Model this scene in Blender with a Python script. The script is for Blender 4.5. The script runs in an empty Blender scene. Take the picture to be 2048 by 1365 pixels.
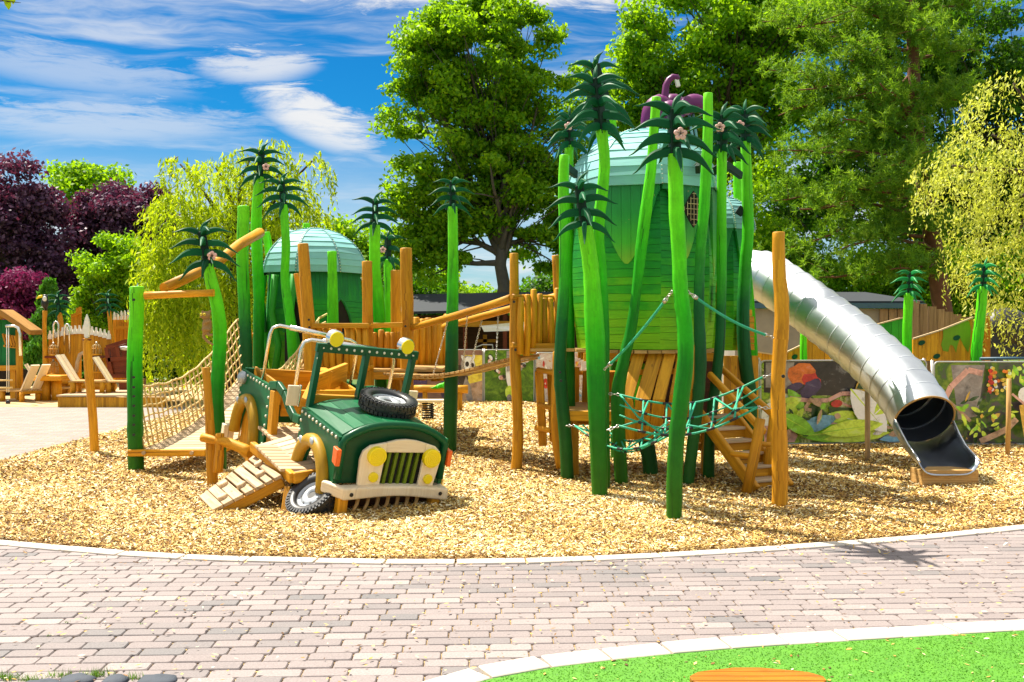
import bpy, bmesh, math, random
import numpy as np
from mathutils import Vector, Matrix, Euler

# ------------------------------------------------------------------ camera, sky, sun, exposure
scene = bpy.context.scene
COL = scene.collection
CAM_H, FPX = 1.7, 1991.0            # eye height in metres, focal length for a 2048 px wide picture
camd = bpy.data.cameras.new('camera')
camd.sensor_width = 36.0
camd.lens = 35.0
camd.shift_y = -32.5 / 2048.0
camd.clip_end = 2000.0
cam = bpy.data.objects.new('camera', camd)
cam.location = (0, 0, CAM_H)
cam.rotation_euler = (math.radians(90), 0, 0)
COL.objects.link(cam)
scene.camera = cam

scene.view_settings.view_transform = 'Standard'
scene.view_settings.look = 'None'
scene.view_settings.gamma = 1.0
scene.view_settings.exposure = 1.16
SUN_EL = 60.3
SUN_AZ = -48.4                      # behind the playground, to the left (degrees from +Y towards +X)
sund = bpy.data.lights.new('sun', 'SUN')
sund.energy = 5.0
sund.angle = math.radians(0.5)
sund.color = (1.0, 0.93, 0.80)
sun = bpy.data.objects.new('sun', sund)
COL.objects.link(sun)
_sd = Vector((math.sin(math.radians(SUN_AZ)) * math.cos(math.radians(SUN_EL)),
              math.cos(math.radians(SUN_AZ)) * math.cos(math.radians(SUN_EL)),
              math.sin(math.radians(SUN_EL))))
sun.rotation_euler = _sd.to_track_quat('Z', 'Y').to_euler()
sun.location = _sd * 60

world = bpy.data.worlds.new('World')
scene.world = world
world.use_nodes = True


class NT:
    """small helper to write node trees"""
    def __init__(self, tree):
        self.t = tree; self.n = tree.nodes; self.l = tree.links

    def node(self, typ, **kw):
        n = self.n.new(typ)
        for k, v in kw.items():
            setattr(n, k, v)
        return n

    def put(self, sock, v):
        if isinstance(v, bpy.types.NodeSocket):
            self.l.new(v, sock)
        else:
            sock.default_value = v

    def math(self, op, a, b=None, c=None, clamp=False):
        n = self.node('ShaderNodeMath', operation=op, use_clamp=clamp)
        self.put(n.inputs[0], a)
        if b is not None: self.put(n.inputs[1], b)
        if c is not None: self.put(n.inputs[2], c)
        return n.outputs[0]

    def smooth(self, x, a, b):
        n = self.node('ShaderNodeMapRange', interpolation_type='SMOOTHSTEP')
        self.put(n.inputs[0], x)
        n.inputs[1].default_value = a; n.inputs[2].default_value = b
        n.inputs[3].default_value = 0; n.inputs[4].default_value = 1
        return n.outputs[0]

    def mix(self, f, a, b, blend='MIX'):
        n = self.node('ShaderNodeMix', data_type='RGBA', blend_type=blend)
        self.put(n.inputs[0], f); self.put(n.inputs[6], a); self.put(n.inputs[7], b)
        return n.outputs[2]

    def ramp(self, f, stops, interp='LINEAR'):
        n = self.node('ShaderNodeValToRGB')
        n.color_ramp.interpolation = interp
        e = n.color_ramp.elements
        while len(e) < len(stops): e.new(0.5)
        for el, (p, c) in zip(e, stops):
            el.position = p; el.color = (*c, 1) if len(c) == 3 else c
        self.put(n.inputs[0], f)
        return n.outputs[0]

    def noise(self, vec, scale, detail=4, rough=0.55, dist=0.0):
        n = self.node('ShaderNodeTexNoise')
        if vec is not None: self.put(n.inputs['Vector'], vec)
        n.inputs['Scale'].default_value = scale
        n.inputs['Detail'].default_value = detail
        n.inputs['Roughness'].default_value = rough
        n.inputs['Distortion'].default_value = dist
        return n.outputs[0]

    def scalevec(self, vec, s, rot=(0, 0, 0), loc=(0, 0, 0)):
        n = self.node('ShaderNodeMapping')
        self.put(n.inputs[0], vec)
        n.inputs['Location'].default_value = loc
        n.inputs['Rotation'].default_value = rot
        n.inputs['Scale'].default_value = s
        return n.outputs[0]


def build_sky():
    N = NT(world.node_tree)
    bg = world.node_tree.nodes['Background']
    sky = N.node('ShaderNodeTexSky', sky_type='NISHITA', sun_disc=False)
    sky.sun_elevation = math.radians(SUN_EL)
    sky.sun_rotation = math.radians(SUN_AZ)
    sky.air_density = 1.0; sky.dust_density = 0.3; sky.ozone_density = 2.0
    tc = N.node('ShaderNodeTexCoord')
    sep = N.node('ShaderNodeSeparateXYZ')
    N.put(sep.inputs[0], tc.outputs['Generated'])
    az = N.math('MULTIPLY', N.math('ARCTAN2', sep.outputs[0], sep.outputs[1]), 57.2958)
    el = N.math('MULTIPLY', N.math('ARCSINE', sep.outputs[2]), 57.2958)
    comb = N.node('ShaderNodeCombineXYZ')
    N.put(comb.inputs[0], az); N.put(comb.inputs[1], el)
    v = comb.outputs[0]
    # streaky cirrus in world directions (azimuth, elevation)
    warp = N.noise(N.scalevec(v, (0.05, 0.16, 1)), 1.0, 4, 0.5)
    vv = N.node('ShaderNodeVectorMath', operation='ADD')
    N.put(vv.inputs[0], v)
    wv = N.node('ShaderNodeCombineXYZ')
    N.put(wv.inputs[1], N.math('MULTIPLY', N.math('SUBTRACT', warp, 0.5), 5.5))
    N.put(vv.inputs[1], wv.outputs[0])
    streak = N.noise(N.scalevec(vv.outputs[0], (0.055, 0.42, 1), (0, 0, math.radians(-6))), 1.0, 7, 0.6, 0.3)
    fine = N.noise(N.scalevec(vv.outputs[0], (0.25, 1.5, 1), (0, 0, math.radians(14))), 1.0, 8, 0.7, 0.25)

    def blob(a, e, ra, re, rot):
        c, s = math.cos(math.radians(rot)), math.sin(math.radians(rot))
        da = N.math('SUBTRACT', az, a); de = N.math('SUBTRACT', N.math('ADD', el, N.math('MULTIPLY', N.math('SUBTRACT', fine, 0.5), 2.6)), e)
        x = N.math('ADD', N.math('MULTIPLY', da, c / ra), N.math('MULTIPLY', de, s / ra))
        y = N.math('ADD', N.math('MULTIPLY', da, -s / re), N.math('MULTIPLY', de, c / re))
        r2 = N.math('ADD', N.math('MULTIPLY', x, x), N.math('MULTIPLY', y, y))
        return N.smooth(N.math('ADD', r2, N.math('MULTIPLY', N.math('SUBTRACT', fine, 0.5), 2.6)), 1.2, -0.1)
    top = N.smooth(N.math('ADD', el, N.math('MULTIPLY', N.math('SUBTRACT', fine, 0.5), 3.0)), 17.2, 18.4)
    b1 = N.math('MULTIPLY', blob(-11.0, 11.3, 4.2, 1.5, -22), 1.0)
    b2 = N.math('MULTIPLY', blob(-14.2, 14.1, 3.6, 0.95, 6), 0.8)
    b3 = N.math('MULTIPLY', blob(-24.0, 13.2, 7.5, 1.2, -4), 0.45)
    b4 = N.math('MULTIPLY', blob(-22.0, 10.6, 9.0, 1.3, 3), 0.55)
    low = N.smooth(el, 11.5, 5.5)
    st = N.smooth(streak, 0.46, 0.70)
    lowc = N.math('MULTIPLY', low, N.math('ADD', 0.42, N.math('MULTIPLY', st, 0.55)))
    hi = N.math('MULTIPLY', N.smooth(el, 26.0, 17.0), N.math('MULTIPLY', st, 0.6))
    hi2 = N.math('MULTIPLY', N.smooth(el, 18.0, 30.0), N.smooth(streak, 0.42, 0.62))
    back = N.math('MULTIPLY', N.smooth(N.math('ABSOLUTE', az), 50.0, 95.0), N.math('MULTIPLY', N.smooth(streak, 0.28, 0.55), 0.5))  # unseen cloud behind the camera, added as white fill for facing surfaces
    c = N.math('MAXIMUM', top, b1)
    for k in (b2, b3, b4, lowc, hi, hi2, back):
        c = N.math('MAXIMUM', c, k)
    c = N.math('MULTIPLY', c, N.math('ADD', 0.8, N.math('MULTIPLY', fine, 0.35)), clamp=True)
    hs = N.node('ShaderNodeHueSaturation')
    hs.inputs['Hue'].default_value = 0.49
    hs.inputs['Saturation'].default_value = 1.4
    hs.inputs['Value'].default_value = 1.25
    N.put(hs.inputs['Color'], sky.outputs[0])
    deep = N.mix(1.0, hs.outputs[0], (0.12, 0.68, 0.97, 1), 'MULTIPLY')
    col = N.mix(c, deep, (10.2, 10.2, 10.2, 1))
    N.put(bg.inputs[0], col)
    bg.inputs[1].default_value = 0.040


build_sky()

# ------------------------------------------------------------------ geometry helpers
R0 = random.Random(7)


def P(px, py, z):
    """point seen at pixel (px, py) of the 2048 px photograph, z metres in front of the camera"""
    return Vector(((px - 1024) / FPX * z, z, CAM_H - (py - 650) / FPX * z))


def GZ(py):
    return CAM_H * FPX / (py - 650)


def G(px, py):
    z = GZ(py)
    return Vector(((px - 1024) / FPX * z, z, 0))


def rot_to(d, up=(0, 0, 1)):
    x = Vector(d).normalized()
    u = Vector(up)
    if abs(x.dot(u)) > 0.98: u = Vector((0, 1, 0)) if abs(x.y) < 0.9 else Vector((1, 0, 0))
    y = u.cross(x).normalized()
    z = x.cross(y)
    return Matrix((x, y, z)).transposed()


class MB:
    """collects shapes into one mesh; every face knows its material, a random value and grain UVs"""
    def __init__(self):
        self.v = []; self.f = []; self.uv = []; self.m = []; self.r = []; self.s = []

    def face(self, idx, uvs, m, r, s=False):
        self.f.append(idx); self.uv.extend(uvs); self.m.append(m); self.r.append(r); self.s.append(s)

    def box(self, c, size, R=None, m=0, taper=1.0):
        c = Vector(c); sx, sy, sz = [k / 2 for k in size]
        R = R or Matrix.Identity(3)
        b = len(self.v)
        for k in (-1, 1):
            for j in (-1, 1):
                for i in (-1, 1):
                    t = taper if i > 0 else 1.0
                    self.v.append(c + R @ Vector((i * sx, j * sy * t, k * sz * t)))
        ax = max(range(3), key=lambda a: size[a])
        off = (R0.random() * 50, R0.random() * 50); r = R0.random()
        quads = [((0, 2, 3, 1), 2), ((4, 5, 7, 6), 2), ((0, 1, 5, 4), 1), ((2, 6, 7, 3), 1), ((0, 4, 6, 2), 0), ((1, 3, 7, 5), 0)]
        for q, n in quads:
            axes = [a for a in range(3) if a != n]
            ua = ax if ax in axes else axes[0]
            va = [a for a in axes if a != ua][0]
            uvs = []
            for i in q:
                co = ((1 if i & 1 else -1) * sx, (1 if i & 2 else -1) * sy, (1 if i & 4 else -1) * sz)
                uvs.append((co[ua] + off[0], co[va] + off[1] + n * 0.37))
            self.face([b + i for i in q], uvs, m, r)

    def beam(self, p0, p1, w, h, m=0, up=(0, 0, 1), taper=1.0):
        p0, p1 = Vector(p0), Vector(p1); d = p1 - p0
        self.box((p0 + p1) / 2, (d.length, w, h), rot_to(d, up), m, taper)

    def tube(self, pts, rad, n=10, m=0, cap=True, closed=False, wob=0.0, smooth=True, flat=1.0):
        pts = [Vector(p) for p in pts]; k = len(pts)
        if not hasattr(rad, '__len__'): rad = [rad] * k
        b = len(self.v); off = (R0.random() * 50, R0.random() * 50); r = R0.random()
        prev = None; ln = 0; us = []
        for i in range(k):
            if closed: d = pts[(i + 1) % k] - pts[i - 1]
            else: d = pts[min(i + 1, k - 1)] - pts[max(i - 1, 0)]
            d.normalize()
            if prev is None:
                u = Vector((1, 0, 0)) if abs(d.x) < 0.9 else Vector((0, 1, 0))
            else: u = prev
            x = (u - d * u.dot(d)).normalized(); prev = x; y = d.cross(x)
            if i: ln += (pts[i] - pts[i - 1]).length
            us.append(ln)
            for j in range(n):
                a = 2 * math.pi * j / n
                rr = rad[i] * (1 + (R0.random() - 0.5) * wob)
                self.v.append(pts[i] + x * math.cos(a) * rr + y * math.sin(a) * rr * flat)
        segs = k if closed else k - 1
        for i in range(segs):
            i2 = (i + 1) % k
            u0 = us[i]; u1 = us[i2] if i2 else us[i] + (pts[0] - pts[-1]).length
            for j in range(n):
                j2 = (j + 1) % n
                w0 = 2 * math.pi * rad[i] * j / n; w1 = 2 * math.pi * rad[i] * (j + 1) / n
                self.face([b + i * n + j, b + i * n + j2, b + i2 * n + j2, b + i2 * n + j],
                          [(u0 + off[0], w0 + off[1]), (u0 + off[0], w1 + off[1]), (u1 + off[0], w1 + off[1]), (u1 + off[0], w0 + off[1])], m, r, smooth)
        if cap and not closed:
            for i, rev in ((0, True), (k - 1, False)):
                idx = [b + i * n + j for j in range(n)]
                if rev: idx = idx[::-1]
                self.face(idx, [(off[0] + 9 + 0.3 * rad[i] * math.cos(6.283 * j / n), off[1] + rad[i] * math.sin(6.283 * j / n)) for j in range(n)], m, r)

    def log(self, p0, p1, r0, r1=None, n=10, m=0, seg=6, bend=0.0, wob=0.06):
        p0, p1 = Vector(p0), Vector(p1); r1 = r1 or r0
        L = (p1 - p0).length
        pts, rad = [], []
        jx, jz = R0.uniform(-1, 1), R0.uniform(-1, 1)
        for i in range(seg + 1):
            t = i / seg
            p = p0.lerp(p1, t) + Vector((jx, 0.3 * jx, jz)) * bend * L * math.sin(math.pi * t)
            pts.append(p); rad.append((r0 + (r1 - r0) * t) * (1 + R0.uniform(-1, 1) * wob))
        self.tube(pts, rad, n, m)

    def prism(self, poly, vec, m=0, m_side=None, r=None):
        poly = [Vector(p) for p in poly]; vec = Vector(vec); n = len(poly)
        b = len(self.v); off = (R0.random() * 50, R0.random() * 50); r = R0.random() if r is None else r
        nn = vec.normalized()
        nz = sum(((poly[i] - poly[0]).cross(poly[(i + 1) % n] - poly[0]) for i in range(1, n)), Vector())
        if nz.dot(nn) < 0: poly = poly[::-1]
        ax = max(((poly[i] - poly[i - 1]) for i in range(n)), key=lambda d: d.length).normalized()
        ay = nn.cross(ax)
        self.v.extend(poly); self.v.extend(p + vec for p in poly)
        uvp = [(p.dot(ax) + off[0], p.dot(ay) + off[1]) for p in poly]
        self.face([b + i for i in range(n)][::-1], uvp[::-1], m, r)
        self.face([b + n + i for i in range(n)], uvp, m, r)
        th = vec.length
        for i in range(n):
            j = (i + 1) % n
            self.face([b + i, b + j, b + n + j, b + n + i], [uvp[i], uvp[j], (uvp[j][0], uvp[j][1] + th), (uvp[i][0], uvp[i][1] + th)], m if m_side is None else m_side, r)

    def ell(self, c, rad, R=None, nu=14, nv=8, m=0):
        c = Vector(c); R = R or Matrix.Identity(3)
        if not hasattr(rad, '__len__'): rad = (rad,) * 3
        b = len(self.v); r = R0.random(); off = R0.random() * 50
        for i in range(nv + 1):
            th = math.pi * i / nv
            for j in range(nu):
                a = 2 * math.pi * j / nu
                self.v.append(c + R @ Vector((rad[0] * math.sin(th) * math.cos(a), rad[1] * math.sin(th) * math.sin(a), rad[2] * math.cos(th))))
        for i in range(nv):
            for j in range(nu):
                j2 = (j + 1) % nu
                self.face([b + i * nu + j, b + (i + 1) * nu + j, b + (i + 1) * nu + j2, b + i * nu + j2],
                          [(i * .1 + off, j * .1), (i * .1 + .1 + off, j * .1), (i * .1 + .1 + off, j * .1 + .1), (i * .1 + off, j * .1 + .1)], m, r, True)

    def lathe(self, prof, c, R=None, n=24, m=0, smooth=True):
        """profile [(radius, height)] turned about the local z axis of R"""
        c = Vector(c); R = R or Matrix.Identity(3); b = len(self.v); r = R0.random(); off = R0.random() * 50
        for rr, h in prof:
            for j in range(n):
                a = 2 * math.pi * j / n
                self.v.append(c + R @ Vector((rr * math.cos(a), rr * math.sin(a), h)))
        for i in range(len(prof) - 1):
            for j in range(n):
                j2 = (j + 1) % n
                self.face([b + i * n + j, b + i * n + j2, b + (i + 1) * n + j2, b + (i + 1) * n + j],
                          [(i * .05 + off, j * .05), (i * .05 + off, j * .05 + .05), (i * .05 + .05 + off, j * .05 + .05), (i * .05 + .05 + off, j * .05)], m, r, smooth)

    def disc(self, c, r, h, nrm, n=20, m=0, bevel=0.0):
        """a short capped cylinder along nrm"""
        R = rot_to(nrm); R = Matrix((R.col[1], R.col[2], R.col[0])).transposed()
        b_ = bevel
        self.lathe([(0.0005, 0), (r, 0), (r, h - b_), (r - b_, h), (0.0005, h)], c, R, n, m, smooth=False)

    def quad(self, a, b_, c, d, m=0):
        b = len(self.v); self.v.extend(Vector(p) for p in (a, b_, c, d))
        a, b_, d = Vector(a), Vector(b_), Vector(d); o = R0.random() * 50
        w, h = (b_ - a).length, (d - a).length
        self.face([b, b + 1, b + 2, b + 3], [(o, o), (o + w, o), (o + w, o + h), (o, o + h)], m, R0.random())

    def build(self, name, mats, parent=None, org=None, bevel=0.0, seg=2, world=False):
        """links ONE mesh object; vertices are given in world space unless the parent works in local space"""
        me = bpy.data.meshes.new(name)
        o = bpy.data.objects.new(name, me)
        off = Vector((0, 0, 0))
        if org is not None: off = Vector(org)
        elif parent is not None and 'org' in ORG.get(parent.name, {}): off = ORG[parent.name]['org']
        me.from_pydata([tuple(Vector(p) - off) for p in self.v], [], self.f)
        if not hasattr(mats, '__len__'): mats = [mats]
        for m in mats: me.materials.append(m)
        me.polygons.foreach_set('material_index', self.m)
        me.polygons.foreach_set('use_smooth', self.s)
        uvl = me.uv_layers.new(name='UVMap')
        uvl.data.foreach_set('uv', [x for p in self.uv for x in p])
        at = me.attributes.new('rnd', 'FLOAT', 'FACE')
        at.data.foreach_set('value', self.r)
        me.update()
        COL.objects.link(o)
        if bevel:
            b = o.modifiers.new('bevel', 'BEVEL'); b.width = bevel; b.segments = seg
            b.limit_method = 'ANGLE'; b.angle_limit = math.radians(40)
        if parent is not None:
            o.parent = parent
            ORG[o.name] = {'org': off}
        else:
            o.location = off
            ORG[o.name] = {'org': off}
        return o


ORG = {}


def thing(name, label, cat, loc=(0, 0, 0), group=None):
    """an Empty at the thing's base that parents its parts (parts are given in world coordinates)"""
    o = bpy.data.objects.new(name, None)
    o.empty_display_size = 0.2
    COL.objects.link(o)
    o.location = loc
    ORG[o.name] = {'org': Vector(loc)}
    return tag(o, label, cat, group)


def local_thing(name, label, cat, mat, group=None):
    """an Empty with its own axes; parts are given in those axes"""
    o = bpy.data.objects.new(name, None)
    COL.objects.link(o)
    o.matrix_world = mat
    ORG[o.name] = {}
    return tag(o, label, cat, group)


def tag(o, label, cat, group=None):
    o['label'] = label; o['category'] = cat
    if group: o['group'] = group
    return o


def setting(o, kind='structure', label=None, cat=None):
    o['kind'] = kind
    if label: o['label'] = label
    if cat: o['category'] = cat
    return o


def dup(root, loc, label, rotz=0.0, scale=1.0):
    """a copy of a thing with copies of its parts and sub-parts"""
    r = root.copy(); COL.objects.link(r); r.location = loc
    r.rotation_euler = (0, 0, rotz); r.scale = (scale,) * 3; r['label'] = label
    for ch in list(root.children):
        c = ch.copy(); COL.objects.link(c); c.parent = r
        for g in list(ch.children):
            d = g.copy(); COL.objects.link(d); d.parent = c
    return r


# ------------------------------------------------------------------ materials
def new_mat(name):
    m = bpy.data.materials.new(name); m.use_nodes = True
    N = NT(m.node_tree)
    return m, N, m.node_tree.nodes['Principled BSDF']


def bump(N, b, h, strength=0.3, dist=0.01):
    n = N.node('ShaderNodeBump')
    n.inputs['Strength'].default_value = strength; n.inputs['Distance'].default_value = dist
    N.put(n.inputs['Height'], h)
    N.l.new(n.outputs[0], b.inputs['Normal'])


def rnd(N):
    return N.node('ShaderNodeAttribute', attribute_name='rnd').outputs['Fac']


def wood_mat(name, light, dark, rough=0.5, var=0.35, gscale=1.0):
    m, N, b = new_mat(name)
    uv = N.node('ShaderNodeTexCoord').outputs['UV']
    g1 = N.noise(N.scalevec(uv, (1.6 * gscale, 26 * gscale, 1)), 1.0, 6, 0.6, 1.2)
    g2 = N.noise(N.scalevec(uv, (0.9, 3.0, 1)), 1.0, 3, 0.5)
    g3 = N.noise(N.scalevec(uv, (5, 120, 1)), 1.0, 3, 0.6)
    f = N.math('ADD', N.math('MULTIPLY', g1, 0.65), N.math('MULTIPLY', g2, 0.45))
    c = N.ramp(f, [(0.32, dark), (0.52, tuple(0.5 * (a + d) for a, d in zip(light, dark))), (0.68, light)])
    v = N.math('ADD', 1.0 - var * 0.6, N.math('MULTIPLY', rnd(N), var))
    hs = N.node('ShaderNodeHueSaturation'); N.put(hs.inputs['Value'], v); N.put(hs.inputs['Color'], c)
    # a few knots
    vo = N.node('ShaderNodeTexVoronoi'); N.put(vo.inputs['Vector'], N.scalevec(uv, (2.2, 6.0, 1))); vo.inputs['Scale'].default_value = 1.0
    k = N.smooth(vo.outputs['Distance'], 0.09, 0.03)
    c2 = N.mix(N.math('MULTIPLY', k, 0.6), hs.outputs[0], (*[d * 0.45 for d in dark], 1))
    crk = N.smooth(N.noise(N.scalevec(uv, (0.5, 30, 1)), 1.0, 3, 0.55, 0.6), 0.34, 0.30)
    c2 = N.mix(N.math('MULTIPLY', crk, 0.65), c2, (*[d * 0.3 for d in dark], 1))
    dirt = N.smooth(N.noise(N.scalevec(uv, (2.5, 4, 1)), 1.0, 5, 0.7), 0.52, 0.72)
    c2 = N.mix(N.math('MULTIPLY', dirt, 0.35), c2, (*[d * 0.7 for d in dark], 1))
    N.put(b.inputs['Base Color'], c2)
    b.inputs['Specular IOR Level'].default_value = 0.25
    N.put(b.inputs['Roughness'], N.math('ADD', rough - 0.1, N.math('MULTIPLY', g3, 0.25)))
    bump(N, b, N.math('SUBTRACT', N.math('ADD', g1, N.math('MULTIPLY', g3, 0.5)), N.math('MULTIPLY', crk, 1.5)), 0.4, 0.005)
    return m


def paint_mat(name, col, rough=0.4, var=0.25, worn=None, spec=0.25):
    """brush painted wood: slight streaks along the grain, wear in spots"""
    m, N, b = new_mat(name)
    uv = N.node('ShaderNodeTexCoord').outputs['UV']
    ob = N.node('ShaderNodeTexCoord').outputs['Object']
    g1 = N.noise(N.scalevec(uv, (2.5, 30, 1)), 1.0, 5, 0.6, 0.6)
    g2 = N.noise(ob, 3.5, 4, 0.6)
    v = N.math('ADD', N.math('ADD', 1.0 - var, N.math('MULTIPLY', g1, var * 0.9)), N.math('MULTIPLY', g2, var * 0.9))
    v = N.math('ADD', v, N.math('MULTIPLY', N.math('SUBTRACT', rnd(N), 0.5), var * 0.9))
    orn = N.node('ShaderNodeObjectInfo').outputs['Random']
    v = N.math('ADD', v, N.math('MULTIPLY', N.math('SUBTRACT', orn, 0.5), var * 1.3))
    hs = N.node('ShaderNodeHueSaturation'); N.put(hs.inputs['Value'], v); hs.inputs['Color'].default_value = (*col, 1)
    c = hs.outputs[0]
    if worn:
        w = N.smooth(N.noise(N.scalevec(uv, (9, 40, 1)), 1.0, 4, 0.7), 0.68, 0.78)
        c = N.mix(w, c, (*worn, 1))
    N.put(b.inputs['Base Color'], c)
    b.inputs['Specular IOR Level'].default_value = spec
    N.put(b.inputs['Roughness'], N.math('ADD', rough - 0.08, N.math('MULTIPLY', g1, 0.2)))
    bump(N, b, g1, 0.25, 0.003)
    return m


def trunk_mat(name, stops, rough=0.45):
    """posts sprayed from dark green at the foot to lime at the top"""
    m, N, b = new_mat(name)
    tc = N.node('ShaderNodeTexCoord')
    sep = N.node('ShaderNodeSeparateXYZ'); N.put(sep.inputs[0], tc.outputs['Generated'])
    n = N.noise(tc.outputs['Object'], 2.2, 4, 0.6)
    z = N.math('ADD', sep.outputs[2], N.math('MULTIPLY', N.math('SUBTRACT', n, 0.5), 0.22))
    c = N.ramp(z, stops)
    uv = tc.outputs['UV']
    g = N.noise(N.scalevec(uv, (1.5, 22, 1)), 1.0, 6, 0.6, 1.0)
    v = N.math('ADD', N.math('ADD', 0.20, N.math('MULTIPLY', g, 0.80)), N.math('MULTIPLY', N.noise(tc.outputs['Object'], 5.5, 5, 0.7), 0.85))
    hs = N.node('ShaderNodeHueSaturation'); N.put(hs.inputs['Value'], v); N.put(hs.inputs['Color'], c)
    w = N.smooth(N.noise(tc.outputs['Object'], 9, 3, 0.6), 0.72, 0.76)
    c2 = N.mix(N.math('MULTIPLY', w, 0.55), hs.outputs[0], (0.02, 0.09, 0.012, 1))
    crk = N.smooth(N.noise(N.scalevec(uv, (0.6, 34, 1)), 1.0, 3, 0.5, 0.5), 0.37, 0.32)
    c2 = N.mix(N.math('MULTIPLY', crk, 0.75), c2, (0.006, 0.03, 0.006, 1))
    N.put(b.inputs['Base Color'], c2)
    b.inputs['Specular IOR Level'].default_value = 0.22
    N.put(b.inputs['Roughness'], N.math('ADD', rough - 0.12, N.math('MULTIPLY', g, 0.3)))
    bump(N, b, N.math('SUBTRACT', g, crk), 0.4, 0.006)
    return m


def plain(name, col, rough=0.5, metal=0.0, nvar=0.15, nscale=20.0, bstr=0.0):
    m, N, b = new_mat(name)
    ob = N.node('ShaderNodeTexCoord').outputs['Object']
    n = N.noise(ob, nscale, 4, 0.6)
    hs = N.node('ShaderNodeHueSaturation')
    N.put(hs.inputs['Value'], N.math('ADD', 1 - nvar, N.math('MULTIPLY', n, 2 * nvar)))
    hs.inputs['Color'].default_value = (*col, 1)
    N.put(b.inputs['Base Color'], hs.outputs[0])
    b.inputs['Metallic'].default_value = metal
    N.put(b.inputs['Roughness'], N.math('ADD', rough - 0.06, N.math('MULTIPLY', n, 0.12)))
    if bstr: bump(N, b, n, bstr, 0.01)
    return m


def leaf_mat(name, stops, trans=0.45, tcol=None):
    m, N, b = new_mat(name)
    c = N.ramp(rnd(N), stops)
    N.put(b.inputs['Base Color'], c)
    b.inputs['Roughness'].default_value = 0.5
    b.inputs['Specular IOR Level'].default_value = 0.22
    tr = N.node('ShaderNodeBsdfTranslucent')
    if tcol:
        N.put(tr.inputs[0], N.mix(0.65, c, (*tcol, 1)))
    else:
        N.put(tr.inputs[0], c)
    mx = N.node('ShaderNodeMixShader'); mx.inputs[0].default_value = trans
    N.l.new(b.outputs[0], mx.inputs[1]); N.l.new(tr.outputs[0], mx.inputs[2])
    N.l.new(mx.outputs[0], m.node_tree.nodes['Material Output'].inputs[0])
    return m


M = {}
M['wood'] = wood_mat('glazed_orange_wood', (0.74, 0.35, 0.016), (0.36, 0.135, 0.004))
M['wood_bench'] = wood_mat('bench_wood', (0.44, 0.16, 0.008), (0.20, 0.06, 0.003))
M['wood_pale'] = wood_mat('pale_planks', (0.62, 0.47, 0.30), (0.34, 0.22, 0.11), 0.6)
M['wood_deck'] = wood_mat('deck_boards', (0.58, 0.36, 0.13), (0.30, 0.15, 0.04), 0.6)
M['wood_dark'] = wood_mat('dark_brown_wood', (0.10, 0.035, 0.012), (0.025, 0.009, 0.004))
M['wood_red'] = wood_mat('red_brown_wood', (0.22, 0.045, 0.012), (0.07, 0.012, 0.004))
M['wood_grey'] = wood_mat('weathered_boards', (0.36, 0.25, 0.14), (0.13, 0.08, 0.04), 0.7)
M['cream'] = wood_mat('cream_board', (0.86, 0.74, 0.54), (0.74, 0.58, 0.38), 0.55, 0.15)
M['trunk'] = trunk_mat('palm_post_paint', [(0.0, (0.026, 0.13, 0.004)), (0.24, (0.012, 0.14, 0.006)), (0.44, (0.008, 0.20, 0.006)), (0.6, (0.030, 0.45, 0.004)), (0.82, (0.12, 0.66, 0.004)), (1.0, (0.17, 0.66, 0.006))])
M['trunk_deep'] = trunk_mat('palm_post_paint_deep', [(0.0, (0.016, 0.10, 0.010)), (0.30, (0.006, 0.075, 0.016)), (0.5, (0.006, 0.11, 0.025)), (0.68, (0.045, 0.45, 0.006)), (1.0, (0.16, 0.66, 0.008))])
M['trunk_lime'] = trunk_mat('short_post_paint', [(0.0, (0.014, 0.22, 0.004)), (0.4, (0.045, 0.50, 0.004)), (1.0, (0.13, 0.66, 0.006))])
M['frond'] = paint_mat('frond_paint', (0.004, 0.090, 0.030), 0.5, 0.3, None, 0.16)
M['frond_pale'] = paint_mat('frond_paint_mid', (0.010, 0.24, 0.055), 0.45, 0.3, None, 0.2)
M['frond_core'] = paint_mat('frond_core_paint', (0.004, 0.028, 0.014), 0.5, 0.3)
M['pink'] = plain('flower_pink', (0.75, 0.42, 0.36), 0.5)
M['flower_eye'] = plain('flower_centre', (0.06, 0.01, 0.01), 0.5)
M['dome'] = paint_mat('dome_teal_paint', (0.19, 0.43, 0.43), 0.5, 0.4, (0.50, 0.62, 0.60))
M['hut_top'] = paint_mat('hut_board_deep_green', (0.008, 0.17, 0.040), 0.45, 0.4)
M['hut_mid'] = paint_mat('hut_board_green', (0.030, 0.32, 0.022), 0.45, 0.4)
M['hut_low'] = paint_mat('hut_board_lime', (0.14, 0.42, 0.014), 0.45, 0.4)
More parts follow.
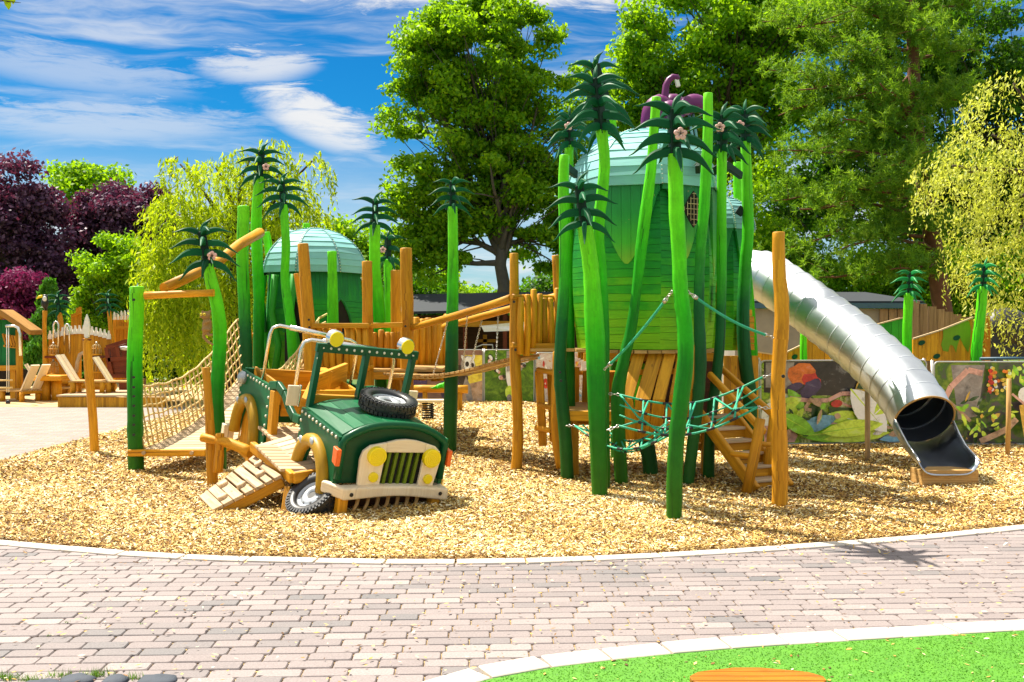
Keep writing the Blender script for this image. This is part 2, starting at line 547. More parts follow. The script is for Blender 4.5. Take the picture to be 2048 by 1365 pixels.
def hut_mat():
    m, N, b = new_mat('hut_board_paint')
    tc = N.node('ShaderNodeTexCoord')
    sep = N.node('ShaderNodeSeparateXYZ'); N.put(sep.inputs[0], tc.outputs['Generated'])
    n = N.noise(tc.outputs['Object'], 1.9, 5, 0.65)
    z = N.math('ADD', N.math('ADD', sep.outputs[2], N.math('MULTIPLY', N.math('SUBTRACT', n, 0.5), 0.85)), N.math('MULTIPLY', N.math('SUBTRACT', rnd(N), 0.5), 0.22))
    c = N.ramp(z, [(0.0, (0.20, 0.50, 0.008)), (0.22, (0.13, 0.46, 0.008)), (0.36, (0.04, 0.38, 0.012)), (0.58, (0.012, 0.26, 0.022)), (0.8, (0.007, 0.19, 0.035)), (1.0, (0.006, 0.15, 0.045))])
    g = N.noise(N.scalevec(tc.outputs['UV'], (2.5, 30, 1)), 1.0, 5, 0.6, 0.6)
    hs = N.node('ShaderNodeHueSaturation'); N.put(hs.inputs['Value'], N.math('ADD', 0.6, N.math('MULTIPLY', g, 0.8))); N.put(hs.inputs['Color'], c)
    w = N.smooth(N.noise(N.scalevec(tc.outputs['UV'], (8, 40, 1)), 1.0, 4, 0.7), 0.70, 0.78)
    N.put(b.inputs['Base Color'], N.mix(N.math('MULTIPLY', w, 0.6), hs.outputs[0], (0.36, 0.20, 0.05, 1)))
    b.inputs['Roughness'].default_value = 0.5; b.inputs['Specular IOR Level'].default_value = 0.25
    bump(N, b, g, 0.3, 0.003)
    return m


M['hut_wall'] = hut_mat()
M['gap'] = plain('dark_gap', (0.012, 0.012, 0.008), 0.9)
M['jeep'] = paint_mat('jeep_green_paint', (0.003, 0.092, 0.032), 0.35, 0.45, (0.06, 0.20, 0.11))
M['jeep_dark'] = paint_mat('jeep_frame_green', (0.003, 0.060, 0.024), 0.35, 0.3)
M['olive'] = paint_mat('olive_bar_paint', (0.13, 0.20, 0.008), 0.4, 0.2)
M['mustard'] = paint_mat('mustard_fender', (0.40, 0.23, 0.012), 0.4, 0.3)
M['yellow'] = plain('lamp_yellow', (0.86, 0.68, 0.005), 0.35, 0, 0.05)
M['orange'] = plain('indicator_orange', (0.80, 0.12, 0.01), 0.4)
M['rivet'] = plain('rivet_cream', (0.75, 0.72, 0.58), 0.4)
M['rubber'] = plain('tyre_rubber', (0.020, 0.021, 0.023), 0.42, 0, 0.3, 30)
M['rim'] = plain('rim_paint', (0.42, 0.45, 0.48), 0.35, 0.4)
M['chrome'] = plain('steel_tube', (0.80, 0.78, 0.74), 0.22, 1.0, 0.04)
M['bolt'] = plain('bolt_hole', (0.012, 0.012, 0.012), 0.5)
M['rope'] = plain('manila_rope', (0.66, 0.47, 0.20), 0.85, 0, 0.25, 60, 0.5)
M['rope_teal'] = plain('teal_rope', (0.012, 0.34, 0.19), 0.6, 0, 0.25, 60, 0.4)
M['chain'] = plain('chain_steel', (0.55, 0.52, 0.48), 0.35, 0.9)
M['purple'] = plain('flower_purple', (0.13, 0.005, 0.10), 0.4, 0, 0.3, 6)
M['white'] = plain('white_paint', (0.78, 0.76, 0.70), 0.5)
M['tan'] = wood_mat('carved_tan_wood', (0.52, 0.33, 0.12), (0.30, 0.16, 0.05), 0.6)
M['black'] = plain('black_paint', (0.012, 0.012, 0.014), 0.45)
M['thatch'] = wood_mat('thatch', (0.50, 0.26, 0.06), (0.24, 0.10, 0.02), 0.8, 0.5, 2.0)
M['concrete'] = plain('rendered_wall', (0.26, 0.24, 0.20), 0.85, 0, 0.55, 1.6, 0.2)
M['roof_blue'] = plain('roof_edge_blue', (0.035, 0.10, 0.16), 0.5)
M['bark'] = plain('bark', (0.055, 0.035, 0.020), 0.9, 0, 0.45, 9, 0.8)
M['bark_red'] = plain('pine_bark', (0.16, 0.062, 0.030), 0.9, 0, 0.5, 9, 0.8)
M['bark_grey'] = plain('grey_bark', (0.085, 0.075, 0.060), 0.9, 0, 0.45, 6, 0.8)
M['kerb'] = plain('kerb_stone', (0.58, 0.52, 0.44), 0.85, 0, 0.18, 14, 0.2)
M['rock'] = plain('rock', (0.045, 0.055, 0.075), 0.8, 0, 0.5, 9, 0.8)
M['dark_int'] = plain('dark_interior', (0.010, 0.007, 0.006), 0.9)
M['glass_cage'] = plain('cage_wire', (0.50, 0.36, 0.16), 0.5)


def steel_mat():
    m, N, b = new_mat('slide_steel')
    tc = N.node('ShaderNodeTexCoord')
    g = N.noise(N.scalevec(tc.outputs['UV'], (4, 160, 1)), 1.0, 4, 0.6)
    n = N.noise(tc.outputs['Object'], 4.0, 5, 0.65)
    v = N.math('ADD', 0.55, N.math('MULTIPLY', n, 0.28))
    cc = N.node('ShaderNodeCombineColor')
    for i, k in enumerate((0.90, 0.95, 1.0)): N.put(cc.inputs[i], N.math('MULTIPLY', v, k))
    N.put(b.inputs['Base Color'], cc.outputs[0])
    b.inputs['Metallic'].default_value = 1.0
    N.put(b.inputs['Roughness'], N.math('ADD', 0.30, N.math('ADD', N.math('MULTIPLY', g, 0.14), N.math('MULTIPLY', n, 0.14))))
    b.inputs['Anisotropic'].default_value = 0.5
    bump(N, b, N.math('ADD', g, N.math('MULTIPLY', n, 2.0)), 0.06, 0.004)
    return m


M['steel'] = steel_mat()
M['steel_inner_shade'] = plain('slide_inner_shade_steel', (0.14, 0.16, 0.20), 0.42, 0.9, 0.2, 5)  # shade inside the tube, put into a darker steel colour
M['chute_steel'] = plain('chute_shaded_steel', (0.42, 0.47, 0.56), 0.32, 1.0, 0.2, 5)  # tube's shade and dark reflections put into a darker, bluish colour
M['slate'] = plain('dark_roofing', (0.018, 0.024, 0.032), 0.85, 0, 0.3, 5)


def chip_ground_mat():
    m, N, b = new_mat('wood_chip_bed')
    ob = N.node('ShaderNodeTexCoord').outputs['Object']
    warp = N.node('ShaderNodeTexNoise'); N.put(warp.inputs['Vector'], ob); warp.inputs['Scale'].default_value = 9
    ad = N.node('ShaderNodeVectorMath', operation='MULTIPLY_ADD')
    N.put(ad.inputs[0], warp.outputs['Color']); ad.inputs[1].default_value = (0.08, 0.08, 0); N.put(ad.inputs[2], ob)
    vo = N.node('ShaderNodeTexVoronoi'); N.put(vo.inputs['Vector'], N.scalevec(ad.outputs[0], (34, 60, 1)))
    vo.inputs['Scale'].default_value = 1.0
    sep = N.node('ShaderNodeSeparateColor'); N.put(sep.inputs[0], vo.outputs['Color'])
    c = N.ramp(sep.outputs[0], [(0.0, (0.16, 0.075, 0.016)), (0.2, (0.36, 0.19, 0.045)), (0.5, (0.52, 0.32, 0.09)), (0.8, (0.64, 0.45, 0.18)), (1.0, (0.78, 0.64, 0.38))])
    edge = N.smooth(vo.outputs['Distance'], 0.45, 0.75)
    c = N.mix(N.math('MULTIPLY', edge, 0.55), c, (0.12, 0.05, 0.01, 1))
    big = N.noise(ob, 0.9, 5, 0.6)
    hs = N.node('ShaderNodeHueSaturation'); N.put(hs.inputs['Value'], N.math('ADD', 0.78, N.math('MULTIPLY', big, 0.44))); N.put(hs.inputs['Color'], c)
    N.put(b.inputs['Base Color'], hs.outputs[0])
    b.inputs['Roughness'].default_value = 0.8
    bump(N, b, N.math('SUBTRACT', N.math('MULTIPLY', sep.outputs[1], 1.0), vo.outputs['Distance']), 0.8, 0.02)
    return m


M['chips'] = chip_ground_mat()
m_, N_, b_ = new_mat('loose_wood_chip')
N_.put(b_.inputs['Base Color'], N_.ramp(rnd(N_), [(0.0, (0.09, 0.035, 0.006)), (0.18, (0.28, 0.13, 0.018)), (0.42, (0.55, 0.33, 0.06)), (0.68, (0.74, 0.54, 0.17)), (1.0, (0.88, 0.80, 0.55))]))
b_.inputs['Roughness'].default_value = 0.75
M['chip'] = m_


def paver_mat(name, brick):
    m, N, b = new_mat(name)
    tc = N.node('ShaderNodeTexCoord')
    ob = tc.outputs['Object']
    big = N.noise(ob, 0.55, 4, 0.6)
    fine = N.noise(ob, 90, 3, 0.7)
    if brick:
        br = N.node('ShaderNodeTexBrick')
        N.put(br.inputs['Vector'], N.scalevec(ob, (1, 1, 1), (0, 0, math.radians(-14))))
        br.inputs['Scale'].default_value = 1.0
        br.inputs['Brick Width'].default_value = 0.225; br.inputs['Row Height'].default_value = 0.113
        br.inputs['Mortar Size'].default_value = 0.006
        br.inputs['Color1'].default_value = (0.19, 0.17, 0.165, 1); br.inputs['Color2'].default_value = (0.27, 0.24, 0.23, 1)
        br.inputs['Mortar'].default_value = (0.30, 0.20, 0.08, 1)
        c = br.outputs['Color']
        h = N.math('SUBTRACT', 1.0, br.outputs['Fac'])
    else:
        c = N.ramp(N.math('ADD', N.math('MULTIPLY', rnd(N), 0.62), N.math('MULTIPLY', big, 0.40)),
                   [(0.0, (0.10, 0.10, 0.107)), (0.26, (0.155, 0.145, 0.147)), (0.42, (0.215, 0.183, 0.180)), (0.7, (0.258, 0.220, 0.214)), (1.0, (0.33, 0.29, 0.278))])
        h = fine
    spk = N.smooth(fine, 0.35, 0.7)
    hs = N.node('ShaderNodeHueSaturation'); hs.inputs['Saturation'].default_value = 1.1
    N.put(hs.inputs['Value'], N.math('ADD', 0.86, N.math('MULTIPLY', spk, 0.28))); N.put(hs.inputs['Color'], c)
    N.put(b.inputs['Base Color'], hs.outputs[0])
    b.inputs['Roughness'].default_value = 0.8
    bump(N, b, h, 0.35, 0.004)
    return m


M['paver'] = paver_mat('clay_paver', False)
M['paver_far'] = paver_mat('clay_paver_laid', True)
m_, N_, b_ = new_mat('paver_joint_sand')
ob_ = N_.node('ShaderNodeTexCoord').outputs['Object']
N_.put(b_.inputs['Base Color'], N_.ramp(N_.noise(ob_, 38, 5, 0.7), [(0.3, (0.10, 0.05, 0.012)), (0.5, (0.34, 0.22, 0.075)), (0.62, (0.55, 0.42, 0.20)), (0.75, (0.12, 0.15, 0.02))]))
b_.inputs['Roughness'].default_value = 0.9
M['joint'] = m_
m_, N_, b_ = new_mat('sandy_ground')
ob_ = N_.node('ShaderNodeTexCoord').outputs['Object']
N_.put(b_.inputs['Base Color'], N_.ramp(N_.noise(ob_, 2.0, 6, 0.65), [(0.3, (0.34, 0.22, 0.09)), (0.6, (0.55, 0.40, 0.20)), (0.8, (0.6, 0.47, 0.27))]))
b_.inputs['Roughness'].default_value = 0.9
M['sand'] = m_
m_, N_, b_ = new_mat('rough_grass_ground')
ob_ = N_.node('ShaderNodeTexCoord').outputs['Object']
N_.put(b_.inputs['Base Color'], N_.ramp(N_.noise(ob_, 1.2, 6, 0.65), [(0.3, (0.03, 0.06, 0.008)), (0.6, (0.07, 0.14, 0.012)), (0.8, (0.14, 0.14, 0.03))]))
b_.inputs['Roughness'].default_value = 0.9
M['ground'] = m_
m_, N_, b_ = new_mat('artificial_turf')
ob_ = N_.node('ShaderNodeTexCoord').outputs['Object']
f_ = N_.math('ADD', N_.math('MULTIPLY', N_.noise(ob_, 130, 3, 0.7), 0.75), N_.math('MULTIPLY', N_.noise(ob_, 6, 3, 0.6), 0.25))
N_.put(b_.inputs['Base Color'], N_.ramp(f_, [(0.3, (0.035, 0.16, 0.003)), (0.5, (0.065, 0.24, 0.004)), (0.7, (0.11, 0.33, 0.008))]))
b_.inputs['Roughness'].default_value = 0.7
bump(N_, b_, f_, 0.6, 0.01)
M['turf'] = m_

M['leaf_big'] = leaf_mat('leaf_big_tree', [(0, (0.025, 0.10, 0.004)), (0.5, (0.11, 0.28, 0.006)), (1, (0.34, 0.52, 0.014))], 0.55, (0.42, 0.70, 0.006))
M['leaf_bright'] = leaf_mat('leaf_bright', [(0, (0.03, 0.12, 0.004)), (0.5, (0.13, 0.33, 0.006)), (1, (0.36, 0.54, 0.014))], 0.55, (0.45, 0.72, 0.006))
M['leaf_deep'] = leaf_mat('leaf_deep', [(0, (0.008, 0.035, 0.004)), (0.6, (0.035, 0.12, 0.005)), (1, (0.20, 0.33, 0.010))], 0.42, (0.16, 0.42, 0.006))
M['leaf_willow'] = leaf_mat('leaf_willow', [(0, (0.08, 0.19, 0.004)), (0.5, (0.30, 0.42, 0.006)), (1, (0.62, 0.68, 0.03))], 0.5, (0.56, 0.70, 0.006))
M['leaf_golden'] = leaf_mat('leaf_golden', [(0, (0.12, 0.18, 0.01)), (0.5, (0.50, 0.55, 0.07)), (1, (0.82, 0.84, 0.28))], 0.45, (0.68, 0.72, 0.05))
M['leaf_purple'] = leaf_mat('leaf_purple', [(0, (0.02, 0.010, 0.028)), (0.5, (0.085, 0.034, 0.085)), (1, (0.26, 0.13, 0.22))], 0.3, (0.22, 0.02, 0.05))
M['leaf_magenta'] = leaf_mat('leaf_magenta', [(0, (0.05, 0.004, 0.03)), (0.5, (0.17, 0.016, 0.09)), (1, (0.40, 0.08, 0.22))], 0.35, (0.25, 0.01, 0.07))
M['leaf_conifer'] = leaf_mat('leaf_conifer', [(0, (0.02, 0.09, 0.008)), (0.5, (0.06, 0.22, 0.012)), (1, (0.13, 0.33, 0.02))], 0.35, (0.12, 0.4, 0.01))
M['needle'] = leaf_mat('pine_needle', [(0, (0.022, 0.08, 0.010)), (0.5, (0.11, 0.26, 0.018)), (1, (0.40, 0.54, 0.05))], 0.42, (0.36, 0.60, 0.015))
M['turfblade'] = leaf_mat('turf_blade', [(0, (0.040, 0.17, 0.003)), (1, (0.11, 0.32, 0.008))], 0.3)
M['grassblade'] = leaf_mat('grass_blade', [(0, (0.05, 0.14, 0.006)), (1, (0.2, 0.38, 0.02))], 0.4)

# ------------------------------------------------------------------ ground, paving, kerbs, turf
def curve_pts(px_pts, step=6):
    """smooth Catmull-Rom line on the ground through points seen in the photo"""
    p = [G(*q) for q in px_pts]
    out = []
    for i in range(len(p) - 1):
        a, b, c, d = p[max(i - 1, 0)], p[i], p[i + 1], p[min(i + 2, len(p) - 1)]
        for k in range(step):
            t = k / step
            out.append(0.5 * ((2 * b) + (c - a) * t + (2 * a - 5 * b + 4 * c - d) * t * t + (3 * b - a - 3 * c + d) * t ** 3))
    out.append(p[-1])
    return out


FRONT = curve_pts([(-900, 1010), (-400, 1052), (0, 1083), (300, 1108), (650, 1120), (1000, 1121), (1330, 1108), (1700, 1084), (2048, 1052), (2500, 995), (2900, 950)])
TURF = curve_pts([(760, 1440), (930, 1377), (1100, 1341), (1400, 1308), (1750, 1284), (2048, 1266), (2500, 1240), (3000, 1215)])
LEFTK = curve_pts([(-900, 1020), (-300, 965), (0, 928), (150, 893), (260, 856), (400, 818), (500, 800)])


def y_on(line, x):
    for a, b in zip(line, line[1:]):
        if min(a.x, b.x) <= x <= max(a.x, b.x) and abs(a.x - b.x) > 1e-6:
            return a.y + (b.y - a.y) * (x - a.x) / (b.x - a.x)
    return None


def sheet(name, pts, z, mat, kind='structure'):
    mb = MB(); b = len(mb.v)
    mb.v = [Vector((p[0], p[1], z)) for p in pts]
    area = sum(pts[i - 1][0] * pts[i][1] - pts[i][0] * pts[i - 1][1] for i in range(len(pts)))
    idx = list(range(len(pts)))
    if area < 0: idx = idx[::-1]
    mb.face(idx, [(mb.v[i].x, mb.v[i].y) for i in idx], 0, 0.5)
    return setting(mb.build(name, mat), kind)


sheet('ground', [(-400, -60), (400, -60), (400, 900), (-400, 900)], -0.06, M['ground'])
sheet('wood_chip_ground', [(p.x, p.y) for p in FRONT] + [(16, 16), (16, 22.2), (-3, 22.2), (-7.2, 22.0)] + [(p.x, p.y) for p in reversed(LEFTK[:-1])], 0.0, M['chips'])
sheet('paved_path', [(-14, 1.5), (14, 1.5)] + [(p.x, p.y) for p in reversed(FRONT)], -0.012, M['joint'])
sheet('path', [(p.x, p.y) for p in LEFTK] + [(-5.2, 20.6), (-22, 20.6), (-22, 14)], 0.004, M['paver_far'])
sheet('sandy_ground', [(-5.2, 20.55), (-22, 20.55), (-22, 31), (-5.2, 31)], 0.008, M['sand'])
sheet('artificial_turf', [(p.x, p.y) for p in TURF] + [(10, 1.5), (0.2, 1.5)], 0.012, M['turf'])


def kerb(name, line, width, side, z, stone=0.5, gap=0.013):
    """kerb stones laid along a line; side -1 = towards the camera"""
    mb = MB()
    d = [0]
    for a, b in zip(line, line[1:]): d.append(d[-1] + (b - a).length)

    def at(s):
        for i in range(len(d) - 1):
            if s <= d[i + 1]:
                return line[i].lerp(line[i + 1], (s - d[i]) / (d[i + 1] - d[i]))
        return line[-1]
    s = 0
    while s + stone < d[-1]:
        a, b = at(s + gap), at(s + stone)
        t = (b - a).normalized(); n = Vector((t.y, -t.x, 0)) * (1 if side < 0 else -1)
        zz = z + R0.uniform(-0.002, 0.002)
        poly = [a, b, b + n * width, a + n * width]
        mb.prism([Vector((p.x, p.y, zz - 0.12)) for p in poly], (0, 0, 0.12))
        s += stone
    return setting(mb.build(name, M['kerb'], bevel=0.005, seg=1))


kerb('kerb', FRONT, 0.125, -1, 0.014, 0.5)
kerb('kerb', TURF, 0.17, 1, 0.020, 0.33)
kerb('kerb', LEFTK, 0.07, -1, 0.02, 1.0)


def pavers():
    """real pavers, laid in rows that turn slightly to the right"""
    mb = MB()
    bw, bh, j = 0.2266, 0.113, 0.0055
    ang = math.radians(2.2); ca, sa = math.cos(ang), math.sin(ang)
    rr = random.Random(3)
    # patches where a darker batch was laid
    for row in range(-10, 80):
        vy = 3.1 + row * bh
        offs = (row * 0.37 + 0.16 * math.sin(row * 1.9)) % 1.0 * bw + rr.uniform(-0.015, 0.015)
        for colm in range(-42, 42):
            ux = colm * bw + offs
            x = ux * ca - vy * sa; y = ux * sa + vy * ca
            if y < 2.7 or abs(x) > 0.62 * y + 2.0: continue
            yf = y_on(FRONT, x)
            if yf is None or y > yf - 0.06: continue
            yt = y_on(TURF, x)
            if yt is not None and y < yt + 0.10: continue
            if yt is None and x > 0 and y < 3.6: continue
            z = rr.uniform(-0.0025, 0.0025)
            hw, hh, ch = bw / 2 - j / 2, bh / 2 - j / 2, 0.0045
            a2 = ang + rr.uniform(-0.008, 0.008); c2, s2 = math.cos(a2), math.sin(a2)
            rv = min(1, max(0, rr.gauss(0.58, 0.20)))
            dk = math.sin(x * 1.3 + 1.0) * math.cos(y * 1.9 - 0.6) + rr.uniform(-0.5, 0.5)
            if dk > 0.55 and x < 1.0: rv *= 0.5
            b = len(mb.v)
            oct_ = []
            for (sx, sy) in ((-1, -1), (1, -1), (1, 1), (-1, 1)):
                k = 0.012 * rr.uniform(0.6, 1.4)
                pa = (sx * hw, sy * (hh - k)); pb = (sx * (hw - k), sy * hh)
                oct_ += [pa, pb] if sx * sy > 0 else [pb, pa]
            for (px_, py_) in oct_: mb.v.append(Vector((x + px_ * c2 - py_ * s2, y + px_ * s2 + py_ * c2, z - 0.006)))
            for (px_, py_) in oct_:
                qx, qy = px_ * (1 - ch / hw), py_ * (1 - ch / hh)
                mb.v.append(Vector((x + qx * c2 - qy * s2, y + qx * s2 + qy * c2, z)))
            for (px_, py_) in oct_: mb.v.append(Vector((x + px_ * c2 - py_ * s2, y + px_ * s2 + py_ * c2, z - 0.03)))
            n = 8
            mb.face([b + n + i for i in range(n)], [(0, 0)] * n, 0, rv)
            for i in range(n):
                i2 = (i + 1) % n
                mb.face([b + i, b + i2, b + n + i2, b + n + i], [(0, 0)] * 4, 0, rv)
                mb.face([b + 2 * n + i, b + 2 * n + i2, b + i2, b + i], [(0, 0)] * 4, 0, rv)
    return setting(mb.build('paving', M['paver']))


pavers()


def fast_mesh(name, verts, nper, rndv, mat, parent=None):
    """verts: (N*nper, 3) array of N polygons"""
    n = len(verts) // nper
    me = bpy.data.meshes.new(name)
    me.vertices.add(n * nper); me.vertices.foreach_set('co', np.asarray(verts, np.float32).ravel())
    me.loops.add(n * nper); me.loops.foreach_set('vertex_index', np.arange(n * nper, dtype=np.int32))
    me.polygons.add(n); me.polygons.foreach_set('loop_start', np.arange(0, n * nper, nper, dtype=np.int32))
    at = me.attributes.new('rnd', 'FLOAT', 'FACE'); at.data.foreach_set('value', np.asarray(rndv, np.float32))
    me.materials.append(mat)
    me.update(calc_edges=True); me.validate()
    o = bpy.data.objects.new(name, me); COL.objects.link(o)
    if parent is not None: o.parent = parent
    ORG[o.name] = {'org': Vector((0, 0, 0))}
    return o


rng = np.random.default_rng(11)


def scatter_chips():
    N0 = 520000
    # density falls with distance: sample depth with 1/z weighting
    u = rng.random(N0)
    y = 7.0 * (22.0 / 7.0) ** u
    x = (rng.random(N0) * 2 - 1) * (0.54 * y + 1.0)
    fx = np.array([p.x for p in FRONT]); fy = np.array([p.y for p in FRONT])
    lx = np.array([p.x for p in LEFTK]); ly = np.array([p.y for p in LEFTK])
    front = np.interp(x, fx, fy)
    spill = rng.random(N0) < 0.03
    ok = (y > front + 0.02) | (spill & (y > front - 0.14 * rng.exponential(1.0, N0) * 2))
    back = np.where(x < lx.max(), np.interp(x, lx, ly), 21.8)
    ok &= (y < back - 0.03)
    ok &= ~((x > 4.2) & (y > 14.2))
    x, y = x[ok], y[ok]
    n = len(x)
    sc = np.clip(y / 8.0, 0.9, 2.0)
    L = rng.uniform(0.014, 0.054, n) * sc * 0.5; W = rng.uniform(0.006, 0.015, n) * sc * 0.5
    a = rng.uniform(0, 2 * np.pi, n)
    tilt = rng.normal(0, 0.32, n); roll = rng.normal(0, 0.4, n)
    dx = np.stack([np.cos(a) * np.cos(tilt), np.sin(a) * np.cos(tilt), np.sin(tilt)], 1)
    dy = np.stack([-np.sin(a) * np.cos(roll), np.cos(a) * np.cos(roll), np.sin(roll)], 1)
    on_paving = y < np.interp(x, fx, fy)
    mound = 0.012 * np.sin(x * 3.1 + y * 1.7) * np.sin(y * 2.3 - x) + 0.012
    z = np.where(on_paving, 0.012, rng.uniform(0.004, 0.028, n) + mound)
    c = np.stack([x, y, z], 1)
    v = np.empty((n, 4, 3))
    taper = rng.uniform(0.3, 1.0, (n, 1))
    v[:, 0] = c - dx * L[:, None] - dy * (W[:, None] * taper)
    v[:, 1] = c + dx * L[:, None] - dy * W[:, None]
    v[:, 2] = c + dx * (L[:, None] * 0.9) + dy * W[:, None]
    v[:, 3] = c - dx * (L[:, None] * 0.8) + dy * (W[:, None] * taper)
    o = fast_mesh('wood_chips', v.reshape(-1, 3), 4, np.clip(rng.normal(0.50, 0.33, n) + 0.16 * np.sin(x * 1.1 + 2 * np.sin(y * .7)) * np.cos(y * 1.3 + np.sin(x * 1.9)), 0, 1), M['chip'])
    setting(o, 'stuff', 'loose pale wood chips strewn over the playground floor', 'wood chips')
    # stray chips and crumbs further out on the pavers
    n = 900
    y = rng.uniform(4.6, 7.2, n); x = (rng.random(n) * 2 - 1) * 0.55 * y
    L = rng.uniform(0.006, 0.022, n); W = L * rng.uniform(0.2, 0.5, n); a = rng.uniform(0, 6.28, n)
    dx = np.stack([np.cos(a), np.sin(a), np.zeros(n) + .1], 1) * L[:, None]; dy = np.stack([-np.sin(a), np.cos(a), np.zeros(n) + .15], 1) * W[:, None]
    c = np.stack([x, y, np.full(n, 0.016)], 1)
    v = np.stack([c - dx, c - dy, c + dx, c + dy], 1)
    o = fast_mesh('stray_chips', v.reshape(-1, 3), 4, np.clip(rng.normal(0.4, 0.35, n), 0, 1), M['chip'])
    setting(o, 'stuff', 'stray wood chips and crumbs blown over the pavers', 'wood chips')


scatter_chips()


def turf_blades():
    n = 60000
    y = rng.uniform(3.8, 6.4, n); x = rng.uniform(-0.2, 3.9, n)
    tx = np.array([p.x for p in TURF]); ty = np.array([p.y for p in TURF])
    ok = (y < np.interp(x, tx, ty) - 0.01) & (np.abs(x) < 0.56 * y)
    x, y = x[ok], y[ok]; n = len(x)
    a = rng.uniform(0, 6.28, n); h = rng.uniform(0.003, 0.007, n)
    c = np.stack([x, y, np.full(n, 0.0115)], 1)
    w = np.stack([np.cos(a), np.sin(a), np.zeros(n)], 1) * 0.004
    t = c + np.stack([rng.normal(0, .006, n), rng.normal(0, .006, n), h], 1)
    v = np.stack([c - w, c + w, t], 1)
    o = fast_mesh('turf_blades', v.reshape(-1, 3), 3, rng.random(n), M['turfblade'])
    setting(o, 'stuff', 'short bright green blades of artificial grass', 'artificial grass')


turf_blades()


# ------------------------------------------------------------------ vegetation
def unit(a):
    return a / np.maximum(np.linalg.norm(a, axis=1, keepdims=True), 1e-9)


def leaves_at(c, nrm, size, aspect=0.55, jitter=0.9, along=None):
    """diamond shaped leaf faces at points c, roughly facing nrm"""
    n = len(c)
    nr = unit(nrm + rng.normal(0, jitter, (n, 3)))
    t = along if along is not None else rng.normal(0, 1, (n, 3))
    t = unit(t - nr * np.sum(t * nr, 1, keepdims=True))
    b = np.cross(nr, t)
    L = (size * rng.uniform(0.7, 1.3, n))[:, None] * 0.5; W = L * aspect
    v = np.stack([c - t * L, c + b * W - t * L * 0.1, c + t * L, c - b * W - t * L * 0.1], 1)
    return v.reshape(-1, 3)


def clump_leaves(centres, radii, per, size, flat=0.55, up=0.35, aspect=0.6):
    V, R = [], []
    for c, r in zip(centres, radii):
        n = int(per * rng.uniform(0.7, 1.3))
        d = unit(rng.normal(0, 1, (n, 3)))
        rad = rng.random(n) ** 0.45
        p = d * rad[:, None] * np.array([r, r, r * flat])
        p += rng.normal(0, r * 0.10, (n, 3))
        nrm = d + np.array([0, 0, up])
        V.append(leaves_at(p + np.asarray(c), nrm, size, aspect))
        R.append(np.clip(rng.normal(rng.uniform(0.35, 0.65), 0.22, n), 0, 1))
    return np.concatenate(V), np.concatenate(R)


def limb(mb, a, b, r0, r1, sag=0.12, seg=6, m=0):
    a, b = Vector(a), Vector(b); L = (b - a).length
    k = Vector((R0.uniform(-1, 1), R0.uniform(-1, 1), R0.uniform(-0.3, 1))) * sag * L
    pts = [a.lerp(b, i / seg) + k * math.sin(math.pi * i / seg) + Vector((R0.uniform(-1, 1), R0.uniform(-1, 1), R0.uniform(-1, 1))) * 0.012 * L for i in range(seg + 1)]
    mb.tube(pts, [r0 + (r1 - r0) * (i / seg) ** 0.8 for i in range(seg + 1)], 7, m)
    return pts


def crown_points(ells, n, min_edge=0.0):
    """clump centres spread through a union of ellipsoids (centre, radii)"""
    out = []
    w = np.array([e[1][0] * e[1][1] * e[1][2] for e in ells]); w = w / w.sum()
    for i in range(n):
        e = ells[rng.choice(len(ells), p=w)]
        d = rng.normal(0, 1, 3); d /= np.linalg.norm(d)
        out.append(np.asarray(e[0]) + d * np.asarray(e[1]) * rng.random() ** 0.36)
    return out


def pix_ells(lst, z, dscale=1.0, zoff=0.0):
    """ellipsoids given as seen (px, py, rx_px, ry_px) at depth z"""
    out = []
    for e in lst:
        px, py, rx, ry = e[:4]; zz = z + (e[4] if len(e) > 4 else 0)
        c = P(px, py, zz); k = zz / FPX
        out.append(((c.x, c.y, c.z), (rx * k, rx * k * dscale, ry * k)))
    return out


def tree(name, label, ells, z, base_px, fork_py, n_cl, cl_r, per, size, mat, bark, tr=0.25, group=None, limbs=12, flat=0.55, depth=1.0, cat='tree', fork_px=None, ry=None):
    el = pix_ells(ells, z, depth)
    base = Vector(((base_px - 1024) / FPX * z, z, -0.1))
    fork = P(fork_px if fork_px is not None else base_px, fork_py, z)
    t = thing(name, label, cat, (base.x, base.y, 0), group)
    pts = crown_points(el, n_cl)
    mb = MB()
    k = 7
    mb.tube([base.lerp(fork, i / k) + Vector((R0.uniform(-1, 1), R0.uniform(-1, 1), 0)) * tr * 0.25 * (0 < i < k) for i in range(k + 1)],
            [tr * (1.25 if i == 0 else 1) * (1 - 0.45 * i / k) for i in range(k + 1)], 10)
    order = sorted(range(len(pts)), key=lambda i: rng.random())
    mains = []
    for i in order[:limbs]:
        p = Vector(pts[i]); mid = fork.lerp(p, 0.55)
        lp = limb(mb, fork - Vector((0, 0, R0.random() * tr * 2)), mid, tr * 0.42, tr * 0.2, 0.10)
        limb(mb, lp[-1], p, tr * 0.2, tr * 0.05, 0.10)
        mains.append((lp, p))
    for i in order[limbs:]:
        p = Vector(pts[i])
        j = min(range(len(mains)), key=lambda q: (mains[q][0][-1] - p).length)
        q = R0.choice(mains[j][0][2:])
        limb(mb, q, p, tr * 0.10, tr * 0.025, 0.10, 4)
    mb.build('trunk', bark, t)
    rad = [cl_r * rng.uniform(0.6, 1.35) for _ in pts]
    V, R = clump_leaves(pts, rad, per, size, flat)
    V -= np.array([base.x, base.y, 0])
    fast_mesh('crown', V, 4, R, mat, t)
    return t


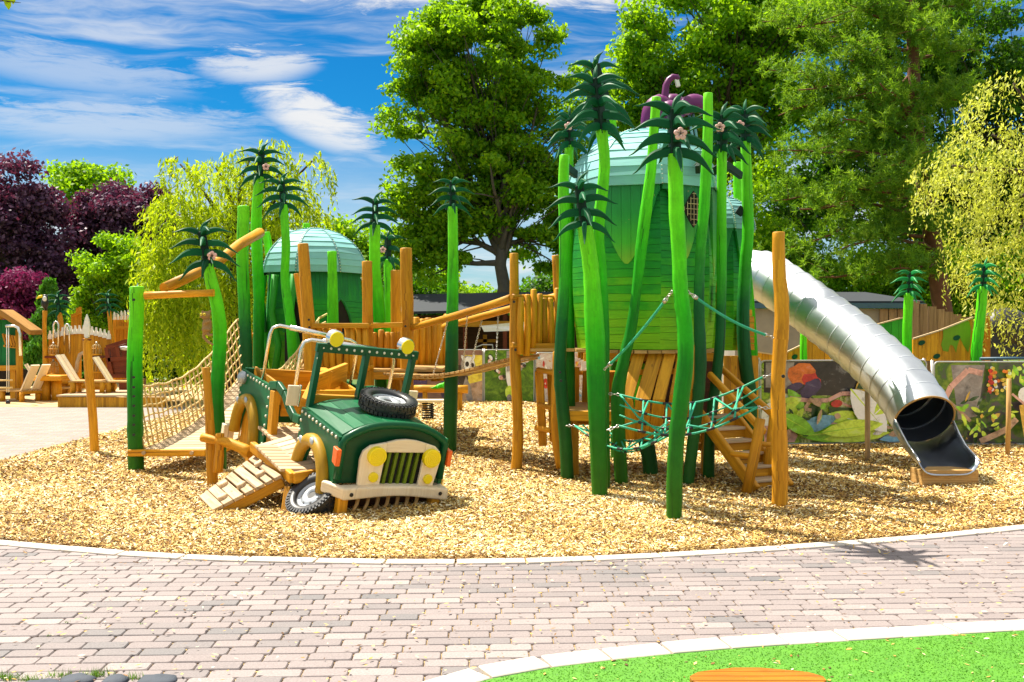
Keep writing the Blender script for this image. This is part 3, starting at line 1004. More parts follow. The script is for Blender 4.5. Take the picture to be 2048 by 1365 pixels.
# the big open tree in the middle: its forked trunk shows through the crown
tree('broadleaf_tree', 'tall broad-leaved tree with dark forked trunk, behind the rope bridge in the middle',
     [(960, 120, 165, 120), (860, 250, 90, 190), (1060, 200, 110, 170), (960, 330, 160, 130), (850, 430, 85, 100), (1090, 430, 90, 130), (900, 90, 120, 80), (1080, 540, 60, 60), (860, 520, 50, 50), (960, 40, 120, 60), (840, 420, 85, 110), (1150, 260, 40, 120), (800, 300, 40, 120), (800, 90, 40, 40), (880, 500, 85, 70), (1115, 500, 75, 100), (1050, 410, 80, 90), (830, 500, 60, 50), (920, 430, 90, 70), (1180, 330, 50, 170), (1165, 200, 55, 90), (1190, 520, 50, 90)],
     27, 1004, 490, 340, 0.46, 300, 0.135, M['leaf_big'], M['bark_grey'], 0.26, 'tall trees behind the playground', 18, 0.5, 0.8)
tree('broadleaf_tree', 'bright green leafy tree filling the sky behind the palm-ringed green tower',
     [(1380, 80, 150, 130), (1300, 190, 90, 110), (1500, 60, 110, 120), (1430, 250, 120, 120), (1250, 260, 70, 160), (1190, 130, 25, 45), (1180, 420, 60, 130), (1540, 220, 70, 160), (1600, 30, 150, 80), (1290, 30, 60, 50)],
     31, 1420, 400, 250, 0.66, 270, 0.16, M['leaf_bright'], M['bark'], 0.3, 'tall trees behind the playground', 14, 0.55, 0.8)
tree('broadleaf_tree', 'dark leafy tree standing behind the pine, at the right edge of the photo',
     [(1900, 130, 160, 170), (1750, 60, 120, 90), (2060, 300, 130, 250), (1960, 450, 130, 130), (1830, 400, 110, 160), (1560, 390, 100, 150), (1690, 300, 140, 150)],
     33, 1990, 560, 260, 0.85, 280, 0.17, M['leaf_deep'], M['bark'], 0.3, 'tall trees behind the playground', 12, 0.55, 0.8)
tree('leafy_bush', 'mid-green tangled bush behind the stone shed and the tube slide',
     [(1600, 540, 110, 90), (1720, 580, 110, 70), (1850, 560, 110, 90), (1960, 600, 110, 90), (1540, 420, 60, 120), (2060, 560, 70, 120)],
     27.5, 1740, 640, 170, 0.6, 330, 0.12, M['leaf_bright'], M['bark'], 0.12, None, 12, 0.6, 0.7, 'bush')


def pine():
    z = 25
    t = thing('pine_tree', 'tall pine with reddish trunk and tufted needles behind the tube slide', 'pine tree', ((1885 - 1024) / FPX * z, z, 0), 'tall trees behind the playground')
    org = np.array([(1885 - 1024) / FPX * z, z, 0])
    mb = MB()
    tp = [Vector(((1892 - 1024) / FPX * z, z, -0.1)), P(1885, 620, z), P(1868, 500, z), P(1850, 380, z), P(1833, 250, z), P(1826, 120, z), P(1822, -20, z), P(1820, -200, z)]
    mb.tube(tp, [0.29, 0.24, 0.22, 0.20, 0.17, 0.15, 0.12, 0.08], 10)
    boughs = []
    spec = [(230, 1600, 180, -1.2), (330, 1560, 300, -1.5), (300, 1690, 240, -2.2), (400, 1600, 420, -1.8), (420, 1700, 380, -2.3), (480, 1560, 500, -0.6), (500, 1680, 500, -2.4),
            (530, 1620, 560, -1.6), (180, 1700, 120, -1.5), (100, 1640, 70, 0.2), (60, 1720, 20, -1.0), (200, 1560, 230, 0.6), (350, 1960, 330, -0.6), (200, 1930, 200, -1.4), (260, 1760, 170, -2.4),
            (120, 1960, 100, 0.5), (20, 1940, 10, -0.5), (450, 1900, 470, -2.0), (350, 1780, 330, -2.6), (0, 1560, 60, -0.3), (-60, 1700, -60, 0), (250, 1540, 140, 0.0), (440, 1540, 400, 0.4), (540, 1780, 540, -2.0), (-60, 1900, -80, 0.3), (60, 1850, 60, -2.0), (400, 1760, 440, 1.0), (150, 1600, 290, 0.8)]
    for (py0, px1, py1, dz) in spec:
        f = [p for p in tp if True]
        a = min(((tp[i].lerp(tp[i + 1], s / 10)) for i in range(len(tp) - 1) for s in range(11)), key=lambda p: abs(p.z - P(0, py0, z).z))
        b = P(px1, py1, z + dz)
        pts = limb(mb, a, b, 0.055, 0.015, 0.08, 8)
        boughs.append(pts)
        for k in range(5):
            q = pts[R0.randint(3, 7)]
            e = q + Vector((R0.uniform(-.9, .9), R0.uniform(-.9, .9), R0.uniform(-0.15, .4)))
            boughs.append(limb(mb, q, e, 0.018, 0.006, 0.1, 4))
    mb.build('trunk', M['bark_red'], t)
    C, D = [], []
    for pts in boughs:
        n = 22 if len(pts) > 6 else 15
        for _ in range(n):
            i = R0.randint(len(pts) // 3, len(pts) - 1)
            c = pts[i] + Vector((R0.gauss(0, .26), R0.gauss(0, .26), R0.gauss(0.06, .13)))
            C.append(c); D.append(Vector((R0.gauss(0, .7), R0.gauss(0, .7), R0.uniform(.2, 1.2))).normalized())
    C = np.array(C); D = np.array(D); n = len(C); per = 46
    c = np.repeat(C, per, 0); d = np.repeat(D, per, 0)
    s = rng.uniform(-0.14, 0.20, (n * per, 1))
    out = unit(rng.normal(0, 1, (n * per, 3)) + d * 0.9)
    p0 = c + d * s
    L = rng.uniform(0.09, 0.16, (n * per, 1)); w = np.cross(out, unit(rng.normal(0, 1, (n * per, 3)))) * 0.014
    v = np.stack([p0 - w, p0 + w, p0 + out * L + w * 0.4, p0 + out * L - w * 0.4], 1).reshape(-1, 3) - org
    R = np.repeat(np.clip(rng.normal(0.5, 0.22, n), 0, 1), per) * 0.8 + rng.random(n * per) * 0.2
    fast_mesh('crown', v, 4, R, M['needle'], t)


pine()


def strands(name, label, cat, z, base_px, tops, mat, trunk_r, leaf=(0.16, 0.2), n_leaf=26, group=None, aspect=0.22, spread=0.25, dens=1.7):
    """weeping crown: tops = (px, py, length_px, count, rx_px, depth spread)"""
    ox = (base_px - 1024) / FPX * z
    t = thing(name, label, cat, (ox, z, 0), group)
    mb = MB()
    hi = min(tp[1] for tp in tops)
    fork = P(base_px, hi + 190, z)
    mb.tube([Vector((ox, z, -0.1)), Vector((ox, z, fork.z * 0.5)) + Vector((0.08, 0, 0)), fork], [trunk_r * 1.3, trunk_r, trunk_r * 0.8], 9)
    C, A = [], []
    k = z / FPX
    for (px, py, ln, cnt, rx, dd) in tops:
        e = P(px, py, z)
        limb(mb, fork, e, trunk_r * 0.35, 0.02, 0.08)
        for _ in range(int(cnt * dens)):
            a = R0.uniform(0, 6.283); r = math.sqrt(R0.random())
            sx = e.x + math.cos(a) * r * rx * k; sy = z + math.sin(a) * r * dd
            drop = (r ** 2) * rx * k * 0.45
            top = Vector((sx, sy, e.z - drop + R0.uniform(-.12, .12)))
            out = Vector((math.cos(a), math.sin(a), 0))
            L = ln * k * R0.uniform(0.35, 1.05)
            sway = R0.uniform(-.12, .12)
            for i in range(n_leaf):
                s = i / (n_leaf - 1)
                p = top + out * spread * (1 - (1 - min(1, s * 2.2)) ** 2) + Vector((sway * s, 0, -L * s ** 1.15 + 0.12 * math.sin(min(1, s * 3) * 3.14)))
                C.append(p + Vector((R0.gauss(0, .035), R0.gauss(0, .035), R0.gauss(0, .02))))
                A.append(Vector((R0.gauss(0, .35) + out.x * .5 * (1 - s), R0.gauss(0, .35), -1)))
    mb.build('trunk', M['bark'], t)
    C = np.array(C); A = np.array(A)
    V = leaves_at(C, rng.normal(0, 1, C.shape), rng.uniform(leaf[0], leaf[1], len(C)), aspect, 0.3, A) - np.array([ox, z, 0])
    R = np.clip(rng.normal(0.5, 0.27, len(C)), 0, 1)
    fast_mesh('crown', V, 4, R, mat, t)
    return t


strands('weeping_willow', 'yellow-green weeping willow trailing behind the rope bridge and small dome hut', 'willow', 22, 475,
        [(430, 335, 420, 110, 70, 1.2), (500, 310, 380, 60, 60, 1.0), (360, 400, 370, 120, 60, 1.2), (560, 350, 330, 80, 60, 1.2), (340, 490, 290, 110, 42, 1.0), (600, 410, 270, 80, 60, 1.1), (460, 420, 380, 120, 90, 1.4), (325, 560, 200, 60, 25, .8), (640, 470, 240, 60, 40, .8),
         (360, 330, 70, 10, 20, .4), (625, 320, 90, 12, 22, .4), (545, 295, 80, 12, 22, .4), (400, 560, 200, 60, 80, 1.2), (480, 560, 200, 60, 80, 1.2)],
        M['leaf_willow'], 0.22, (0.11, 0.17), 28, None, 0.27, .25, 1.4)
strands('golden_weeping_tree', 'golden yellow weeping tree at the right edge, beside the grey board fence', 'weeping tree', 16.5, 2100,
        [(2030, 165, 190, 60, 50, .8), (1985, 270, 150, 60, 60, .8), (2050, 300, 250, 80, 60, .8), (1935, 345, 110, 40, 45, .6), (1905, 330, 50, 12, 20, .4), (2030, 480, 190, 80, 60, .7), (2060, 600, 120, 50, 50, .6), (1990, 420, 160, 50, 40, .6)],
        M['leaf_golden'], 0.13, (0.05, 0.10), 24, None, 0.36, 0.5, 1.3)

tree('copper_beech', 'dark purple copper beech, the tall one at the left edge of the photo',
     [(20, 400, 90, 80), (60, 450, 80, 100), (-40, 480, 110, 140), (40, 560, 110, 80), (100, 520, 60, 70)],
     40, 20, 600, 120, 0.72, 260, 0.19, M['leaf_purple'], M['bark'], 0.35, 'copper beeches on the left', 10, 0.6, 0.8)
tree('copper_beech', 'spreading copper beech with rounded purple crown, left of the willow',
     [(250, 440, 105, 65), (330, 425, 60, 52), (290, 402, 62, 42), (180, 500, 75, 75), (280, 510, 90, 60), (130, 560, 60, 70)],
     42, 240, 620, 140, 0.72, 260, 0.19, M['leaf_purple'], M['bark'], 0.35, 'copper beeches on the left', 10, 0.6, 0.8)
tree('broadleaf_tree', 'small green tree rising behind the purple copper beeches',
     [(180, 375, 65, 40), (150, 360, 35, 30), (220, 370, 40, 30), (170, 430, 50, 40)],
     50, 178, 560, 42, 0.75, 230, 0.22, M['leaf_bright'], M['bark'], 0.25, 'tall trees behind the playground', 12, 0.6, 0.8)
tree('purple_bush', 'magenta-leaved bush under the copper beech, beside the thatched hut',
     [(40, 600, 65, 55), (0, 630, 60, 60), (80, 640, 40, 50)],
     31, 40, 700, 40, 0.5, 360, 0.13, M['leaf_magenta'], M['bark'], 0.12, None, 8, 0.7, 0.8, 'bush')
tree('leafy_bush', 'light green bushy shrub between the conifer and the weeping willow',
     [(230, 540, 70, 60), (180, 560, 40, 60), (270, 600, 50, 60), (200, 640, 60, 50), (240, 500, 50, 30)],
     29, 220, 690, 60, 0.42, 300, 0.12, M['leaf_bright'], M['bark'], 0.12, None, 8, 0.6, 0.8, 'bush')
tree('leafy_bush', 'dark bush behind the wooden pirate wall, below the light shrub',
     [(140, 660, 60, 60), (240, 680, 70, 60), (310, 690, 70, 70), (390, 690, 70, 80), (470, 680, 60, 80), (180, 720, 100, 50)],
     30, 240, 740, 60, 0.6, 300, 0.14, M['leaf_deep'], M['bark'], 0.12, None, 8, 0.6, 0.8, 'bush')
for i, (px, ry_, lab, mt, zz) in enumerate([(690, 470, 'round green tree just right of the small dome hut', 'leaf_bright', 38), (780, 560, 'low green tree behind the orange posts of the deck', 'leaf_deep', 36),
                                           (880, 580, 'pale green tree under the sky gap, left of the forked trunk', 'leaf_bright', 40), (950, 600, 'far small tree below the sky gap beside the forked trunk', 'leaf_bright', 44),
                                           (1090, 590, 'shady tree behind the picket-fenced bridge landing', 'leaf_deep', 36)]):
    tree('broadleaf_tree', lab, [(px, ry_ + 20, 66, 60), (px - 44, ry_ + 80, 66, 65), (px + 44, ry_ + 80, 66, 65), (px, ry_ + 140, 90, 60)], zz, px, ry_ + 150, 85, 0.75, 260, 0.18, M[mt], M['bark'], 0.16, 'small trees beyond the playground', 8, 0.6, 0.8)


def conifer():
    z = 26.5; px = 98
    ox = (px - 1024) / FPX * z
    t = thing('conical_conifer', 'bright green cone-shaped conifer beside the thatched hut', 'conifer', (ox, z, 0))
    mb = MB(); top = P(px + 5, 565, z)
    mb.tube([Vector((ox, z, -0.1)), Vector((ox, z, 1)), top], [0.12, 0.08, 0.01], 7)
    mb.build('trunk', M['bark'], t)
    n = 15000
    s = rng.random(n) ** 0.75
    a = rng.uniform(0, 6.283, n)
    rad = (0.10 + 0.62 * s ** 0.8) * (0.72 + 0.28 * np.sin(a * 3 + s * 22) + rng.normal(0, .13, n))
    c = np.stack([rad * np.cos(a), rad * np.sin(a), top.z * (1 - s) + 0.1], 1)
    along = np.stack([np.cos(a), np.sin(a), np.full(n, 1.3)], 1) + rng.normal(0, .3, (n, 3))
    V = leaves_at(c, np.stack([np.cos(a), np.sin(a), np.full(n, .2)], 1), rng.uniform(.09, .16, n), 0.45, 0.5, along)
    fast_mesh('crown', V, 4, np.clip(rng.normal(.5, .25, n), 0, 1), M['leaf_conifer'], t)


conifer()


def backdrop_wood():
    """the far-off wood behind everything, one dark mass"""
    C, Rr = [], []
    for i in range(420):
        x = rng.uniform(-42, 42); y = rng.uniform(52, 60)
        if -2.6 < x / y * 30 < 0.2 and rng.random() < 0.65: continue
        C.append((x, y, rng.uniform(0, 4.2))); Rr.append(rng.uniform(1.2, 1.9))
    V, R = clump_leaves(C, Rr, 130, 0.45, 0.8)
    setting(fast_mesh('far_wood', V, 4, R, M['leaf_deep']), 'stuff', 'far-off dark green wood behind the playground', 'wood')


backdrop_wood()


def twig():
    t = thing('overhanging_twig', 'leafy twig tip hanging into the top left corner', 'twig', P(20, 4, 5.0))
    mb = MB(); mb.tube([P(-40, 4, 5.1), P(5, 2, 5.0), P(22, 4, 5.0), P(42, 6, 5.0)], [0.006, 0.004, 0.003, 0.001], 6); mb.build('stem', M['bark'], t)
    for (a, b, w) in (((12, -14), (17, 20), 6), ((22, -20), (26, 9), 5), ((4, -18), (10, 6), 5)):
        mb = MB(); p0, p1 = P(*a, 5.0), P(*b, 5.0); u = Vector((w / FPX * 5, 0.008, 0))
        mb.prism([p0, p0.lerp(p1, .4) + u, p0.lerp(p1, .75) + u * .8, p1, p0.lerp(p1, .75) - u * .8, p0.lerp(p1, .4) - u], (0, .004, 0)); mb.build('leaf', M['leaf_willow'], t)


twig()

# ------------------------------------------------------------------ green palm posts and plain posts
def frond_mesh(name, mat):
    mb = MB(); K = 9; b = 0; r = R0.random()
    for i in range(K + 1):
        t = i / K
        zc = 0.10 * math.sin(math.pi * min(1, t * 1.15)) - 0.14 * t * t
        h = 0.115 * (1 - t ** 1.7) * (0.62 + 0.38 * math.sin(math.pi * min(1, 0.25 + t * 0.9))) + 0.008
        w = 0.075 * (1 - t ** 2.2) + 0.008
        for (sy, sz) in ((-1, -1), (1, -1), (1.0, 0.55), (0.45, 1), (-0.45, 1), (-1.0, 0.55)):
            mb.v.append(Vector((t, sy * w, zc + sz * h)))
    n = 6
    for i in range(K):
        for j in range(n):
            j2 = (j + 1) % n
            mb.face([i * n + j, (i + 1) * n + j, (i + 1) * n + j2, i * n + j2][::-1], [(i * .1, j * .05), (i * .1 + .1, j * .05), (i * .1 + .1, j * .05 + .05), (i * .1, j * .05 + .05)][::-1], 0, r, True)
    mb.face(list(range(n)), [(0, 0)] * n, 0, r); mb.face([K * n + j for j in range(n)][::-1], [(0, 0)] * n, 0, r)
    o = mb.build(name, mat)
    me = o.data
    try: me.set_sharp_from_angle(angle=math.radians(35))
    except Exception: pass
    bpy.data.objects.remove(o)
    return me


FROND = frond_mesh('frond', M['frond'])
FROND_PALE = frond_mesh('frond_mid', M['frond_pale'])
PALM_GROUP = 'wooden palm posts with carved fronds'
POST_GROUP = 'plain painted green posts'


def flower(parent, c, r, face=(0, -1, 0.1)):
    mb = MB(); R = rot_to(face); ax, ay, az = R.col[0], R.col[1], R.col[2]
    c = Vector(c)
    for k in range(5):
        a = 2 * math.pi * k / 5 + 0.3
        d = ay * math.cos(a) + az * math.sin(a)
        mb.ell(c + d * r * 0.58, (r * 0.14, r * 0.44, r * 0.40), R, 10, 6)
    f = mb.build('flower', M['pink'], parent)
    m2 = MB(); m2.ell(c + ax * r * 0.12, (r * .12, r * .16, r * .16), R, 8, 5)
    for k in range(5):
        a = 2 * math.pi * k / 5 + 0.3
        d = ay * math.cos(a) + az * math.sin(a)
        m2.beam(c + ax * r * 0.15, c + ax * r * 0.15 + d * r * 0.5, r * .07, r * .05)
    m2.build('flower_centre', M['flower_eye'], f, org=ORG[parent.name]['org'])


def trunk_tube(px_pts, z, mat, parent, name='trunk', n=14):
    pts, rad = [], []
    raw = []
    for q in px_pts:
        zz = q[3] if len(q) > 3 else z
        raw.append((P(q[0], q[1], zz), q[2] * 0.5 * zz / FPX))
    # smooth the hand-placed stations
    for i in range(len(raw) - 1):
        a, b, c, d = raw[max(i - 1, 0)], raw[i], raw[i + 1], raw[min(i + 2, len(raw) - 1)]
        for k in range(4):
            t = k / 4
            cr = lambda A, B, C, D: 0.5 * ((2 * B) + (C - A) * t + (2 * A - 5 * B + 4 * C - D) * t * t + (3 * B - A - 3 * C + D) * t ** 3)
            pts.append(cr(a[0], b[0], c[0], d[0])); rad.append(cr(a[1], b[1], c[1], d[1]) * (1 + R0.uniform(-.035, .035)))
    pts.append(raw[-1][0]); rad.append(raw[-1][1])
    top = pts[-1]; d = (pts[-1] - pts[-2]).normalized()
    pts += [top + d * rad[-1] * 0.10, top + d * rad[-1] * 0.13]; rad += [rad[-1] * 0.92, rad[-1] * 0.80]
    mb = MB(); mb.tube(pts, rad, n, 0, wob=0.05)
    # bolt holes
    return mb, pts


def palm(px_pts, z, size, yaw, label, flw=None, mat='trunk', tiers=4, pale=False, hs=0.74, top=True, bushy=0.0):
    """px_pts run from the foot to the top of the trunk: (px, py, width_px[, depth])"""
    z0 = px_pts[0][3] if len(px_pts[0]) > 3 else z
    foot = P(px_pts[0][0], px_pts[0][1], z0)
    t = thing('palm_post', label, 'palm post', (foot.x, foot.y, 0), PALM_GROUP)
    mb, pts = trunk_tube(px_pts, z, M[mat], t)
    mb.build('trunk', M[mat], t)
    tip = pts[-3]; lean = (pts[-3] - pts[-5]).normalized()
    H = size * 1.62 * hs
    ux = Vector((math.cos(yaw), math.sin(yaw), 0))
    c = MB()
    c.beam(tip - lean * size * 0.12, tip + lean * H * 0.95, size * 0.27, size * 0.27, 0, ux)
    c.build('crown_core', M['frond_core'], t, bevel=0.01)
    org = ORG[t.name]['org']
    for k in range(tiers):
        f = k / (tiers - 1)
        zc = tip + lean * (H * (0.10 + 0.80 * f))
        for q in range(4):
            a = yaw + q * math.pi / 2 + R0.uniform(-.07, .07) + bushy * R0.uniform(-.5, .5) + (0.10 if k % 2 else -0.10)
            el = math.radians(-27 + 34 * f + R0.uniform(-5, 5))
            L = size * (0.92 + 0.22 * math.sin(math.pi * (0.25 + 0.75 * f))) * R0.uniform(0.94, 1.06)
            o = bpy.data.objects.new('leaf', FROND_PALE if pale else FROND); COL.objects.link(o); o.parent = t
            R = Matrix.Rotation(a, 3, 'Z') @ Matrix.Rotation(-el, 3, 'Y')
            S = Matrix.Diagonal((L, L * 0.85, L * 0.95))
            Mx = (R @ S).to_4x4(); Mx.translation = zc + R @ Vector((size * 0.10, 0, 0)) - org
            o.matrix_local = Mx
    if top:
        o = bpy.data.objects.new('leaf', FROND_PALE if pale else FROND); COL.objects.link(o); o.parent = t
        R = Matrix.Rotation(yaw + 0.6, 3, 'Z') @ Matrix.Rotation(math.radians(-62), 3, 'Y')
        Mx = (R @ Matrix.Diagonal((size * .7, size * .7, size * .7))).to_4x4(); Mx.translation = tip + lean * H * 0.92 - org
        o.matrix_local = Mx
    if flw:
        flower(t, P(*flw), flw[2] * 0 + size * 0.17)
    return t


def post(px_pts, z, label, mat='trunk', name='green_post', cat='post', group=POST_GROUP, holes=()):
    z0 = px_pts[0][3] if len(px_pts[0]) > 3 else z
    foot = P(px_pts[0][0], px_pts[0][1], z0)
    mb, pts = trunk_tube(px_pts, z, M[mat], None)
    for (hx, hy, hz) in holes:
        c = P(hx, hy, hz); mb.disc(c, 0.016, 0.012, (0, -1, 0), 10, 1)
    o = mb.build(name, [M[mat], M['bolt']], None, org=(foot.x, foot.y, 0))
    return tag(o, label, cat, group)


# ---- posts round the big tower
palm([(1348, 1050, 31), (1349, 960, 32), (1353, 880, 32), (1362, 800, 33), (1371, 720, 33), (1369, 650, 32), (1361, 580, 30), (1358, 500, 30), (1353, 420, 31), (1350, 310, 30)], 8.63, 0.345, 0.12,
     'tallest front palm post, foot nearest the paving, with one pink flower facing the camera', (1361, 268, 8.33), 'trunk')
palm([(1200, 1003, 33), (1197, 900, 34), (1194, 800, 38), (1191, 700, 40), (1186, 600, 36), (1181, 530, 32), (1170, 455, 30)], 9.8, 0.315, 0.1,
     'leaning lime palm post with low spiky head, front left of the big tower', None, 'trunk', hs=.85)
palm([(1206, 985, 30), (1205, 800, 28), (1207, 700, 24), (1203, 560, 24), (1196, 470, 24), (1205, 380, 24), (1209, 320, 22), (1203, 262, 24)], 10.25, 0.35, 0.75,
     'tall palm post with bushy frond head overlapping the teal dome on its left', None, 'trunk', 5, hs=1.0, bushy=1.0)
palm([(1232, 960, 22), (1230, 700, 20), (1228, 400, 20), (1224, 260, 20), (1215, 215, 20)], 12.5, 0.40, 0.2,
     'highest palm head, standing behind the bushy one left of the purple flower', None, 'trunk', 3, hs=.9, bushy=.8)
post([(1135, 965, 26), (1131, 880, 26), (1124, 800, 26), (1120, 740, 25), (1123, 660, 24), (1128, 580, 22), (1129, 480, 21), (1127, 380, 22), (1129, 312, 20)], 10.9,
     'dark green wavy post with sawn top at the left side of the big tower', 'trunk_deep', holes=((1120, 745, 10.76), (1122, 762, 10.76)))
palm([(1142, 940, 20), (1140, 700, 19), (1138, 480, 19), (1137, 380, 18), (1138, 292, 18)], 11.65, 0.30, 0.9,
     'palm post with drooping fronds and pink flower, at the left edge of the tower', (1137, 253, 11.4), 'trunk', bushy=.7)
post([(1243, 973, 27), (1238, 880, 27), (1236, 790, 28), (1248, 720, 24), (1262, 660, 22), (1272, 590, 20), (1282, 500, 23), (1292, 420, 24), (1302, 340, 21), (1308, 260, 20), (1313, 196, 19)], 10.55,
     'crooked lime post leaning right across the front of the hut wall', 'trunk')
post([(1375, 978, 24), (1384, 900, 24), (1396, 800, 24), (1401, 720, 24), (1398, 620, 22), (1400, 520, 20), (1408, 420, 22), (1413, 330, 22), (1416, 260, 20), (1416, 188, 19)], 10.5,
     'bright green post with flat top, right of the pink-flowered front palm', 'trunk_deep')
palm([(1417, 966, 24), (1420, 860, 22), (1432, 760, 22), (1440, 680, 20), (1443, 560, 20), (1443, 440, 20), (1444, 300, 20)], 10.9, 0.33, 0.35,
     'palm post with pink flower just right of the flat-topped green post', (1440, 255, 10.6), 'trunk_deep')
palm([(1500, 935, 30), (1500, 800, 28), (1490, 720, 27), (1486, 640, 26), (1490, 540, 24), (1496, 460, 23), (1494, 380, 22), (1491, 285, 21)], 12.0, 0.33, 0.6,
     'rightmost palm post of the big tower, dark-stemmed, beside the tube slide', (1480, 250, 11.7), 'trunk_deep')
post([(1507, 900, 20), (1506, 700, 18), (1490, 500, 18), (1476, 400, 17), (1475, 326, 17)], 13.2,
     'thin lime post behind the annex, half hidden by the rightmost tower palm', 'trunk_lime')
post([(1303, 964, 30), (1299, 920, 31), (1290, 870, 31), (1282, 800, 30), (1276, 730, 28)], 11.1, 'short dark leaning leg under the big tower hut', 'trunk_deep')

# ---- posts on the left
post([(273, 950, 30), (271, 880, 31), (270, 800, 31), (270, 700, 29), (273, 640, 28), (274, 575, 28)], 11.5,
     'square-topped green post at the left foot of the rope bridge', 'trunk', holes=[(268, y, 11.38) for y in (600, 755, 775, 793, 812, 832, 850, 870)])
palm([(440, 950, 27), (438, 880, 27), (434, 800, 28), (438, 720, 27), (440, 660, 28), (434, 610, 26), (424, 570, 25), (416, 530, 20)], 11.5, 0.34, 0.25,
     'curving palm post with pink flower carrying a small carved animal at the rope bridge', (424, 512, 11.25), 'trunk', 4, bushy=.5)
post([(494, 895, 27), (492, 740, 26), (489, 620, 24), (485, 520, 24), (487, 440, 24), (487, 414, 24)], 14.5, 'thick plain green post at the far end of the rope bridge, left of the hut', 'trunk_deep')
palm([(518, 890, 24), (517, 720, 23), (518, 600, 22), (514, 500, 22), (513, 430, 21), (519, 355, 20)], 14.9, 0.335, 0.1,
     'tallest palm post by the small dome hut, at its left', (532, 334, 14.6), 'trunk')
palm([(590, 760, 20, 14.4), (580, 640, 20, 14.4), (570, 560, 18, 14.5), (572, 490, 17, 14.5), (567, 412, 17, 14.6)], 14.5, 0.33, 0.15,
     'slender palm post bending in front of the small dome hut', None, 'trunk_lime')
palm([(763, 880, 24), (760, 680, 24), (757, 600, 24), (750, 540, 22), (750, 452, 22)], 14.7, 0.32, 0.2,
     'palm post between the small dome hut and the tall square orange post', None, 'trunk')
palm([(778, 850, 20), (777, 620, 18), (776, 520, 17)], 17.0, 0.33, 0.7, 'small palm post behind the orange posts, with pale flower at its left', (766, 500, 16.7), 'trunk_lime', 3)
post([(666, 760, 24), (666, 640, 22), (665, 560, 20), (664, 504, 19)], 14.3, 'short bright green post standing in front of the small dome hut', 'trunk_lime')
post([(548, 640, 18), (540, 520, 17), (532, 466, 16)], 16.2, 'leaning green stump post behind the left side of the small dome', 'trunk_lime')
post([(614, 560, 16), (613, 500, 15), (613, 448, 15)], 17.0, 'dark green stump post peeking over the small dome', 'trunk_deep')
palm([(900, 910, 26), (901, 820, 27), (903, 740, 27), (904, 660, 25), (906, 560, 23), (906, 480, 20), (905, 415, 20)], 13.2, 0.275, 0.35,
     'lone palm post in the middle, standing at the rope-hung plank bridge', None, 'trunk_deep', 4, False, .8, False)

WOODP = 'upright orange log posts'


def wpost(px_pts, z, label, holes=()):
    return post(px_pts, z, label, 'wood', 'wooden_post', 'wooden post', WOODP, holes)


wpost([(1559, 1026, 32), (1560, 960, 32), (1559, 880, 31), (1556, 800, 30), (1557, 740, 28), (1563, 660, 30), (1563, 600, 29), (1558, 540, 26), (1557, 466, 25)], 9.2,
      'tall orange log post standing alone at the right, in front of the tube slide', ((1566, 753, 9.06),))
wpost([(1032, 950, 22), (1036, 880, 22), (1034, 800, 21), (1030, 720, 22), (1029, 620, 19), (1028, 508, 18)], 11.5, 'orange log post at the right end of the plank bridge', ((1028, 604, 11.38), (1031, 700, 11.38)))
wpost([(815, 880, 26), (814, 720, 26), (815, 620, 25), (813, 560, 24), (812, 498, 24)], 13.8, 'tall square orange post where the plank bridge meets the deck', ((811, 653, 13.62), (815, 745, 13.62)))
wpost([(793, 880, 22), (792, 640, 21), (791, 542, 20)], 14.7, 'shorter orange post just left of the tall square one', )
wpost([(738, 900, 24), (736, 720, 23), (735, 600, 21), (734, 524, 21)], 13.7, 'orange post on the deck, right of the small dome hut', ((736, 653, 13.54),))
wpost([(622, 900, 27), (620, 700, 27), (612, 580, 24), (606, 489, 22)], 13.6, 'broad orange post leaning in front of the small dome roof', ((618, 640, 13.42), (619, 655, 13.42)))
wpost([(608, 660, 11), (600, 600, 11), (592, 548, 10)], 13.9, 'thin slanted orange pole beside the broad leaning post')
wpost([(1120, 760, 18), (1116, 600, 17), (1112, 512, 17)], 12.6, 'orange post behind the bridge landing, beside the dark wavy post')
wpost([(1122, 936, 21), (1112, 860, 21), (1112, 760, 17), (1113, 705, 15)], 11.2, 'low crooked orange post in front of the ladder, left of the tower')
wpost([(426, 980, 22), (422, 900, 20), (418, 820, 17), (412, 736, 15)], 10.35, 'thin brown stake standing beside the plank ramp')
wpost([(436, 945, 20), (439, 900, 18), (440, 868, 17)], 10.2, 'short forked post end holding the log rail by the ramp')

# spear post with white feather-shaped blade
sp = thing('feather_post', 'split log post topped by an upright white feather, by the grey path on the left', 'post', G(190, 908))
mb, _ = trunk_tube([(190, 914, 18), (186, 840, 17), (180, 770, 17), (176, 720, 17), (174, 678, 15)], 13.1, M['wood'], None)
mb.build('shaft', M['wood'], sp)
mb = MB(); c = P(174, 655, 13.1)
prof = [(0, -.165), (.03, -.13), (.042, -.05), (.04, .03), (.025, .11), (.0, .175), (-.025, .11), (-.04, .03), (-.042, -.05), (-.03, -.13)]
mb.prism([c + Vector((x, -.02, z)) for x, z in prof], (0, .04, 0)); mb.build('feather', M['white'], sp, bevel=0.008)
mb = MB(); mb.ell(P(174, 680, 13.1), (.06, .05, .025)); mb.build('collar', M['wood_red'], sp)


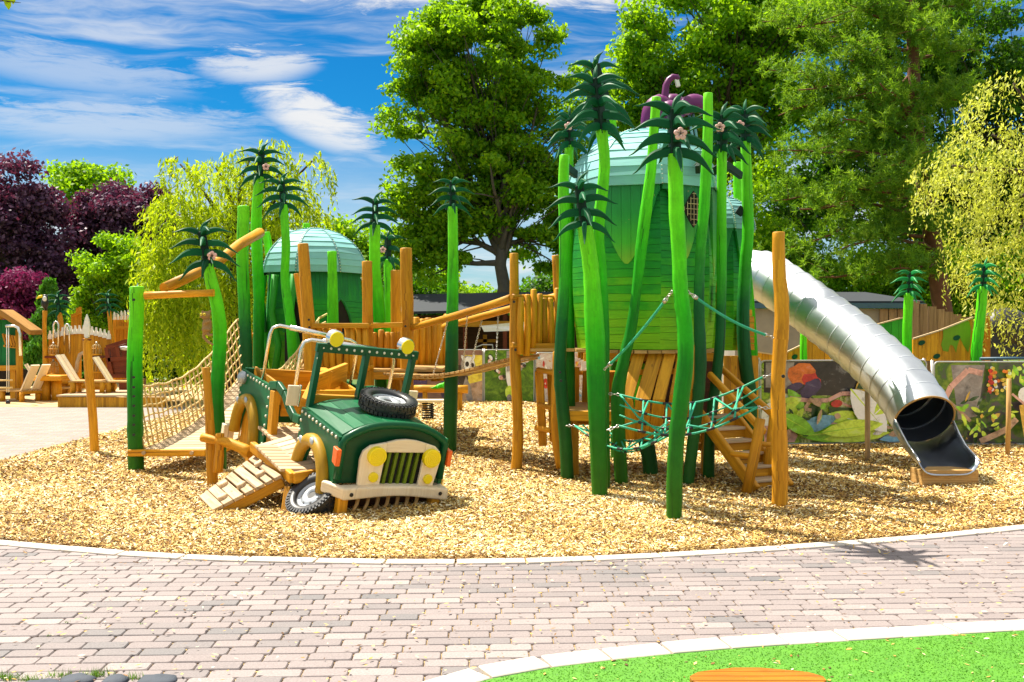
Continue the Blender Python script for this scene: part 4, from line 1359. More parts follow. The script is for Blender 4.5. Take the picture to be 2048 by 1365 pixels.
# ------------------------------------------------------------------ the round huts with dome roofs
def hut(name, label, cx, cy, r, z0, ze, zt, n=8, rot=0.0, petals=(), petal_len=0.9, window=None, bands=None, doors=(), group='round green huts with teal domes', upper=None, ridge=True):
    t = thing(name, label, 'playhouse', (cx, cy, 0), group)
    ang = [rot + 2 * math.pi * i / n for i in range(n)]

    def rad(z):
        f = (z - z0) / (ze - z0)
        return r * (0.955 + 0.07 * math.sin(math.pi * min(1, f * 1.05)))

    def ring(z, i, k=1.0): return Vector((cx + rad(z) * k * math.cos(ang[i % n]), cy + rad(z) * k * math.sin(ang[i % n]), z))
    # boarded wall: every board a slab of its own, slightly out of true
    core = MB()
    m = 10
    for i in range(n):
        for j in range(m):
            za, zb = z0 + (ze - z0) * j / m, z0 + (ze - z0) * (j + 1) / m
            core.quad(ring(za, i, .965), ring(za, i + 1, .965), ring(zb, i + 1, .965), ring(zb, i, .965), 0)
    for zz in (z0 + 0.002, ze):
        b = len(core.v); core.v.extend(ring(zz, i, .96) for i in range(n)); core.face([b + i for i in range(n)], [(0, 0)] * n, 0, .5)
    wall = MB()
    bh = 0.082
    for i in range(n):
        mid = (ang[i] + ang[(i + 1) % n] + (2 * math.pi if i == n - 1 else 0)) / 2
        if any(abs((mid - d + math.pi) % (2 * math.pi) - math.pi) < 0.3 for d in doors): skip = True
        else: skip = False
        z = z0; tilt = 0.0
        while z < ze - 0.01:
            h = min(bh * R0.uniform(0.8, 1.2), ze - z)
            if upper and z > z0 + (ze - z0) * upper: break
            tilt2 = R0.uniform(-.012, .012)
            a0, a1 = ring(z + max(0, tilt), i), ring(z - min(0, tilt) * 0, i + 1)
            a0 = ring(z + tilt, i); a1 = ring(z - tilt, i + 1); b0 = ring(z + h - 0.004 + tilt2, i); b1 = ring(z + h - 0.004 - tilt2, i + 1)
            f = (z - z0) / (ze - z0)
            k = 2 if f < (bands or (0.30, 0.62))[0] + R0.uniform(-.10, .10) else (1 if f < (bands or (0.30, 0.62))[1] + R0.uniform(-.08, .08) else 0)
            if not (skip and f < 0.62):
                nn = (a1 - a0).cross(b0 - a0).normalized() * -0.028
                wall.prism([a0, a1, b1, b0], nn, k)
            z += h; tilt = tilt2
        if upper:
            w = 9
            for q in range(w):
                za = z0 + (ze - z0) * upper
                a0, a1 = ring(za, i).lerp(ring(za, i + 1), q / w), ring(za, i).lerp(ring(za, i + 1), (q + .965) / w)
                b0, b1 = ring(ze, i).lerp(ring(ze, i + 1), q / w), ring(ze, i).lerp(ring(ze, i + 1), (q + .965) / w)
                wall.prism([a0, a1, b1, b0], (a1 - a0).cross(b0 - a0).normalized() * -0.028 * R0.uniform(.9, 1.1), 0 if R0.random() < .6 else 1)
    wall.m = [0] * len(wall.m)
    wall.build('wall', M['hut_wall'], t)
    core.build('wall_lining', M['dark_int'], t)
    # dome of overlapping courses
    dome = MB(); nc = 11; over = 1.075

    def dp(f, i):
        a = f * math.pi / 2
        rr = r * over * (math.cos(a) * 0.95 + 0.05 * (1 - f)); zz = ze - 0.03 + (zt - ze + 0.03) * math.sin(a)
        return Vector((cx + rr * math.cos(ang[i % n]), cy + rr * math.sin(ang[i % n]), zz))
    for i in range(n):
        for j in range(nc):
            f0, f1 = j / nc, (j + 1.12) / nc
            f1 = min(f1, 0.995)
            a0, a1, b1, b0 = dp(f0, i), dp(f0, i + 1), dp(f1, i + 1), dp(f1, i)
            nn = (a1 - a0).cross(b0 - a0).normalized()
            a0 = a0 + nn * 0.007 + Vector((0, 0, R0.uniform(-.006, .006))); a1 = a1 + nn * 0.007 + Vector((0, 0, R0.uniform(-.006, .006)))
            dome.prism([a0, a1, b1, b0], nn * 0.018)
    d = dome.build('dome_roof', M['dome'], t)
    if ridge:
        rd = MB()
        for i in range(n):
            pts = [dp(j / 12, i) * 1.0 for j in range(13)]
            pts = [p + (p - Vector((cx, cy, ze - .2))).normalized() * 0.022 for p in pts]
            for a, b in zip(pts, pts[1:]):
                rd.beam(a, b, 0.034, 0.010, 0, (a - Vector((cx, cy, ze - .3))))
            for j in range(24):
                f = j / 24 * 12; p = pts[int(f)].lerp(pts[min(12, int(f) + 1)], f % 1)
                rd.ell(p + (p - Vector((cx, cy, ze - .2))).normalized() * 0.008, 0.007, None, 6, 4, 1)
        rd.build('ridge', [M['dome'], M['rivet']], d, org=ORG[t.name]['org'])
    # hanging leaf-shaped petals below the eave
    for (i, plen, wfrac, skew) in petals:
        pe = MB()
        A, B = ring(ze, i, 1.06), ring(ze, i + 1, 1.06)
        outn = ((A + B) / 2 - Vector((cx, cy, ze))).normalized()
        w = 6
        for q in range(w):
            def edge(s):
                # depth of the leaf at side position s in 0..1
                x = (s - 0.5 - skew) / (0.5 + abs(skew)) / wfrac
                return plen * max(0.0, 1 - abs(x) ** 1.5) * 0.95 + plen * 0.10
            s0, s1 = q / w, (q + .97) / w
            sub = 3
            low = [(s0 + (s1 - s0) * u / sub) for u in range(sub + 1)]
            poly = [A.lerp(B, s0), A.lerp(B, s1)] + [A.lerp(B, s) - Vector((0, 0, edge(s))) - outn * edge(s) * 0.02 for s in reversed(low)]
            pe.prism(poly, outn * 0.035, 0, r=R0.random())
        pe.build('petal', M['petal'], t)
    if window:
        a, zc, w, h = window
        R = rot_to((math.cos(a), math.sin(a), 0))
        ax, ay = R.col[0], R.col[1]
        c = Vector((cx, cy, zc)) + ax * r * 1.11
        dia = [(-w, 0), (-w * .45, h * .62), (0, h), (w * .45, h * .62), (w, 0), (w * .45, -h * .62), (0, -h), (-w * .45, -h * .62)]
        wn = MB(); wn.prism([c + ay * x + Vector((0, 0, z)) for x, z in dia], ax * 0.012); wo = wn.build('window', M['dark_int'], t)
        g = MB()
        for k in range(-3, 4):
            g.beam(c + ax * .018 + ay * (k * w / 3.2) - Vector((0, 0, h * (1 - abs(k) / 3.4) * .9)), c + ax * .018 + ay * (k * w / 3.2) + Vector((0, 0, h * (1 - abs(k) / 3.4) * .9)), .006, .006)
            g.beam(c + ax * .024 + ay * (-w * (1 - abs(k) / 3.8) * .8) + Vector((0, 0, k * h / 3.6)), c + ax * .024 + ay * (w * (1 - abs(k) / 3.8) * .8) + Vector((0, 0, k * h / 3.6)), .006, .006)
        g.build('window_grid', M['wood_pale'], wo, org=ORG[t.name]['org'])
    return t, ring, ang


def petal_mat():
    m, N, b = new_mat('petal_paint')
    tc = N.node('ShaderNodeTexCoord')
    sep = N.node('ShaderNodeSeparateXYZ'); N.put(sep.inputs[0], tc.outputs['Generated'])
    n = N.noise(tc.outputs['Object'], 3, 4, .6)
    c = N.ramp(N.math('ADD', sep.outputs[2], N.math('MULTIPLY', N.math('SUBTRACT', n, .5), .2)), [(0.0, (0.26, 0.50, 0.02)), (0.25, (0.06, 0.44, 0.02)), (0.6, (0.012, 0.27, 0.04)), (1.0, (0.006, 0.18, 0.06))])
    g = N.noise(N.scalevec(tc.outputs['UV'], (2.5, 30, 1)), 1.0, 5, .6)
    hs = N.node('ShaderNodeHueSaturation'); N.put(hs.inputs['Value'], N.math('ADD', .72, N.math('MULTIPLY', g, .5))); N.put(hs.inputs['Color'], c)
    w = N.smooth(N.noise(tc.outputs['Object'], 22, 2, .6), .71, .74)
    N.put(b.inputs['Base Color'], N.mix(N.math('MULTIPLY', w, .5), hs.outputs[0], (0.4, 0.3, 0.12, 1)))
    b.inputs['Roughness'].default_value = 0.42
    bump(N, b, g, .3, .003)
    return m


M['petal'] = petal_mat()
pi = math.pi
BX, BY, BR = 1.55, 11.6, 0.83
big, ring, ang = hut('round_hut', 'big round green hut on posts with pointed petals and teal boarded dome', BX, BY, BR, 1.43, 3.25, 3.95, 8, -pi / 2 + 0.07,
                     petals=[(7, 0.85, .95, -.08), (0, 0.80, .7, .0), (1, 0.95, .85, .06), (6, 0.8, .8, 0), (5, 0.7, .8, 0), (2, .8, .8, 0), (4, .8, .8, 0)], window=(-pi / 2 + 0.46, 2.95, 0.135, 0.20))
# hut floor and joists
mb = MB()
for k in range(-5, 6):
    w = math.sqrt(max(0.01, 0.80 ** 2 - (k * .15) ** 2))
    mb.box((BX + k * .15, BY, 1.405), (.14, 2 * w, .035))
mb.build('floor', M['wood_deck'], big)
for s in (-.5, 0, .5):
    mb = MB(); mb.box((BX, BY + s, 1.34), (1.5, .09, .09)); mb.build('joist', M['wood'], big)

AX, AY = 2.66, 12.75
ann, ring2, ang2 = hut('annex_hut', 'narrow round green annex with low teal dome beside the big hut', AX, AY, 0.42, 1.38, 2.92, 3.32, 8, -pi / 2 + .2, petals=[(7, .5, .9, 0), (0, .55, .9, 0)], petal_len=.5, bands=(0.1, 0.45))
mb = MB()
a = -pi / 2 + .2 + pi / 8
ax_, ay_ = Vector((math.cos(a), math.sin(a), 0)), Vector((-math.sin(a), math.cos(a), 0))
c = Vector((AX, AY, 1.38)) + ax_ * .43
for k in range(7):
    w = .15 if k < 5 else (.11 if k == 5 else .05)
    mb.prism([c - ay_ * w + Vector((0, 0, .005 + k * .085)), c + ay_ * w + Vector((0, 0, .005 + k * .085)), c + ay_ * w * .95 + Vector((0, 0, .083 + k * .085)), c - ay_ * w * .95 + Vector((0, 0, .083 + k * .085))], ax_ * .02)
mb.build('hatch', M['wood'], ann)
# brown shuttered window frame on the big hut wall beside the annex
mb = MB()
a = -pi / 2 + 1.15; ax_, ay_ = Vector((math.cos(a), math.sin(a), 0)), Vector((-math.sin(a), math.cos(a), 0)); c = Vector((BX, BY, 1.95)) + ax_ * .86
pts = [c + ay_ * x + Vector((0, 0, z)) for x, z in ((-.07, -.2), (.07, -.2), (.07, .12), (0, .3), (-.07, .12))]
for p, q in zip(pts, pts[1:] + pts[:1]): mb.beam(p, q, .03, .035)
sh = mb.build('shutter_frame', M['wood'], big)
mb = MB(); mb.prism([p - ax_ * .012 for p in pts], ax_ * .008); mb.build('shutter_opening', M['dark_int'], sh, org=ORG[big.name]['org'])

SX, SY = -3.10, 15.6
sm, ring3, ang3 = hut('round_hut', 'small round hut with teal dome at the left, arched openings above the deck', SX, SY, 0.77, 0.95, 2.52, 3.19, 8, -pi / 2 - .12,
                      petals=[], upper=0.72, bands=(0.0, .5))
# arched dark openings in the small hut
for a_off, w, h, z0_ in ((pi / 8 - .12 + pi / 4 * 0 + .42, .20, .62, 1.45), (-.12 - .05, .15, .72, 1.4), (-.12 - pi / 4 - .1, .10, .55, 1.45)):
    a = -pi / 2 + a_off; ax_, ay_ = Vector((math.cos(a), math.sin(a), 0)), Vector((-math.sin(a), math.cos(a), 0))
    c = Vector((SX, SY, z0_)) + ax_ * .80
    arch = [(-w, -.3), (w, -.3), (w, .25 * h), (w * .72, .62 * h), (w * .3, .9 * h), (0, h), (-w * .3, .9 * h), (-w * .72, .62 * h), (-w, .25 * h)]
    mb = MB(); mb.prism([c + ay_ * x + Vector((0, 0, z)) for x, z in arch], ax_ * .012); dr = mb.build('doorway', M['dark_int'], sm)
    mb = MB(); top_ = [c + ax_ * .012 + ay_ * x * 1.06 + Vector((0, 0, z * 1.04)) for x, z in arch[2:]]
    mb.tube(top_, .022, 6); mb.build('doorway_trim', M['hut_top'], dr, org=ORG[sm.name]['org'])
for a_off, rr_ in ((-.55, .84), (-.15, .86), (-.95, .83)):
    a = -pi / 2 + a_off; d = Vector((math.cos(a), math.sin(a), 0)); b0 = Vector((SX, SY, 0)) + d * rr_
    mb = MB(); mb.tube([b0 + Vector((.0, 0, 1.0)), b0 + Vector((.05, 0, 1.4)), b0 + Vector((-.05, 0, 1.9)), b0 + Vector((0, 0, 2.45))], [.06, .05, .05, .06], 8); mb.build('green_strut', M['hut_mid'], sm)

# leaf sprig on the small dome
mb = MB(); c = P(590, 470, 15.6)
mb.ell(c, (.13, .05, .055), Matrix.Rotation(.5, 3, 'Y'), 12, 7); lf = mb.build('roof_leaf', M['dome'], sm)
mb = MB(); mb.ell(P(606, 472, 15.5), .04); mb.build('roof_berry', M['purple'], sm)
# dark fins on the rope side of the domes
mb = MB(); mb.beam(P(522, 545, 15.2), P(548, 515, 15.2), .10, .16); mb.build('roof_bracket', M['frond_core'], sm, bevel=.01)
for (a_, b_) in (((1128, 330, 11.0), (1152, 350, 11.3)), ((1395, 340, 10.7), (1402, 325, 11.0)), ((1425, 345, 11.2), (1448, 330, 11.2)), ((1452, 330, 11.6), (1482, 352, 11.9)), ((1476, 430, 12.0), (1486, 415, 12.0))):
    mb = MB(); mb.beam(P(*a_), P(*b_), .05, .09); mb.build('roof_bracket', M['frond_core'], big, bevel=.008)

# ---- purple flower on top of the big dome
FZ = 11.7
fl = thing('giant_flower', 'purple drooping flower with curved stem and pale tip, crowning the big dome', 'flower sculpture', P(1340, 268, FZ))
SP = [((1336, 222), (1318, 200), (1300, 222), (1294, 258), (1290, 275)), ((1338, 222), (1345, 200), (1362, 210), (1372, 235)), ((1368, 226), (1378, 207), (1398, 206), (1412, 222), (1420, 250)), ((1352, 226), (1340, 215), (1325, 225), (1318, 245))]
for i, s in enumerate(SP):
    zz = FZ + (-.12, .1, -.05, -.2)[i]
    pts = [P(x, y, zz + .02 * k) for k, (x, y) in enumerate(s)]
    fin = []
    for a, b in zip(pts, pts[1:]): fin += [a.lerp(b, k / 4) for k in range(4)]
    fin.append(pts[-1]); n_ = len(fin)
    mb = MB(); mb.tube(fin, [(.06 + .095 * math.sin(math.pi * (k + 1) / (n_ + 1)) ** .7) * (1 - .45 * k / n_) for k in range(n_)], 12, flat=.75)
    o = mb.build('petal', M['purple'], fl)
    sm_ = o.modifiers.new('smooth', 'SMOOTH'); sm_.iterations = 6
mb = MB(); pts = [P(1330, 215, FZ), P(1330, 195, FZ), P(1332, 172, FZ), P(1338, 160, FZ), P(1346, 154, FZ), P(1354, 156, FZ), P(1357, 160, FZ)]
mb.tube(pts, [.055, .045, .04, .038, .036, .04, .03], 10); st = mb.build('pistil', M['purple'], fl)
mb = MB(); mb.beam(P(1352, 156, FZ), P(1357, 174, FZ), .045, .05, 0, (0, 1, 0)); mb.build('pistil_tip', M['white'], st, org=ORG[fl.name]['org'], bevel=.006)
for x in (1326, 1334, 1378, 1386):
    mb = MB(); mb.tube([P(x, 228, FZ), P(x + (4 if x < 1350 else 14), 318, FZ - .25)], .016, 6); mb.build('stalk', M['dome'], fl)

# ------------------------------------------------------------------ the wooden jeep
def jeep_matrix():
    y, p, r = [math.radians(k) for k in (33, 11, 4.5)]
    U = Vector((math.cos(y) * math.cos(r), math.sin(y) * math.cos(r), -math.sin(r)))
    V = Vector((-math.sin(y) * math.cos(p), math.cos(y) * math.cos(p), math.sin(p)))
    V = (V - U * U.dot(V)).normalized()
    m = Matrix((U, V, U.cross(V))).transposed().to_4x4()
    m.translation = (-1.476, 8.8, 0.715)
    return m


JM = jeep_matrix()
jeep = local_thing('play_jeep', 'tilted green wooden play jeep with cream grille, yellow lamps and a tyre on its bonnet', 'play vehicle', JM)
W_ = 1.04


def JL(px, py, z):
    return JM.inverted() @ P(px, py, z)


def arc_w(u, crown=.13):
    x = (u / W_ - .5) * 2
    return crown * (1 - abs(x) ** 2.6)


def jeep_body():
    # bonnet: curved boards running back, front lip, sides
    mb = MB(); nb = 10
    for i in range(nb):
        u0, u1 = W_ * i / nb, W_ * (i + .985) / nb
        um = (u0 + u1) / 2
        poly = [(u0, 0.06, arc_w(u0)), (u1, 0.06, arc_w(u1)), (u1, .98, arc_w(u1, .10) + .01), (u0, .98, arc_w(u0, .10) + .01)]
        mb.prism([Vector(p) for p in poly], (0, 0, -.03))
    b = mb.build('bonnet', M['jeep'], jeep, bevel=.004, seg=1)
    mb = MB(); pts = []; rad = []
    for i in range(17):
        u = W_ * i / 16; pts.append(Vector((u, .03, arc_w(u) - .025))); rad.append(.045)
    pts = [Vector((.0, .03, -.40)), Vector((0, .03, -.2)), Vector((0.0, .03, -.07))] + [Vector((p.x * .94 + .03, p.y, p.z)) for p in pts] + [Vector((W_, .03, -.07)), Vector((W_, .03, -.2)), Vector((W_, .03, -.40))]
    mb.tube(pts, .036, 10)
    mb.build('front_lip', M['jeep'], jeep)
    mb = MB()
    poly = [Vector((0, .05, -.45))] + [Vector((0, .05, -.05))] + [Vector((W_ * i / 12, .05, arc_w(W_ * i / 12) - .03)) for i in range(13)] + [Vector((W_, .05, -.05)), Vector((W_, .05, -.45))]
    mb.prism(poly, (0, .05, 0))
    mb.build('front_panel', M['jeep'], jeep)
    for s, u in ((0, 0.0), (1, W_)):
        mb = MB()
        d = -.035 if s == 0 else .035
        poly = [(u, .04, -.02), (u, 1.0, .0), (u, 1.0, -.80), (u, .86, -.66)]
        # wheel cut-out
        for k in range(9):
            a = math.pi * k / 8
            poly.append((u, .50 + .30 * math.cos(a), -.55 + .30 * math.sin(a)))
        poly += [(u, .10, -.55), (u, .04, -.45)]
        mb.prism([Vector(p) for p in poly], (d, 0, 0))
        for k in range(10):
            mb.ell((u + d * 1.1, .10 + k * .096, -.035), (.012, .016, .016), None, 8, 5, 1)
        for k in range(7):
            mb.ell((u + d * 1.1, .965, -.12 - k * .095), (.012, .016, .016), None, 8, 5, 1)
        mb.build('side_panel', [M['jeep'], M['rivet']], jeep)
        # rear side panel
        mb = MB()
        poly = [(u, 1.86, -.02), (u, 2.92, -.07), (u, 2.90, -.72)]
        for k in range(9):
            a = math.pi * k / 8
            poly.append((u, 2.48 - .30 * math.cos(a) * -1, -.72 + .33 * math.sin(a)))
        poly += [(u, 1.90, -.72)]
        poly = [(u, 1.86, -.02), (u, 2.92, -.07), (u, 2.90, -.72), (u, 2.78, -.72)] + [(u, 2.48 + .30 * math.cos(math.pi * k / 8), -.72 + .33 * math.sin(math.pi * k / 8)) for k in range(1, 8)] + [(u, 2.18, -.72), (u, 1.92, -.72)]
        mb.prism([Vector(p) for p in poly], (d, 0, 0))
        for k in range(10): mb.ell((u + d * 1.1, 1.95 + k * .104, -.06 - k * .004), (.012, .016, .016), None, 8, 5, 1)
        for k in range(6):
            mb.ell((u + d * 1.1, 1.94, -.15 - k * .10), (.012, .016, .016), None, 8, 5, 1)
            mb.ell((u + d * 1.1, 2.86, -.15 - k * .09), (.012, .016, .016), None, 8, 5, 1)
        mb.build('rear_side_panel', [M['jeep'], M['rivet']], jeep)
        # swooping sill of the door cut
        mb = MB()
        sw = [(u + d * .5, 1.98, -.03), (u + d * .5, 1.75, .03), (u + d * .5, 1.55, -.01), (u + d * .5, 1.38, -.10), (u + d * .5, 1.2, -.16), (u + d * .5, 1.02, -.14)]
        for p, q in zip(sw, sw[1:]): mb.beam(p, q, .05, .09)
        mb.build('door_sill', M['jeep'], jeep, bevel=.012)
        # door post
        mb = MB(); mb.beam((u + d * .3, 1.84, -.05), (u + d * .3, 1.70, -.86), .07, .13, 0, (0, 1, 0)); mb.build('door_post', M['wood'], jeep, bevel=.008)
        # fenders
        for (vc, wc, ra, rb, a0) in ((.52, -.56, .34, .36, -.05), (2.48, -.72, .34, .40, -.1)):
            mb = MB()
            pts = [Vector((u - .06 * (1 if s == 0 else -1), vc + ra * math.cos(a) * 1.0, wc + rb * math.sin(a))) for a in [a0 + (math.pi - 2 * a0) * k / 16 for k in range(17)]]
            mb.tube(pts, [.066] * 17, 10)
            for k in (9, 5):
                q = pts[k] + Vector((-.055 if s == 0 else .055, 0, .025)); mb.ell(q, (.014, .05, .032), Matrix.Rotation(.4, 3, 'X'), 10, 6, 1)
            fd = mb.build('fender', [M['mustard'], M['rim']], jeep)
            if vc > 2:
                mb = MB()
                mb.box((u + (.02 if s == 0 else -.02), 2.50, -.70), (.03, .56, .60)); mb.beam((u - .01, 2.36, -1.0), (u - .01, 2.42, -.42), .04, .08, 0, (0, 1, 0))
                mb.build('wheel_board', M['wood'], jeep)
            else:
                pass
    # back panel and inner boards
    mb = MB(); mb.box((W_ / 2, 2.90, -.36), (W_, .04, .62)); mb.build('tail_board', M['jeep'], jeep)
    mb = MB()
    for s in (.10, W_ - .10): mb.beam((s, 1.9, -.12), (s, 2.86, -.12), .03, .20)
    mb.beam((.1, 1.92, -.20), (W_ - .1, 1.92, -.16), .04, .28); mb.beam((.1, 2.62, -.1), (W_ - .1, 2.62, -.1), .04, .22)
    mb.box((W_ * .62, 2.25, -.05), (.16, .2, .34)); mb.beam((.5, 2.05, -.02), (W_ - .05, 2.4, .06), .05, .24); mb.beam((.05, 1.2, -.07), (.55, 2.2, -.02), .05, .2)
    mb.build('seat_boards', M['wood'], jeep, bevel=.006)
    mb = MB(); mb.beam((.02, 1.03, .06), (W_ - .02, 1.03, .06), .05, .13); mb.build('dashboard', M['wood'], jeep, bevel=.006)
    # slatted floor
    mb = MB()
    for k in range(15):
        mb.box((W_ * .36, .62 + k * .098, -.50), (W_ * .86 + (.50 if k < 8 else 0) , .085, .03), None, 0)
    mb.build('floor_boards', M['wood_pale'], jeep, bevel=.004, seg=1)
    # windscreen frame
    mb = MB(); fv = .98
    fr = [((.03, fv, .0), (.055, fv, .62)), ((W_ - .02, fv, .0), (W_ + .02, fv, .60)), ((.52, fv, .06), (.545, fv, .575))]
    for a, b in fr: mb.beam(a, b, .05, .085, 0, (0, 1, 0))
    mb.beam((.012, fv - .004, .60), (W_ + .064, fv - .004, .585), .055, .085)
    for k in range(13): mb.ell((.07 + k * .081, fv - .035, .602 - k * .0012), (.014, .01, .014), None, 8, 5, 1)
    for k in range(1, 6):
        mb.ell((.03 + .004 * k, fv - .030, .60 - k * .105), (.014, .01, .014), None, 8, 5, 1); mb.ell((W_ + .018, fv - .030, .59 - k * .105), (.014, .01, .014), None, 8, 5, 1)
    mb.build('windscreen_frame', [M['jeep_dark'], M['rivet']], jeep, bevel=.006)
    # cream mirrors beside the windscreen
    for u, v, dz in ((-.13, 1.04, .10), (W_ + .12, 1.05, .10)):
        mb = MB(); mb.box((u, v, dz), (.115, .03, .20)); mr = mb.build('mirror', M['cream'], jeep, bevel=.01)
        mb = MB(); mb.box((u + (.067 if u < 0 else -.067), v, dz), (.015, .036, .21)); mb.build('mirror_edge', M['chrome'], mr, bevel=.003)
    # grille plate: cream arch with a barred opening
    gp = MB()
    outer = [(.24, -.44), (.255, -.10)] + [(.24 + .72 * k / 10, -.10 + .115 * math.sin(math.pi * k / 10) ** .7) for k in range(1, 10)] + [(.945, -.10), (.935, -.44)]
    fy = .0
    x0, x1 = .405, .775
    gp.prism([Vector((x, fy, z)) for x, z in [(.175, -.445), (.165, -.20), (.185, -.125), (.25, -.075), (x0, -.045), (x0 + .005, -.13), (x0 - .015, -.455)]], (0, -.035, 0))
    gp.prism([Vector((x, fy, z)) for x, z in [(x1 + .01, -.455), (x1 + .03, -.13), (x1 + .03, -.045), (.91, -.075), (.965, -.125), (.985, -.20), (.945, -.455)]], (0, -.035, 0))
    gp.prism([Vector((x, fy, z)) for x, z in [(x0 + .002, -.135), (x0 + .002, -.044), (.5, -.02), (.6, -.012), (.7, -.02), (x1 + .028, -.044), (x1 + .028, -.135)]], (0, -.035, 0))
    g = gp.build('grille_plate', M['cream'], jeep, bevel=.006)
    mb = MB(); mb.box(((x0 + x1) / 2, .02, -.29), (x1 - x0 + .05, .012, .36)); mb.build('grille_opening', M['gap'], g)
    for k in range(5):
        mb = MB(); x = x0 + .045 + k * (x1 - x0) / 5.1
        mb.beam((x - .015, .0, -.46), (x + .012, .0, -.13), .03, .036, 0, (0, 1, 0)); mb.build('grille_bar', M['olive'], g, bevel=.004)
    for (x, z, r) in ((.312, -.165, .088), (.872, -.18, .088), (.315, -.365, .046), (.875, -.385, .046)):
        mb = MB(); mb.disc((x, -.034, z), r, .05 if r > .06 else .028, (0, -1, 0), 26, 0, .006)
        R = rot_to((0, -1, 0)); R = Matrix((R.col[1], R.col[2], R.col[0])).transposed()
        for q in ((.78, .56, .34, .14) if r > .06 else ()):
            mb.lathe([(r * q, .0495), (r * q, .0535), (r * q - .006, .0535), (r * q - .006, .0495)], (x, -.034, z), R, 24, 0)
        mb.build('headlight' if r > .06 else 'fog_light', M['yellow'], jeep)
    # bumper: bowed beam with returns
    bp = MB()
    n = 14
    top, bot = [], []
    for i in range(n + 1):
        u = .02 + (W_ + .03) * i / n; s = math.sin(math.pi * i / n)
        top.append((u, -.452 - .012 * i / n + .022 * s ** 1.2)); bot.append((u, -.565 - .012 * i / n + .040 * s ** 1.5))
    bp.prism([Vector((u, -.10, w)) for u, w in top] + [Vector((u, -.10, w)) for u, w in reversed(bot)], (0, .12, 0))
    bp.prism([Vector(p) for p in ((.022, -.095, -.453), (-.115, .11, -.44), (-.115, .11, -.545), (.022, -.095, -.562))], (.06, .03, 0))
    bp.prism([Vector(p) for p in ((W_ + .048, .01, -.465), (W_ + .06, .2, -.45), (W_ + .06, .2, -.56), (W_ + .048, .01, -.575))], (-.06, 0, 0))
    bpo = bp.build('bumper', M['cream'], jeep, bevel=.02, seg=3)
    for u in (.10, W_ - .04):
        mb = MB(); mb.disc((u, -.098, -.508), .018, .01, (0, -1, 0), 12); mb.build('bumper_bolt', M['bolt'], bpo)
    # legs and tines under the bumper
    for u in (.05, W_ - .06):
        mb = MB(); mb.beam((u, -.02, -.54), (u - .01, -.06, -.82), .09, .10, 0, (0, 1, 0)); mb.build('front_leg', M['wood'], jeep, bevel=.01)
    for k in range(7):
        mb = MB(); u = .20 + k * .10; mb.tube([(u + .02, .06, -.52), (u + .02, .0, -.57), (u, -.03, -.62), (u - .05, -.06, -.70)], [.018, .02, .018, .015], 8)
        mb.build('tine', M['wood_deck'], jeep)
    mb = MB(); mb.beam((.05, .12, -.66), (W_ - .05, .12, -.64), .08, .09); mb.beam((.0, .3, -.75), (.06, .15, -.72), .1, .14); mb.build('under_beam', M['wood_dark'], jeep)
    # indicators
    for u, d in ((-.02, -1), (W_ + .02, 1)):
        mb = MB(); mb.prism([Vector((u, -.03, -.12)), Vector((u, .07, -.11)), Vector((u, .06, -.25)), Vector((u, -.03, -.27))], (d * .045, 0, 0)); mb.build('indicator', M['orange'], jeep, bevel=.006)
    # tail lamp knob and little steps
    mb = MB(); mb.ell((-.06, 2.78, -.14), (.06, .075, .075)); mb.build('side_lamp', M['rim'], jeep)
    mb = MB(); mb.box((-.10, 2.92, -.80), (.12, .10, .17)); mb.build('rear_step', M['cream'], jeep, bevel=.006)
    # roll bars
    for v, h, sl in ((1.35, .60, .06), (2.30, .56, .10)):
        mb = MB()
        pts = [(.0, v, -.05), (.01, v, h - .10), (.03, v, h - .03), (.10, v, h), (W_ - .10, v, h - sl), (W_ - .03, v, h - sl - .03), (W_, v, h - sl - .10), (W_ - .02, v, -.05)]
        mb.tube(pts, .019, 10); mb.tube([(.22, v, h - sl * .13), (W_ - .22, v, h - sl * .87)], .029, 12)
        mb.build('roll_bar', M['chrome'], jeep)
    for (u, v, w) in ((.18, .98 - .02, .70), (.955, .97, .675)):
        mb = MB(); mb.disc((u, v + .05, w), .081, .09, (0.12, -1, 0), 26, 0, .012); sp_ = mb.build('spot_lamp', M['chrome'], jeep)
        mb = MB(); mb.disc((u - .0, v - .040, w), .074, .012, (0.12, -1, 0), 26, 0, .003); mb.build('spot_lens', M['yellow'], sp_)
        mb = MB(); mb.beam((u, v + .02, w - .1), (u, v + .02, w - .04), .03, .03); mb.build('spot_bracket', M['chrome'], sp_)


jeep_body()


